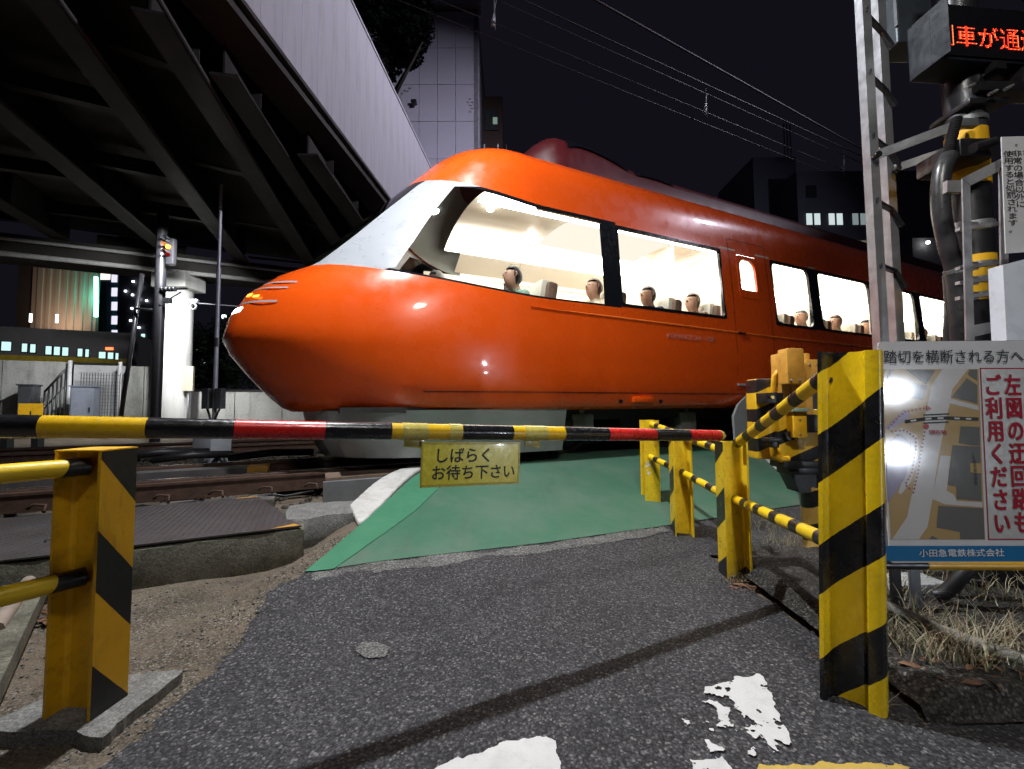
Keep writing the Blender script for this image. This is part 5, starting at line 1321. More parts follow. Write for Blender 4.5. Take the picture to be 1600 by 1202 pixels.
bm = bmesh.new(); bm.from_mesh(me); bvh = BVHTree.FromBMesh(bm); bm.free()
x_off = (1500 - 1476) / 650 * 1.9 - .117 * 1.0; px_m = .117 / 17.; bb = B(); z_lo = .058
nx_ = int((max(xs_)) / px_m) + 1; ny_ = int((max(ys_) - min(ys_)) / px_m) + 1
dcol = emit('red_led_emission', (1, .035, .012), 5.0); dcol2 = emit('orange_led_emission', (1, .16, .05), 5.0)
for i in range(nx_):
    for j in range(ny_ + 1):
        x = i * px_m; y = min(ys_) + j * px_m; h_ = bvh.ray_cast(Vector((x, y, 1)), Vector((0, 0, -1)))
        X_ = x + x_off
        if h_[0] is None or X_ < .016 or X_ > W_ - .03: continue
        r_ = px_m * .36; c_ = Vector((X_, .0035, z_lo + y - min(ys_))); bb.faces([c_ + Vector((r_ * math.cos(k * 1.047), 0, r_ * math.sin(k * 1.047))) for k in range(6)], [(0, 1, 2, 3, 4, 5)], mi=(i * 7 + j * 3) % 3 == 0)
o = bb.build('red_dot', [dcol, dcol2], led); o['kind'] = 'stuff'
bb = B(); bb.box((.55, .06, -.05), (.22, .09, .09), bev=.006); bb.box((.30, .06, -.02), (.06, .12, .04)); bb.build('mounting_bracket', M['dark'], led)
rb = thing('relay_cabinet', 'dark blue-grey cabinet behind the ladder top, left of the LED display', 'cabinet')
a = at(1398, 60, 2.45); bb = B(); bb.box((a.x + .10, a.y + .05, a.z + .35), (.22, .16, .80), bev=.01); bb.build('cabinet_body', pbr('blue_grey_cabinet', (.07, .085, .10), .4, .3, .2, 6), rb)
bb = B(); bb.box((a.x - .012, a.y - .03, a.z + .3), (.01, .02, .5)); bb.build('door_edge', M['galvd'], rb)

# galvanized frame and the two plates at the right edge
fr = thing('sign_bracket', 'galvanized flat steel frame carrying the white plates beside the signal post', 'frame'); fY = 1.66
def fpoly(pts, Y, th, name, mt, parent):
    bb = B(); bb.prism([at(x, y, Y) for x, y in pts], (0, th, 0)); return bb.build(name, mt, parent)
fpoly([(1504, 278), (1564, 248), (1572, 262), (1517, 290)], fY, .006, 'frame_top_bar', M['galv'], fr)
fpoly([(1504, 279), (1516, 290), (1523, 532), (1510, 532)], fY, .006, 'frame_side_bar', M['galv'], fr)
fpoly([(1562, 262), (1574, 262), (1578, 520), (1566, 520)], fY, .006, 'frame_side_bar', M['galv'], fr)
fpoly([(1522, 508), (1578, 498), (1578, 514), (1523, 526)], fY, .006, 'frame_bottom_bar', M['galv'], fr)
fpoly([(1480, 282), (1506, 282), (1506, 300), (1480, 300)], fY + .1, .02, 'frame_clamp', M['galv'], fr)
for i, (py) in enumerate((352, 413, 436, 460)):
    fpoly([(1500, py + 3), (1560, py - 6), (1560, py), (1500, py + 8)], fY + .05, .02, 'cross_strap', M['galv'], fr)
ns = thing('notice_plate', 'tall white notice plate with vertical black Japanese text on misuse', 'sign')
nY = 1.60
fpoly([(1565, 214), (1690, 210), (1700, 388), (1572, 396)], nY, .004, 'plate_sheet', M['whitesign'], ns)
def fit_text(body, x0, y0, x1, y1, Y, mt, parent, bold=.01, lsp=1., name='lettering', off=.0012):
    """text fitted into the rectangle whose corners lie at those places of the plane Y"""
    me = text_mesh(body, .1, mt, .0, bold, lsp=lsp); ym = (y0 + y1) / 2; a = at(x0, ym, Y); b_ = at(x1, ym, Y); a.z = at((x0 + x1) / 2, y1, Y).z; b_.z = at((x0 + x1) / 2, y0, Y).z
    xs_ = [v.co.x for v in me.vertices]; ys_ = [v.co.y for v in me.vertices]; sx = abs(b_.x - a.x) / (max(xs_) - min(xs_)); sy = abs(b_.z - a.z) / (max(ys_) - min(ys_))
    for v in me.vertices: v.co = Vector(((v.co.x - min(xs_)) * sx, -v.co.z, (v.co.y - min(ys_)) * sy))
    o = link(name, me, parent, (a.x, Y - off, a.z)); return o
fit_text('使\n用\nす\nる\nと\n処\n罰\nさ\nれ\nま\nす\n。', 1571, 236, 1587, 364, nY, ink, ns, .004)
fit_text('非\n常\nの\n場\n合\n以\n外\nに', 1584, 235, 1599, 324, nY, ink, ns, .004)
fit_text('な\nる\nま\nで', 1599, 234, 1612, 280, nY, ink, ns, .004)
bb = B(); c_ = at(1588, 227, nY - .001); bb.tube([c_ + Vector((math.cos(k * .5236) * .004, 0, math.sin(k * .5236) * .004)) for k in range(13)], .0008, 5, cap=False); bb.build('small_ring', ink, ns)
wb = thing('white_box', 'blank white scuffed box lid at the right edge above the map sign', 'box')
fpoly([(1567, 414), (1700, 380), (1706, 532), (1573, 532)], 1.56, .05, 'box_shell', pbr('scuffed_white_enamel', (.60, .64, .70), .3, 0, .06, 6, (.35, .38, .42), .35, .05, 20), wb)

# map sign
MY = 1.38
ms = thing('map_sign', 'large white map sign with black title, red vertical text and blue strip, right edge', 'sign')
def z3(X, Y): return 1340 + X / 3.162, 520 + Y / 3.162
bb = B()
a = at(1372, 534, MY); b_ = at(1372, 880, MY); c_ = at(1645, 880, MY)
x0, x1, z0, z1 = a.x, c_.x, b_.z, a.z; rc = .014; out = []
for cx, cz, a0_ in ((x1 - rc, z0 + rc, -90), (x1 - rc, z1 - rc, 0), (x0 + rc, z1 - rc, 90), (x0 + rc, z0 + rc, 180)):
    for k in range(6): q = D2R(a0_ + 18 * k); out.append(Vector((cx + rc * math.cos(q), MY, cz + rc * math.sin(q))))
bb.prism(out, (0, .004, 0)); bb.build('sign_board', M['whitesign'], ms)
bb = B(); bb.bar(Vector((x0 + .03, MY + .012, z1 - .1)), Vector((x1 - .03, MY + .012, z1 - .1)), .02, .03); bb.bar(Vector((x0 + .03, MY + .012, z0 + .1)), Vector((x1 - .03, MY + .012, z0 + .1)), .02, .03); bb.build('rear_batten', M['galvd'], ms)
lay = [0]
def flat(pts, mt, name='map_area', conv=z3):
    lay[0] += 1; off = .0006 + .00022 * lay[0]; bb = B(); bb.faces([at(*conv(*p), MY - off) for p in pts], [tuple(range(len(pts)))]); return bb
def enam(nm, c_): return pbr(nm, c_, .11, 0, .03, 10, rv=.1)
tan = enam('map_tan', (.34, .235, .10)); gry = enam('map_grey', (.105, .105, .10)); whi = enam('map_white', (.44, .43, .43)); lav = enam('map_lavender', (.24, .22, .33)); redm = enam('sign_red', (.30, .014, .030)); blum = enam('sign_blue', (.012, .13, .30)); blk = pbr('map_black', (.010, .010, .011), .5, 0, .03, 10, spec=.2)
flat([(118, 180), (598, 180), (630, 1022), (165, 1022)], tan).build('map_ground', tan, ms)
ar = B()
def addflat(coll, pts, lv, conv=z3): coll.faces([at(*conv(*p), MY - .0008 - .0003 * lv) for p in pts], [tuple(range(len(pts)))])
roads = B()
addflat(roads, [(418, 180), (546, 180), (468, 280), (455, 345), (400, 605), (370, 820), (345, 960), (302, 1022), (170, 1022), (245, 910), (270, 790), (325, 480), (335, 400), (365, 260)], 1)
addflat(roads, [(455, 325), (597, 362), (598, 384), (450, 348)], 1.3); addflat(roads, [(410, 607), (460, 610), (440, 780), (475, 800), (490, 832), (616, 838), (617, 862), (430, 848), (368, 822)], 1.3)
addflat(roads, [(170, 500), (215, 470), (290, 505), (300, 540), (290, 640), (262, 740), (215, 800), (200, 790), (262, 620), (262, 545), (210, 500)], 1.5)
roads.build('map_road', whi, ms)
o = ms.children[-1]; o['kind'] = 'stuff'
bl = [[(240, 182), (385, 184), (340, 255)], [(180, 232), (342, 262), (325, 332), (160, 300)], [(540, 225), (592, 260), (593, 350), (465, 318)], [(555, 182), (592, 182), (592, 238), (545, 205)], [(510, 462), (603, 466), (605, 560), (557, 555), (500, 545)], [(470, 556), (606, 563), (614, 832), (490, 822), (488, 760), (445, 752)], [(400, 855), (622, 868), (629, 1020), (508, 1020), (506, 985), (390, 962)], [(368, 1003), (400, 1020), (355, 1020)]]
for q in bl: k = B(); addflat(k, q, 2); k.build('map_building', gry, ms)
for q in [[(205, 500), (255, 540), (258, 620), (235, 720), (150, 840), (140, 560)], [(135, 472), (235, 375), (262, 412), (165, 482)]]: k = B(); addflat(k, q, 2); k.build('map_station', lav, ms)
for q in [[(120, 182), (140, 182), (112, 250), (100, 250)], [(160, 182), (175, 182), (150, 245), (140, 242)]]: k = B(); addflat(k, q, 2); k.build('map_track_sketch', gry, ms)
k = B(); addflat(k, [(556, 645), (612, 645), (613, 695), (558, 690)], 3); k.build('map_area', tan, ms)
def mline(pts, w_, mt, name, lv=4):
    k = B()
    for (ax, ay), (bx, by) in zip(pts, pts[1:]):
        L = math.hypot(bx - ax, by - ay); nx, ny = -(by - ay) / L * w_ / 2, (bx - ax) / L * w_ / 2
        addflat(k, [(ax + nx, ay + ny), (bx + nx, by + ny), (bx - nx, by - ny), (ax - nx, ay - ny)], lv)
    return k.build(name, mt, ms)
mline([(235, 440), (330, 426), (440, 421), (598, 427)], 16, blk, 'railway_line', 4)
for a_, b__ in (((262, 436), (290, 432)), ((335, 426), (365, 424)), ((395, 423), (425, 422)), ((478, 423), (505, 424)), ((535, 425), (562, 426))): mline([a_, b__], 8, whi, 'railway_dash', 5)
mline([(325, 407), (452, 401)], 6, blk, 'map_barrier', 4); mline([(325, 447), (450, 441)], 6, blk, 'map_barrier', 4)
dots = []
def dotline(pts, step=19):
    rem = 0
    for (ax, ay), (bx, by) in zip(pts, pts[1:]):
        L = math.hypot(bx - ax, by - ay); t = rem
        while t < L: dots.append((ax + (bx - ax) * t / L, ay + (by - ay) * t / L)); t += step
        rem = t - L
dotline([(155, 468), (200, 420), (240, 388), (335, 372)]); dotline([(332, 490), (318, 580), (300, 690), (276, 790)]); dotline([(172, 487), (235, 482), (290, 520), (290, 580), (270, 690), (236, 752), (265, 775)])
k = B()
for q in dots: addflat(k, [(q[0] + 4.5 * math.cos(i * .785), q[1] + 4.5 * math.sin(i * .785)) for i in range(8)], 6)
o = k.build('route_dot', redm, ms); o['kind'] = 'stuff'
k = B(); addflat(k, [(342, 358), (366, 374), (342, 386)], 6); k.build('route_arrow', redm, ms)
k = B(); addflat(k, [(340 + 13 * math.cos(i * .5236), 464 + 13 * math.sin(i * .5236)) for i in range(12)], 6); k.build('location_dot', redm, ms)
def mt_text(body, X0, Y0, X1, Y1, mt, bold=.01, lsp=1.): x0_, y0_ = z3(X0, Y0); x1_, y1_ = z3(X1, Y1); return fit_text(body, x0_, y0_, x1_, y1_, MY - .0022, mt, ms, bold, lsp)
mt_text('現在地', 354, 480, 440, 503, redm, .02)
mt_text('J\nR\n東\n京\n総\n合\n病\n院', 570, 590, 588, 752, blk, .0)
mt_text('踏切を横断される方へ', 128, 84, 818, 150, blk, .005)
k = B(); addflat(k, [(604, 174), (900, 174), (930, 1024), (646, 1024)], 1); k.build('red_frame', redm, ms)
k = B(); addflat(k, [(610, 180), (893, 180), (922, 1018), (651, 1018)], 2); k.build('text_panel', pbr('grey_white_panel', (.36, .355, .34), .22, 0, .03, 10), ms)
mt_text('ご\n利\n用\nく\nだ\nさ\nい', 646, 205, 734, 988, redm, .030)
mt_text('左\n図\nの\n迂\n回\n路\nも', 746, 205, 832, 988, redm, .030)
k = B(); addflat(k, [(121, 1053), (960, 1053), (962, 1130), (136, 1128), (122, 1110)], 1); k.build('blue_strip', blum, ms)
mt_text('小田急電鉄株式会社', 302, 1068, 722, 1106, pbr('pale_strip_lettering', (.50, .52, .52), .3), .012)

# verge on the right with kerb edge
def verge_z(x, y): return .082 + .014 * noise.noise(Vector((x * 5, y * 5, 2))) + .006 * noise.noise(Vector((x * 19, y * 19, 2))) - .075 * sm((1.275 - y) / .03) - .05 * sm((1.265 - x) / .06)
struct(grid_sheet('verge', lin(1.20, 4.2, 200), lin(1.235, 2.5, 90), verge_z, ground_mat('dark_verge_soil', [(0, (.028, .026, .024)), (.5, (.05, .046, .042)), (.9, (.085, .08, .07)), (1, (.15, .14, .13))], 110, .005, (4, .4), .95, .15)))
# dry weeds
straw = []
for nm, c_ in (('straw_grass', (.30, .25, .15)), ('pale_dry_grass', (.34, .31, .22)), ('olive_grass', (.11, .14, .05)), ('brown_dry_stem', (.15, .10, .06))): straw.append(pbr(nm, c_, .75, 0, .25, 30))
def weeds(name, places, n_, hmin, hmax, zf, seed, wmul=1.):
    rnd = random.Random(seed); bb = B()
    for i in range(n_):
        cx, cy_, rx, ry = rnd.choice(places); x = cx + rnd.gauss(0, rx); y = cy_ + rnd.gauss(0, ry); z = zf(x, y)
        L = rnd.uniform(hmin, hmax); a = rnd.random() * 6.28; lean = rnd.uniform(.25, 1.25); w_ = rnd.uniform(.0010, .0026) * wmul; p = Vector((x, y, z)); d_ = Vector((math.cos(a) * math.sin(lean * .4), math.sin(a) * math.sin(lean * .4), math.cos(lean * .4)))
        side = Vector((-math.sin(a + rnd.uniform(-.5, .5)), math.cos(a), 0)).normalized(); pts = []; ns_ = 4; droop = rnd.uniform(.3, 1.4)
        for k in range(ns_ + 1):
            f = k / ns_; pts.append(p.copy()); d_ = (d_ + Vector((math.cos(a) * .25, math.sin(a) * .25, -.30 * droop)) * .7).normalized() if k else d_; p = p + d_ * (L / ns_) + Vector((rnd.gauss(0, .003), rnd.gauss(0, .003), 0))
            if p.z < z + .002: p.z = z + .002 + .004 * rnd.random()
        mi = rnd.choices((0, 1, 2, 3), (5, 5, 2, 3))[0]
        for k in range(ns_):
            w0 = w_ * (1 - k / ns_ * .8); w1 = w_ * (1 - (k + 1) / ns_ * .8)
            bb.faces([pts[k] - side * w0, pts[k] + side * w0, pts[k + 1] + side * w1, pts[k + 1] - side * w1], [(0, 1, 2, 3)], mi)
    o = bb.build(name, straw); o['kind'] = 'stuff'; return o
def wpl(px, py, z=.09): p = atz(px, py, z); return p
pl_ = []
for px, py, r_ in ((1400, 930, .06), (1430, 975, .08), (1480, 1000, .08), (1520, 1030, .05), (1580, 1000, .07), (1400, 1000, .05), (1450, 1020, .06), (1600, 1030, .08), (1560, 930, .12), (1410, 900, .12)):
    p = wpl(px, py); pl_.append((p.x, p.y, r_, r_ * .5))
weeds('dry_grass', pl_, 1000, .04, .15, verge_z, 11)
pl_ = []
for px, py, r_ in ((1225, 850, .08), (1250, 880, .07), (1270, 920, .06), (1210, 825, .10), (1265, 860, .10)):
    p = onground(px, py); pl_.append((p.x, p.y, r_, r_ * .6))
weeds('dry_grass', pl_, 900, .04, .13, zground, 12, .7)
pl_ = [(P3.x + .0, P3.y - .07, .05, .02), (P3.x + .07, P3.y - .03, .03, .02)]
weeds('weed_tuft', pl_, 220, .015, .05, gh, 13, 1.2); weeds('weed_tuft', [(P3.x + .02, P3.y - .05, .03, .01)], 14, .15, .26, gh, 14, .6)
p = atz(1368, 1106, 0); weeds('weed_tuft', [(p.x, p.y - .01, .012, .006)], 26, .03, .09, lambda x, y: .0, 15)
p = onground(1268, 935); weeds('weed_tuft', [(p.x - .05, p.y - .02, .01, .01)], 10, .06, .12, gh, 16, .9)
p = atz(1500, 1040, .09); 
leaves_o = leaves('fallen_leaves', p.x, p.y, 34, .16, leaf_m, 21)
for v in leaves_o.data.vertices: v.co.z += .085
p = onground(1165, 915); leaves('fallen_leaves', p.x, p.y, 80, .10, leaf_m, 22)
# small litter: rubber ring, pink petal
bb = B(); p = atz(1275, 1028, 0); bb.tube([Vector((p.x + math.cos(k * .4) * .016 * (1 + .15 * math.sin(k * 1.3)), p.y + math.sin(k * .4) * .013, gh(p.x, p.y) + .009)) for k in range(17)], .0012, 6, cap=False); tag(bb.build('rubber_band', pbr('brown_rubber', (.16, .08, .06), .5)), 'small brown rubber band on the asphalt left of the rail post', 'rubber band')

# ================================================================== THE ROAD BRIDGE OVERHEAD
def horiz(az_deg, X0, Y): return Vector((X0 + Y * math.tan(D2R(az_deg)), Y, 0))
br = thing('road_bridge', 'dark elevated road bridge with steel girders, pale panelled parapet and round pier', 'bridge')
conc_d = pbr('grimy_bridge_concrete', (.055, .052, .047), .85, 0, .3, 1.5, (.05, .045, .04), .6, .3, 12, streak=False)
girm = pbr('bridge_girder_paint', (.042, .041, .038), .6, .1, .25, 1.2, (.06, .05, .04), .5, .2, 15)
# soffit slab between the left side and the fascia
YA, YB = -6, 19.5
def yend(az_, X0, d): return (d + .4289 * X0) / (.9033 - .4289 * math.tan(D2R(az_)))
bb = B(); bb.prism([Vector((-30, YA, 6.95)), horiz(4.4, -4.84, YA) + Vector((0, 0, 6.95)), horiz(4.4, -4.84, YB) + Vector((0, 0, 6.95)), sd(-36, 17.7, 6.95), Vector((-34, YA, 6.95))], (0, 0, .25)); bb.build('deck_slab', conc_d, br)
bb = B(); a, b_ = horiz(4.4, -4.84, YA), horiz(4.4, -4.22, YA); c_, d_ = horiz(4.4, -4.22, YB), horiz(4.4, -4.84, YB)
for q in (a, b_, c_, d_): q.z = 6.42
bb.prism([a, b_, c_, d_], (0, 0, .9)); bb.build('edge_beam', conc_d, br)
bb = B(); a, b_ = horiz(4.4, -4.20, YA), horiz(4.4, -4.12, YA); c_, d_ = horiz(4.4, -4.12, YB), horiz(4.4, -4.20, YB)
for q in (a, b_, c_, d_): q.z = 6.55
bb.prism([a, b_, c_, d_], (0, 0, .06)); bb.build('drip_moulding', conc_d, br)
panm = pbr('lavender_white_parapet_panel', (.40, .39, .42), .6, 0, .10, .8, (.20, .175, .14), .5, streak=True)
dirp = Vector((math.sin(D2R(4.4)), math.cos(D2R(4.4)), 0)); bb = B(); bb.box((0, 0, 0), (.05, .516, 3.16), bev=.002); first = bb.build('parapet_panel', panm, br)
for i in range(34):
    o = first if i == 0 else first.copy()
    if i: COL.objects.link(o); o.parent = br
    o.location = Vector((-4.16, 0, 8.22)) + dirp * (2.5 + .52 * i); o.rotation_euler = (0, 0, -D2R(4.4))
bb = B(); bb.bar(Vector((-4.16, 0, 9.84)) + dirp * 2.2, Vector((-4.16, 0, 9.84)) + dirp * 20.2, .10, .06); bb.build('parapet_coping', panm, br)
def girder(az_deg, X0, y0, y1, zb=5.92, w_=.40, h_=1.0, web=.03):
    y1 = yend(az_deg, X0, 16.9)
    p, q = horiz(az_deg, X0, y0), horiz(az_deg, X0, y1)
    bb = B(); bb.bar(p + Vector((0, 0, zb + .02)), q + Vector((0, 0, zb + .02)), w_, .04); bb.bar(p + Vector((0, 0, zb + .04 + h_ / 2)), q + Vector((0, 0, zb + .04 + h_ / 2)), web, h_)
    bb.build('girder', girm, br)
    n_ = int((y1 - y0) / 1.6); dr = (q - p).normalized(); sdv_ = Vector((dr.y, -dr.x, 0))
    for i in range(n_):
        c_ = p.lerp(q, (i + .5) / n_); bb = B(); bb.bar(c_ - sdv_ * (w_ * .45) + Vector((0, 0, zb + .5)), c_ + sdv_ * (w_ * .45) + Vector((0, 0, zb + .5)), .02, .9); bb.build('web_stiffener', girm, br)
GS = [(-21, -3.86, 4, 19), (-21, -6.0, 2, 17.5), (-21, -8.65, 1, 16), (-21, -11.6, 0, 15), (-15, -3.2, 5, 24), (-9, -3.35, 6, 30), (-3, -3.6, 8, 38)]
for g_ in GS: girder(*g_)
# cross frames between the girders
for (A_, B_) in zip(GS[:3], GS[1:4]):
    for k in range(6):
        y = 4.5 + k * 2.3; p = horiz(A_[0], A_[1], y + .9); q = horiz(B_[0], B_[1], y)
        bb = B(); bb.bar(p + Vector((0, 0, 6.45)), q + Vector((0, 0, 6.45)), .18, .03); bb.bar(p + Vector((0, 0, 6.62)), q + Vector((0, 0, 6.62)), .03, .34); bb.build('cross_frame', girm, br)
for k in range(6):
    y = 6 + k * 3.; p = horiz(-15, -3.2, y + .8); q = horiz(-21, -3.86, y); bb = B(); bb.bar(p + Vector((0, 0, 6.45)), q + Vector((0, 0, 6.45)), .18, .03); bb.build('cross_frame', girm, br)
    y = 8 + k * 4; p = horiz(-9, -3.35, y + .8); q = horiz(-15, -3.2, y); bb = B(); bb.bar(p + Vector((0, 0, 6.45)), q + Vector((0, 0, 6.45)), .18, .03); bb.build('cross_frame', girm, br)
for az_, X0_, dz in ((-21, -3.6, 5.86), (-21, -5.7, 5.88), (-15, -2.95, 5.86)):
    p, q = horiz(az_, X0_, 4), horiz(az_, X0_, yend(az_, X0_, 16.5)); bb = B(); bb.tube([p + Vector((0, 0, dz)), q + Vector((0, 0, dz))], .035, 8); bb.build('conduit', MATS['bridge_girder_paint'], br)
# pier with cap beam and drain pipes along it
pm_ = pbr('white_pier_paint', (.62, .62, .58), .6, 0, .08, 1.5, (.3, .29, .25), .4, .15, 12, streak=True)
pp0 = atd(269, 600, 17.0)
bb = B(); bb.tube([(pp0.x, pp0.y, 0), (pp0.x, pp0.y, 5.1)], .50, 32); bb.build('round_pier', pm_, br, smooth=50)
bb = B(); bb.box((pp0.x + .2, pp0.y - .1, 5.05), (1.1, .9, .5), bev=.03); bb.build('pier_head', pm_, br)
bb = B(); bb.bar(sd(-30, 17.1, 5.62), sd(6, 17.1, 5.62), 1.1, .62); bb.build('cap_beam', conc_d, br)
for z_, r_, d__ in ((5.28, .07, 16.35), (5.72, .05, 16.4)):
    bb = B(); bb.tube([sd(-30, d__, z_), sd(6, d__, z_)], r_, 10); bb.build('drain_pipe', pbr('pale_pipe_paint', (.5, .5, .48), .5, 0, .1, 3, (.2, .2, .18), .4), br)
# lamp under the bridge that lights the pier (seen as a white point)
lp = atd(257, 423, 15.2)
ul = thing('under_bridge_lamp', 'small white floodlight shining on the round white pier', 'lamp')
bb = B(); bb.box(lp + Vector((0, -.02, .05)), (.14, .12, .06), bev=.01); bb.build('lamp_body', M['dark'], ul)
bb = B(); bb.tube([lp + Vector((0, 0, .01)), lp + Vector((0, 0, -.025))], .035, 12); bb.build('lamp_lens', emit('floodlight_emission', (.95, .97, 1), 60), ul)
lamp('pier_floodlight', lp + Vector((.35, -.3, -.35)), (pp0.x + .1, pp0.y - .3, 2.2), 115, .15, (.96, .98, 1.0), 135)
lamp('wall_fill_light', (-8.0, 9.6, 5.2), (-13, 15, .4), 150, .3, (.95, .97, 1.0), 95)  # added light on the walls behind the tracks, no lamp built for it

# ================================================================== BEHIND THE TRACKS
wm = M['concrete2']
def wall(name, s0, s1, d, z1, n_, label, z0=0., extra=None):
    t = thing(name, label, 'wall')
    for i in range(n_):
        a = s0 + (s1 - s0) * i / n_ + .012; b_ = s0 + (s1 - s0) * (i + 1) / n_ - .012
        bb = B(); bb.bar(sd(a, d, (z0 + z1) / 2), sd(b_, d, (z0 + z1) / 2), .22, z1 - z0); bb.build('wall_panel', wm, t)
    bb = B(); bb.bar(sd(s0, d + .02, (z0 + z1) / 2 - .02), sd(s1, d + .02, (z0 + z1) / 2 - .02), .16, z1 - z0 - .05); bb.build('wall_core', conc_d, t)
    return t
WD = 18.0
sA = to_sd(atd(104, 600, WD))[0]; zA = atd(60, 565, WD).z
wall('retaining_wall', sA - 8.4, sA, WD, zA, 6, 'stained tall concrete wall at the left edge behind the tracks')
sB0, sB1 = to_sd(atd(197, 600, WD))[0], to_sd(atd(238, 600, WD))[0]
wall('retaining_wall', sB0, sB1 + .3, WD, atd(215, 573, WD).z, 2, 'short tall concrete wall section left of the dark mast')
sC0, sC1 = to_sd(atd(288, 600, WD))[0], 14
wall('retaining_wall', sC0, sC1, WD, atd(380, 613, WD).z, 12, 'low pale concrete wall running behind the train nose')
# mesh gate between the wall sections
gt = thing('mesh_gate', 'white framed mesh gate between the concrete walls', 'gate')
gw = pbr('dirty_white_gate', (.50, .50, .49), .6, 0, .1, 4, (.2, .19, .17), .4)
z_t = atd(150, 570, WD).z
bb = B(); bb.bar(sd(sA + .05, WD + .3, z_t / 2), sd(sB0 - .05, WD + .3, z_t / 2), .05, z_t); bb.build('backing_panel', gw, gt)
for s in (sA + .12, sB0 - .12): bb = B(); bb.tube([sd(s, WD - .15, 0), sd(s, WD - .15, z_t + .1)], .05, 10); bb.build('gate_post', gw, gt)
p0, p1 = to_sd(atd(127, 583, WD - .2))[0], to_sd(atd(188, 583, WD - .2))[0]
for i in range(15): s = p0 + (p1 - p0) * i / 14; bb = B(); bb.bar(sd(s, WD - .2, .1), sd(s, WD - .2, atd(150, 583, WD).z), .018, .018, up=NN); bb.build('mesh_bar', M['galvd'], gt)
for i in range(18): z_ = .15 + i * .11; bb = B(); bb.bar(sd(p0, WD - .21, z_), sd(p1, WD - .21, z_), .012, .012); bb.build('mesh_bar', M['galvd'], gt)
def cab(px0, px1, pyt, d, label, mt, dep=.4):
    a, b_ = atd(px0, pyt, d), atd(px1, pyt, d); c_ = (a + b_) / 2; t = thing('equipment_cabinet', label, 'cabinet', (c_.x, c_.y, 0), math.atan2(TT.y, TT.x), 'cabinets along the wall')
    W_ = (b_ - a).length; H_ = c_.z - .05; bb = B(); bb.box((0, dep / 2, .05 + H_ / 2), (W_, dep, H_), bev=.01); bb.build('cabinet_body', mt, t); bb = B(); bb.box((0, dep / 2, .06 + H_), (W_ + .06, dep + .06, .04)); bb.build('cabinet_roof', mt, t)
    bb = B(); bb.box((0, -.012, .05 + H_ / 2), (W_ * .88, .02, H_ * .9), bev=.004); bb.build('cabinet_door', mt, t); bb = B(); bb.box((W_ * .36, -.03, .05 + H_ * .55), (.03, .03, .14)); bb.build('door_handle', M['dark'], t)
cab(28, 52, 602, 17.2, 'dark narrow equipment cabinet against the stained wall', pbr('dark_cabinet_paint', (.06, .065, .07), .5, .1, .2, 5))
cab(110, 147, 604, 16.9, 'blue-grey equipment cabinet in front of the mesh gate', pbr('blue_grey_cabinet_paint', (.20, .22, .26), .45, .1, .12, 4, (.1, .1, .1), .3))
a = atd(48, 640, 16.6); t = thing('warning_board', 'small yellow warning board at the foot of the dark cabinet', 'sign')
bb = B(); bb.box(a, (.5, .02, .34), rot=Matrix.Rotation(math.atan2(TT.y, TT.x), 3, 'Z')); bb.build('board', M['yellow'], t); bb = B(); bb.box(a - Vector((0, 0, .35)), (.04, .03, .6)); bb.build('board_post', M['dark'], t)
# stair railing
st = thing('stair_railing', 'dark metal stair railing climbing the wall beside the gate', 'railing')
r0, r1 = atd(70, 612, 16.8), atd(103, 577, 16.8)
bb = B(); bb.tube([r0, r1], .03, 8); bb.tube([r0 - Vector((0, 0, .5)), r1 - Vector((0, 0, .5))], .02, 8); bb.build('handrail', M['dark'], st)
for i in range(6): q = r0.lerp(r1, i / 5); bb = B(); bb.tube([Vector((q.x, q.y, .0)), q], .022, 8); bb.build('baluster', M['dark'], st)
# box beside the pier
p = atd(295, 592, 16.6); bx = thing('junction_box', 'cream junction box mounted beside the white pier', 'box'); bb = B(); bb.box(p, (.26, .2, .80), rot=Matrix.Rotation(math.atan2(TT.y, TT.x), 3, 'Z'), bev=.01); bb.build('box_body', pbr('cream_box', (.50, .47, .36), .5, 0, .1, 4, (.3, .2, .1), .3), bx); bb = B(); bb.tube([p - Vector((0, 0, .4)), p - Vector((0, 0, 1.9))], .03, 8); bb.build('conduit', M['galvd'], bx)
# thin grey pole with two boxes in front of the train nose
q0 = at(335, 650, 9.0); q1 = at(345, 288, 9.0)
tp_ = thing('thin_pole', 'thin grey pole with two small boxes standing just left of the train nose', 'pole')
bb = B(); bb.tube([(q0.x, 9.0, .05), (q0.x, 9.0, 4.0)], .045, 12); bb.tube([(q0.x, 9.0, 4.0), (q0.x, 9.0, q1.z)], .034, 12); bb.build('pole_tube', pbr('pale_grey_pole_paint', (.52, .54, .58), .4, .2, .12, 8, (.25, .25, .26), .3), tp_, smooth=40)
for px in (324, 344): p = at(px, 623, 8.95); bb = B(); bb.box(p, (.14, .16, .44), bev=.01); bb.build('relay_box', M['galvd'], tp_); bb = B(); bb.tube([p - Vector((0, 0, .2)), p + Vector(((q0.x - p.x) * .6, 0, -.42)), Vector((q0.x, 9, p.z - .6))], .022, 8); bb.build('box_cable', M['rubber'], tp_)
bb = B(); c_ = at(338, 535, 8.97); bb.box(c_, (.06, .05, .2), bev=.01); bb.build('pole_clamp', M['galvd'], tp_)
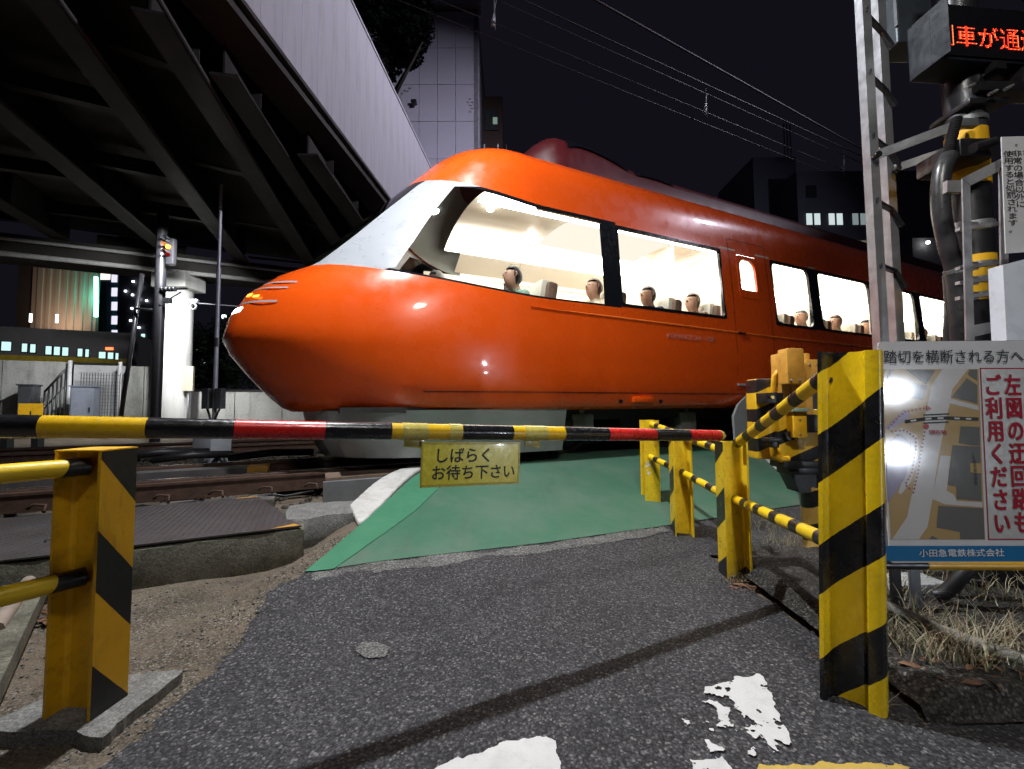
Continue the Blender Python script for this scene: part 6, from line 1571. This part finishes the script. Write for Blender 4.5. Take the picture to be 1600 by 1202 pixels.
# dark mast with signal
q0 = at(243, 650, 10.6); mx = thing('signal_mast', 'dark steel mast carrying an amber signal lamp, left of the white pier', 'mast')
zt = at(250, 330, 10.6).z
bb = B(); bb.tube([(q0.x, 10.6, 0), (q0.x, 10.6, zt)], .115, 14); bb.build('mast_tube', M['dark'], mx, smooth=40)
sgm = thing('railway_signal', 'black railway signal head with one amber light glowing', 'signal')
p = at(264, 385, 10.45); bb = B(); bb.box(p + Vector((0, .08, -.12)), (.21, .12, .68), bev=.03); bb.build('signal_back', M['dark'], sgm)
for dz, mt, nm in ((.0, emit('amber_signal_emission', (1, .28, .02), 18), 'amber_lens'), (-.20, emit('dim_red_signal_emission', (.5, .01, .01), .5), 'red_lens'), (.16, M['bglass'], 'dark_lens')):
    bb = B(); c_ = p + Vector((-.02, 0, dz)); bb.tube([c_, c_ - Vector((0, .01, 0))], .062, 16); bb.build(nm, mt, sgm)
    bb = B(); n_ = 9; pts0 = [c_ + Vector((math.cos(D2R(20 * k)) * .075, 0, math.sin(D2R(20 * k)) * .075)) for k in range(n_ + 1)]
    for a_, b__ in zip(pts0, pts0[1:]): bb.faces([a_, b__, b__ - Vector((0, .16, 0)), a_ - Vector((0, .16, 0))], [(0, 1, 2, 3)])
    bb.build('hood', M['dark'], sgm)
bb = B(); bb.tube([at(222, 428, 10.9), at(189, 650, 10.9) ], .05, 8); tag(bb.build('leaning_stay', M['dark']), 'dark slanting steel stay left of the signal mast', 'stay')
bb = B(); bb.tube([at(211, 482, 10.8), at(246, 485, 10.6)], .03, 8); tag(bb.build('cross_tie', M['dark']), 'short dark tie between the stay and the signal mast', 'tie')
ca = thing('catenary_bracket', 'dark catenary bracket with insulators in front of the lit pier', 'bracket')
bb = B(); bb.tube([at(248, 452, 10.5), at(292, 451, 11.4)], .03, 8); bb.tube([at(249, 477, 10.5), at(282, 457, 11.2)], .022, 8); bb.build('bracket_tube', M['dark'], ca)
for k in range(4): c_ = at(254 + 6 * k, 452, 10.5); bb = B(); bb.tube([c_ - Vector((.035, 0, 0)), c_ + Vector((.035, 0, 0))], .065, 10); bb.build('insulator', M['dark'], ca)
c_ = at(262, 470, 10.5); bb = B(); bb.box(c_, (.16, .12, .14), bev=.02); bb.build('clamp', M['dark'], ca)
pu = thing('tension_pulley', 'pale ring pulley with overhead wire right of the pier', 'pulley'); c_ = at(302, 479, 12.5)
bb = B(); bb.tube([c_ + Vector((math.cos(k * .5236) * .09, 0, math.sin(k * .5236) * .09)) for k in range(13)], .03, 8, cap=False); bb.box(c_ + Vector((.02, 0, .16)), (.26, .1, .12), bev=.02); bb.build('pulley_ring', M['galvd'], pu)
bb = B(); bb.tube([c_ + Vector((.1, 0, .1)), sd(4, 14.5, c_.z - .05)], .018, 6); bb.build('pulley_wire', M['galvd'], pu)

# distant commuter train on a higher track
ct = thing('commuter_train', 'silver commuter train with a yellow band and lit windows behind the wall, far left', 'train')
CD = 24.0; zt_, zb_ = atd(100, 521, CD).z, atd(100, 572, CD).z; sC = to_sd(atd(205, 545, CD))[0]; s_l = to_sd(atd(-60, 545, CD))[0]
sil = pbr('dull_silver_car_body', (.20, .20, .19), .4, .4, .1, 2)
def P3d(px, py, off=0.): return atd(px, py, CD - off)
bb = B(); bb.bar(sd(s_l - 4, CD + 1.4, (zt_ + zb_) / 2), sd(sC, CD + 1.4, (zt_ + zb_) / 2), 2.8, zt_ - zb_); bb.bar(sd(s_l - 4, CD + 1.4, zt_ + .1), sd(sC, CD + 1.4, zt_ + .1), 2.2, .2); bb.build('car_body', sil, ct)
zy = (zb_ + .28); bb = B(); bb.bar(sd(s_l - 4, CD - .012, zy), sd(sC, CD - .012, zy), .02, .22); bb.build('yellow_band', pbr('dull_yellow_band', (.45, .33, .03), .5), ct)
cw = emit('cool_window_emission', (.62, .95, .90), 1.1)
def litwin(px0, px1, py0, py1):
    a, b_ = to_sd(P3d(px0, py0))[0], to_sd(P3d(px1, py0))[0]; z1, z0 = P3d(px0, py0).z, P3d(px0, py1).z
    bb = B(); bb.bar(sd(a, CD - .02, (z0 + z1) / 2), sd(b_, CD - .02, (z0 + z1) / 2), .02, z1 - z0); f = bb.build('window_frame', M['blackgl'], ct)
    bb = B(); g_ = .03; bb.bar(sd(a + g_, CD - .036, (z0 + z1) / 2), sd(b_ - g_, CD - .036, (z0 + z1) / 2), .008, z1 - z0 - 2 * g_); bb.build('lit_pane', cw, f)
for a_ in ((2, 20, 533, 549), (34, 45, 536, 551), (47, 58, 537, 552), (71, 83, 540, 555), (84, 96, 541, 556), (97, 109, 542, 557), (121, 131, 544, 558), (133, 141, 545, 559), (154, 167, 549, 561), (168, 179, 550, 562), (180, 187, 551, 563)): litwin(*a_)
bb = B(); a, b_ = P3d(165, 545), P3d(177, 545); bb.bar(a, b_, .05, .12); bb.build('destination_light', emit('red_orange_emission', (1, .16, .05), 3), ct)
bb = B(); bb.bar(sd(s_l - 6, CD + 1.4, .9), sd(14, CD + 1.4, .9), 6, 1.75); tag(bb.build('railway_embankment', conc_d), 'dark embankment carrying the far commuter train', 'embankment')

# ---- far buildings on the left
def facade(name, label, px0, px1, py0, Y, mt, dep=10):
    a, b_ = at(px0, py0, Y), at(px1, py0, Y); t = thing(name, label, 'building', ((a.x + b_.x) / 2, Y, 0)); 
    bb = B(); k = (Y + dep) / Y; cx = (a.x + b_.x) / 2; ka, kb = (k, k) if b_.x < 0 else (1, 1)     # the side wall towards the tracks runs back at a slant
    bb.prism([Vector((a.x - cx, 0, 0)), Vector((b_.x - cx, 0, 0)), Vector((b_.x * kb - cx, dep, 0)), Vector((a.x * ka - cx, dep, 0))], (0, 0, a.z)); bb.build('tower_block', mt, t); return t
BY = 46.
tanw = pbr('tan_corrugated_cladding', (.36, .31, .27), .7, 0, .12, .4, (.2, .15, .12), .3, streak=True)
hall = facade('panelled_hall', 'tall tan panelled building washed with warm and teal light, left', 30, 156, 395, BY, pbr('dark_hall_wall', (.05, .045, .045), .7), 12)
def hpart(bb, name, mt): o = bb.build(name, mt, hall); o.matrix_parent_inverse = Matrix.Translation(-hall.location); return o
edges = [54, 63, 72, 78, 84, 91, 98, 104, 110, 116, 122, 129, 136, 143, 150, 156]
for i, (x0_, x1_) in enumerate(zip(edges, edges[1:])):
    a, b_ = at(x0_, 400, BY - .15 - .08 * (i % 2)), at(x1_, 400, BY - .15 - .08 * (i % 2)); z0_ = at(x0_, 528, BY).z
    bb = B(); bb.box(((a.x + b_.x) / 2, BY - .1 - .12 * (i % 2), (a.z + z0_) / 2), (b_.x - a.x - .06, .3 + .08 * (i % 2), a.z - z0_)); hpart(bb, 'cladding_panel', tanw)
a, b_ = at(150, 433, BY - 1.2), at(150, 495, BY - 1.2)
bb = B(); bb.tube([a, b_], .16, 8); hpart(bb, 'teal_light_tube', emit('teal_tube_emission', (.35, 1, .85), 9))
lamp('teal_tube_light', at(146, 462, BY - 1.4), at(136, 462, BY), 110, 1.0, (.10, 1, .70), 175)
for px in (68, 92): lamp('warm_wash_light', at(px, 520, BY - 3.0), at(px + 4, 440, BY), 100, .4, (1, .66, .45), 150)
bb = B(); 
for px, py in ((48, 497), (89, 498)):
    c_ = at(px, py, BY - 3); bb = B(); bb.box(c_, (.22, .1, .9)); tag(bb.build('white_lantern', emit('white_lantern_emission', (1, 1, 1), 3)), ['white upright lantern left of the tan panels', 'white upright lantern in front of the tan panels'][px > 60], 'lantern', 'white lanterns by the hall')
tw = facade('glass_tower', 'dark blue tower with a column of lit stairwell windows and a bright top window', 156, 186, 415, BY + 3, pbr('dark_blue_tower', (.02, .035, .06), .3), 10)
def twpart(par, px0, px1, py0, py1, Y, mt, name='window'):
    a, b_ = at(px0, py0, Y), at(px1, py1, Y); bb = B(); bb.box(((a.x + b_.x) / 2, Y, (a.z + b_.z) / 2), (b_.x - a.x, .1, a.z - b_.z)); f = bb.build(name, mt, par); f.matrix_parent_inverse = Matrix.Translation(-par.location)
    return f
lw = emit('lavender_window_emission', (.80, .78, 1), 1.1); ww = emit('warm_window_emission', (1, .93, .80), 1.4)
for x0_ in (157.5, 162.5, 167.5): twpart(tw, x0_, x0_ + 4.2, 423, 437, BY + 2.9, ww)
for k in range(5): twpart(tw, 175, 182.5, 428 + 22 * k, 441 + 22 * k, BY + 2.9, lw)
for x0_ in (157, 164.5, 172): bb = B(); a, b_ = at(x0_, 440, BY + 2.85), at(x0_, 540, BY + 2.85); bb.bar(a, b_, .1, .1, up=(0, 1, 0)); o = bb.build('mullion', M['dark'], tw); o.matrix_parent_inverse = Matrix.Translation(-tw.location)
dt = facade('dark_tower', 'tall dark apartment tower dotted with small white lights behind the signal mast', 186, 243, 360, 62, pbr('dark_lavender_tower', (.06, .06, .085), .7), 12)
rnd = random.Random(2)
for px, py in ((208, 440), (218, 448), (207, 461), (218, 468), (206, 482), (217, 512), (206, 523), (216, 533), (204, 501), (229, 470), (196, 455)):
    c_ = at(px, py, 61.8); bb = B(); bb.box(c_, (.30, .2, .30), bev=.1); o = bb.build('balcony_light', emit('balcony_light_emission', (.9, .95, 1), 5), dt); o.matrix_parent_inverse = Matrix.Translation(-dt.location)
for px, py in ((221, 522), (224, 539), (219, 541), (213, 555), (221, 556)): twpart(dt, px, px + 5, py, py + 5, 61.9, cw)

# ---- white tiled building above the train
ty = 20.5
a, b_ = at(560, 8, ty), at(746, 8, ty); ztop = at(700, 8, ty).z
tb_ = thing('tiled_building', 'tall lavender white tiled building behind the bridge parapet and dark tree', 'building', ((a.x + b_.x) / 2, ty, 0))
bb = B(); bb.box((0, 5.2, ztop / 2), (b_.x - a.x, 10, ztop)); bb.build('building_core', pbr('dark_joint', (.16, .155, .17), .8), tb_)
tilem = pbr('lavender_white_tile', (.42, .41, .47), .5, 0, .05, .5, (.28, .26, .26), .2)
tw_ = (at(740, 100, ty).x - at(711.5, 100, ty).x); th_ = (at(700, 130, ty).z - at(700, 188, ty).z); bb = B(); bb.box((0, 0, 0), (tw_ - .02, .12, th_ - .02), bev=.004); first = bb.build('tile', tilem, tb_)
zt0 = at(700, 130, ty).z; xt0 = at(740, 100, ty).x; k = 0
for i in range(-6, 5):
    for j in range(-8, 3):
        zc = zt0 - th_ * (i + .5) * -1; zc = zt0 + th_ * (i + .5); xc = xt0 + tw_ * (j - .5)
        if zc + th_ / 2 > ztop or xc + tw_ / 2 > b_.x + .1 or zc < 1 or xc < a.x: continue
        o = first if k == 0 else first.copy()
        if k: COL.objects.link(o); o.parent = tb_
        k += 1; o.location = (xc - tb_.location.x, .15, zc)
bb = B()
bb.box((0, 0, 0), (b_.x - a.x + .3, .6, .5)); o = bb.build('roof_coping', tilem, tb_); o.location = (0, .2, ztop + .2)
for k in range(4):
    bb = B(); bb.box(((b_.x - tb_.location.x) - .03 + .0, .3 + k * .3, ztop / 2), (.12, .16, ztop)); bb.build('corner_fin', tilem, tb_)
bb = B(); c_ = at(647, 160, ty - .05); bb.box(c_, (.26, .3, .12)); bb.box(c_ - Vector((0, .05, .12)), (.16, .2, .16), bev=.05); o = bb.build('wall_camera', M['dark'], tb_); o.matrix_parent_inverse = Matrix.Translation(-tb_.location)
rnd = random.Random(9)
for px, py in ((632, 142), (640, 138), (734, 155), (738, 160), (737, 170)):
    c_ = at(px, py, ty - .12); bb = B(); bb.box(c_, (.12, .03, .05)); o = bb.build('wall_fixing', M['galvd'], tb_); o.matrix_parent_inverse = Matrix.Translation(-tb_.location)
# brown stair tower right of it
bt = thing('brown_tower', 'small dark brown tower with one window right of the tiled building', 'building', (at(770, 200, 24).x, 24, 0))
a, b_ = at(753, 151, 24), at(784, 151, 24); bb = B(); bb.box((0, 1.2, a.z / 2), (b_.x - a.x, 2.4, a.z)); bb.build('tower_wall', pbr('dark_brown_wall', (.055, .030, .022), .6, 0, .1, 1), bt)
a_, b__ = at(757, 172, 23.9), at(779, 203, 23.9); bb = B(); bb.box(((a_.x + b__.x) / 2 - bt.location.x, -.02, (a_.z + b__.z) / 2), (b__.x - a_.x, .12, a_.z - b__.z)); f = bb.build('window', pbr('grey_green_glass', (.05, .06, .06), .2), bt)
a_, b__ = at(770, 182, 23.8), at(777, 192, 23.8); bb = B(); bb.box(((a_.x + b__.x) / 2 - bt.location.x, -.1, (a_.z + b__.z) / 2), (b__.x - a_.x, .05, a_.z - b__.z)); bb.build('lit_corner', emit('dim_green_white_emission', (.5, .7, .6), .35), f)
for i, px in enumerate((757, 778, 791)):
    c0_, c1_ = at(px, 226, 21.5), at(px, 262, 21.5); bb = B(); bb.tube([c0_, Vector((c1_.x, c1_.y, 0))], .035, 8); tag(bb.build('white_pole', M['white'] if i < 2 else M['galvd']), ['white pole rising behind the train roof, leftmost', 'white pole rising behind the train roof, middle', 'dim grey pole rising behind the train roof'][i], 'pole', 'poles behind the train roof')
# ---- building at the right with lit windows
RY = 75.
wallr = pbr('dark_slate_building', (.16, .165, .20), .7, 0, .15, .3)
rbld = facade('office_building', 'dark office block with a row of cool lit windows behind the ladder', 1244, 1470, 268, RY, wallr, 20)
cwin = emit('office_window_emission', (.72, .85, .85), .85); dimw = emit('dim_office_window_emission', (.6, .62, .45), .18)
for x0_, lit in ((1259, 1), (1294, 1), (1331, .6), (1380, 1)):
    for q in (0, 12.5):
        f = twpart(rbld, x0_ + q, x0_ + q + 11, 333, 352, RY - .05, M['dark'], 'window'); g2 = twpart(rbld, x0_ + q + .6, x0_ + q + 10.4, 333.8, 351.4, RY - .12, cwin if lit == 1 else emit('grey_office_window_emission', (.5, .6, .62), .4), 'pane')
for x0_ in (1259, 1380): twpart(rbld, x0_, x0_ + 17, 290, 309, RY - .05, pbr('unlit_window', (.05, .05, .06), .3), 'window')
for x0_ in (1334, 1346, 1383, 1395): twpart(rbld, x0_, x0_ + 10, 376, 387, RY - .05, dimw, 'window')
lb = facade('side_tower', 'plain dark tower with rooftop mast left of the office block', 1176, 1243, 246, RY + 6, pbr('dark_blue_grey_tower', (.20, .205, .26), .8), 14)
bb = B(); c_ = at(1231, 236, RY + 4)
for dx in (-.6, .0, .6): bb.tube([c_ + Vector((dx, 0, -2)), c_ + Vector((dx, 0, 5.5))], .12, 6)
o = bb.build('rooftop_mast', M['galvd'], lb); o.matrix_parent_inverse = Matrix.Translation(-lb.location)
hb = facade('low_house', 'low dark house with one bright lamp right of the office block', 1425, 1500, 372, 40, pbr('dark_house_wall', (.20, .20, .23), .8), 8)
c_ = at(1450, 379, 39.5); bb = B(); bb.box(c_, (.28, .2, .28), bev=.1); o = bb.build('porch_lamp', emit('porch_lamp_emission', (1, .97, .9), 12), hb); o.matrix_parent_inverse = Matrix.Translation(-hb.location)
# ---- overhead wires
wire_m = pbr('overhead_wire', (.035, .035, .037), .5, .5, .1, 5); wdark = pbr('black_cable', (.008, .008, .009), .6)
def wire(label, p, q, r_, mt=wire_m, sag=0., grp='overhead wires above the near track'):
    bb = B(); n_ = 30; bb.tube([p.lerp(q, i / n_) - Vector((0, 0, sag * 4 * (i / n_) * (1 - i / n_))) for i in range(n_ + 1)], r_, 6); return tag(bb.build('overhead_wire', mt), label, 'wire', grp)
z1_ = atd(870, 85, 5.07).z; z2_ = atd(870, 38, 5.07).z
wire('lower contact wire above the near track, left of its pair', sd(-14, 5.22, z1_), sd(60, 5.22, z1_), .007)
wire('lower contact wire above the near track, right of its pair', sd(-14, 5.00, z1_), sd(60, 5.00, z1_), .007)
wire('upper messenger wire above the near track, thicker one', sd(-14, 4.95, z2_), sd(60, 4.95, z2_), .010)
wire('upper messenger wire above the near track, thinner one', sd(-14, 5.15, z2_ + .05), sd(60, 5.15, z2_ + .05), .007)
pw, qw = at(930, 0, 4.6), at(1352, 236, 9.2); dv_ = qw - pw
wire('black cable crossing the sky towards the ladder', pw - dv_ * .6, qw + dv_ * 2, .014, wdark, 0)
for i, s in enumerate((to_sd(atd(771, 60, 5.07))[0], to_sd(atd(1103, 205, 5.07))[0], 10.8)):
    t = thing('wire_hanger', ['pale hanger clamp joining the overhead wires left of the train roof', 'small hanger clamp between the overhead wires in mid sky', 'far hanger clamp near the office block'][i], 'hanger', group='hangers between the overhead wires')
    bb = B(); bb.tube([sd(s, 5.05, z2_ + .03), sd(s + .02, 5.06, z1_ - .03)], .008, 6); bb.tube([sd(s + .04, 5.05, z2_ - .06), sd(s - .02, 5.1, z1_ + .04)], .006, 6); bb.build('hanger_rod', M['galv'], t)
    for dz in (.08, .02): bb = B(); bb.tube([sd(s - .01, 5.06, z1_ + dz), sd(s - .01, 5.06, z1_ + dz + .035)], .018, 8); bb.build('insulator', M['white'], t)
# ---- trees
def tree(label, base, H, R3, nleaf, seed, leafcol, lsize, cr_z=.62, trunk=True, grp=None):
    rnd = random.Random(seed); t = thing('leafy_tree', label, 'tree', base, 0, grp); H0 = H * .55
    bb = B(); bb.tube([(0, 0, -.1), (.1, 0, H0 * .5), (.0, .1, H0), (0, 0, H * .85)], [.28, .22, .17, .05], 10)
    for k in range(9):
        a = rnd.random() * 6.28; z0_ = H0 * rnd.uniform(.6, 1.1); e = Vector((math.cos(a) * R3.x * .7, math.sin(a) * R3.y * .7, z0_ + rnd.uniform(.3, 1.) * R3.z * .8)); bb.tube([(0, .05, z0_), e * .5 + Vector((0, 0, z0_ * .5)), e], [.09, .06, .02], 6)
    bb.build('trunk', pbr('dark_bark', (.012, .010, .008), .9, 0, .3, 8, spec=.1), t)
    V = []; F_ = []; clumps = []
    for k in range(60):
        v = Vector((rnd.gauss(0, 1), rnd.gauss(0, 1), rnd.gauss(0, 1))).normalized() * rnd.uniform(.45, 1.0); clumps.append((Vector((v.x * R3.x, v.y * R3.y, v.z * R3.z + H * cr_z)), rnd.uniform(.22, .42) * min(R3)))
    for i in range(nleaf):
        c_, r_ = rnd.choice(clumps); v = Vector((rnd.gauss(0, 1), rnd.gauss(0, 1), rnd.gauss(0, 1))).normalized() * r_ * rnd.random() ** .4; p = c_ + v
        R_ = Matrix.Rotation(rnd.random() * 6.28, 3, 'Z') @ Matrix.Rotation(rnd.uniform(-1.2, 1.2), 3, 'X'); s_ = lsize * rnd.uniform(.6, 1.3); k = len(V)
        for q in ((-s_, 0, 0), (0, s_ * .45, .1 * s_), (s_, 0, 0), (0, -s_ * .45, .1 * s_)): V.append(tuple(p + R_ @ Vector(q)))
        F_.append((k, k + 1, k + 2, k + 3))
    me = bpy.data.meshes.new('crown'); me.from_pydata(V, [], F_); me.materials.append(leafcol); link('crown', me, t); return t
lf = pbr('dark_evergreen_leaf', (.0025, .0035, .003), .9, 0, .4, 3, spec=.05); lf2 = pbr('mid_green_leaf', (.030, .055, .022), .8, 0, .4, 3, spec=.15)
c_ = at(600, -30, 14.5)
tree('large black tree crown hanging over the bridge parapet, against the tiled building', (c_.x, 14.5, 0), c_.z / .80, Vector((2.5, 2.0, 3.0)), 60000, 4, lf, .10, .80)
for i, (px, Y, H_, R3, lab) in enumerate(((345, 27, 7.2, (2.6, 2, 2.8), 'dark leafy tree directly behind the thin grey pole'), (405, 30, 8.5, (2.6, 2, 3), 'dark leafy tree behind the top of the train nose'), (300, 31, 7.5, (1.8, 2, 2.8), 'dark leafy tree just right of the white pier'), (226, 34, 6.5, (1.8, 2, 2.2), 'dark green tree behind the signal mast'))):
    c_ = at(px, 600, Y); tree(lab, (c_.x, Y, 0), H_, Vector(R3), 7000, 30 + i, lf2, .13, .60, grp='trees beyond the low wall')
# street beyond the trees: small lights
for i, (px, py) in enumerate(((309, 545), (347, 570), (318, 566), (350, 495))):
    c_ = at(px, py, 36); bb = B(); bb.box(c_, (.35, .2, .35), bev=.12); tag(bb.build('distant_lamp', emit('distant_lamp_emission', (.8, .95, 1), 2.5)), ['cool point of light low between pier and thin pole', 'cool point of light right of the thin pole foot', 'lowest dim light between pier and thin pole', 'dim light in the tree right of the thin pole'][i], 'lamp', 'distant lights among the trees')

# ================================================================== LAMP STANDARDS outside the frame, the far ones added as fill
def lamp_post(label, head, base, power_name):
    t = thing('street_lamp', label, 'street lamp', base, 0, 'street lamps around the crossing'); h = Vector(head) - Vector(base)
    bb = B(); bb.tube([(0, 0, 0), (0, 0, h.z + .2)], .07, 12, r2=.05); bb.tube([(0, 0, h.z + .2), h * .5 + Vector((0, 0, h.z * .5 + .25)), (h.x, h.y, h.z + .16)], .035, 10); bb.build('lamp_column', M['galvd'], t)
    bb = B(); bb.box((h.x, h.y, h.z + .11), (.5, .5, .10), bev=.03); bb.build('lamp_head', M['galvd'], t)
lamp_post('street lamp beside the road left of the crossing', LAMP_ROAD, (-5.6, 1.2, 0), 1)
lamp_post('street lamp behind the photographer', LAMP_SIDE, (-3.4, -1.2, 0), 1)
lamp_post('unseen tall mast added as fill light for the distant blocks', FILL_BLOCKS, (66, 36, 0), 1)
lamp_post('unseen tall lamp added to brighten the tiled building', FILL_TILES, (30, 20, 0), 1)
lamp_post('unseen tall lamp off to the right added to brighten the parapet', FILL_PARAPET, (16.5, 2.0, 0), 1)
wl_ = thing('reflection_lamp', 'low unseen twin lamp behind the photographer, added for reflections on the map sign', 'work light', (4.9, -2.7, 0))
for z_ in (1.08, .28):  # lamps added only to give the two reflections on the map sign
    bb = B(); bb.box((.0, -.07, z_), (.30, .10, .24), bev=.02); bb.build('lamp_housing', M['dark'], wl_)
    lamp('reflection_lamp_beam', (4.9, -2.62, z_), (1.3, 1.38, z_ - .02), 1.5, .16, (.80, .88, 1.0), 40)
bb = B(); bb.tube([(0, -.14, 0), (0, -.14, 1.25)], .03, 8); bb.build('stand', M['dark'], wl_)
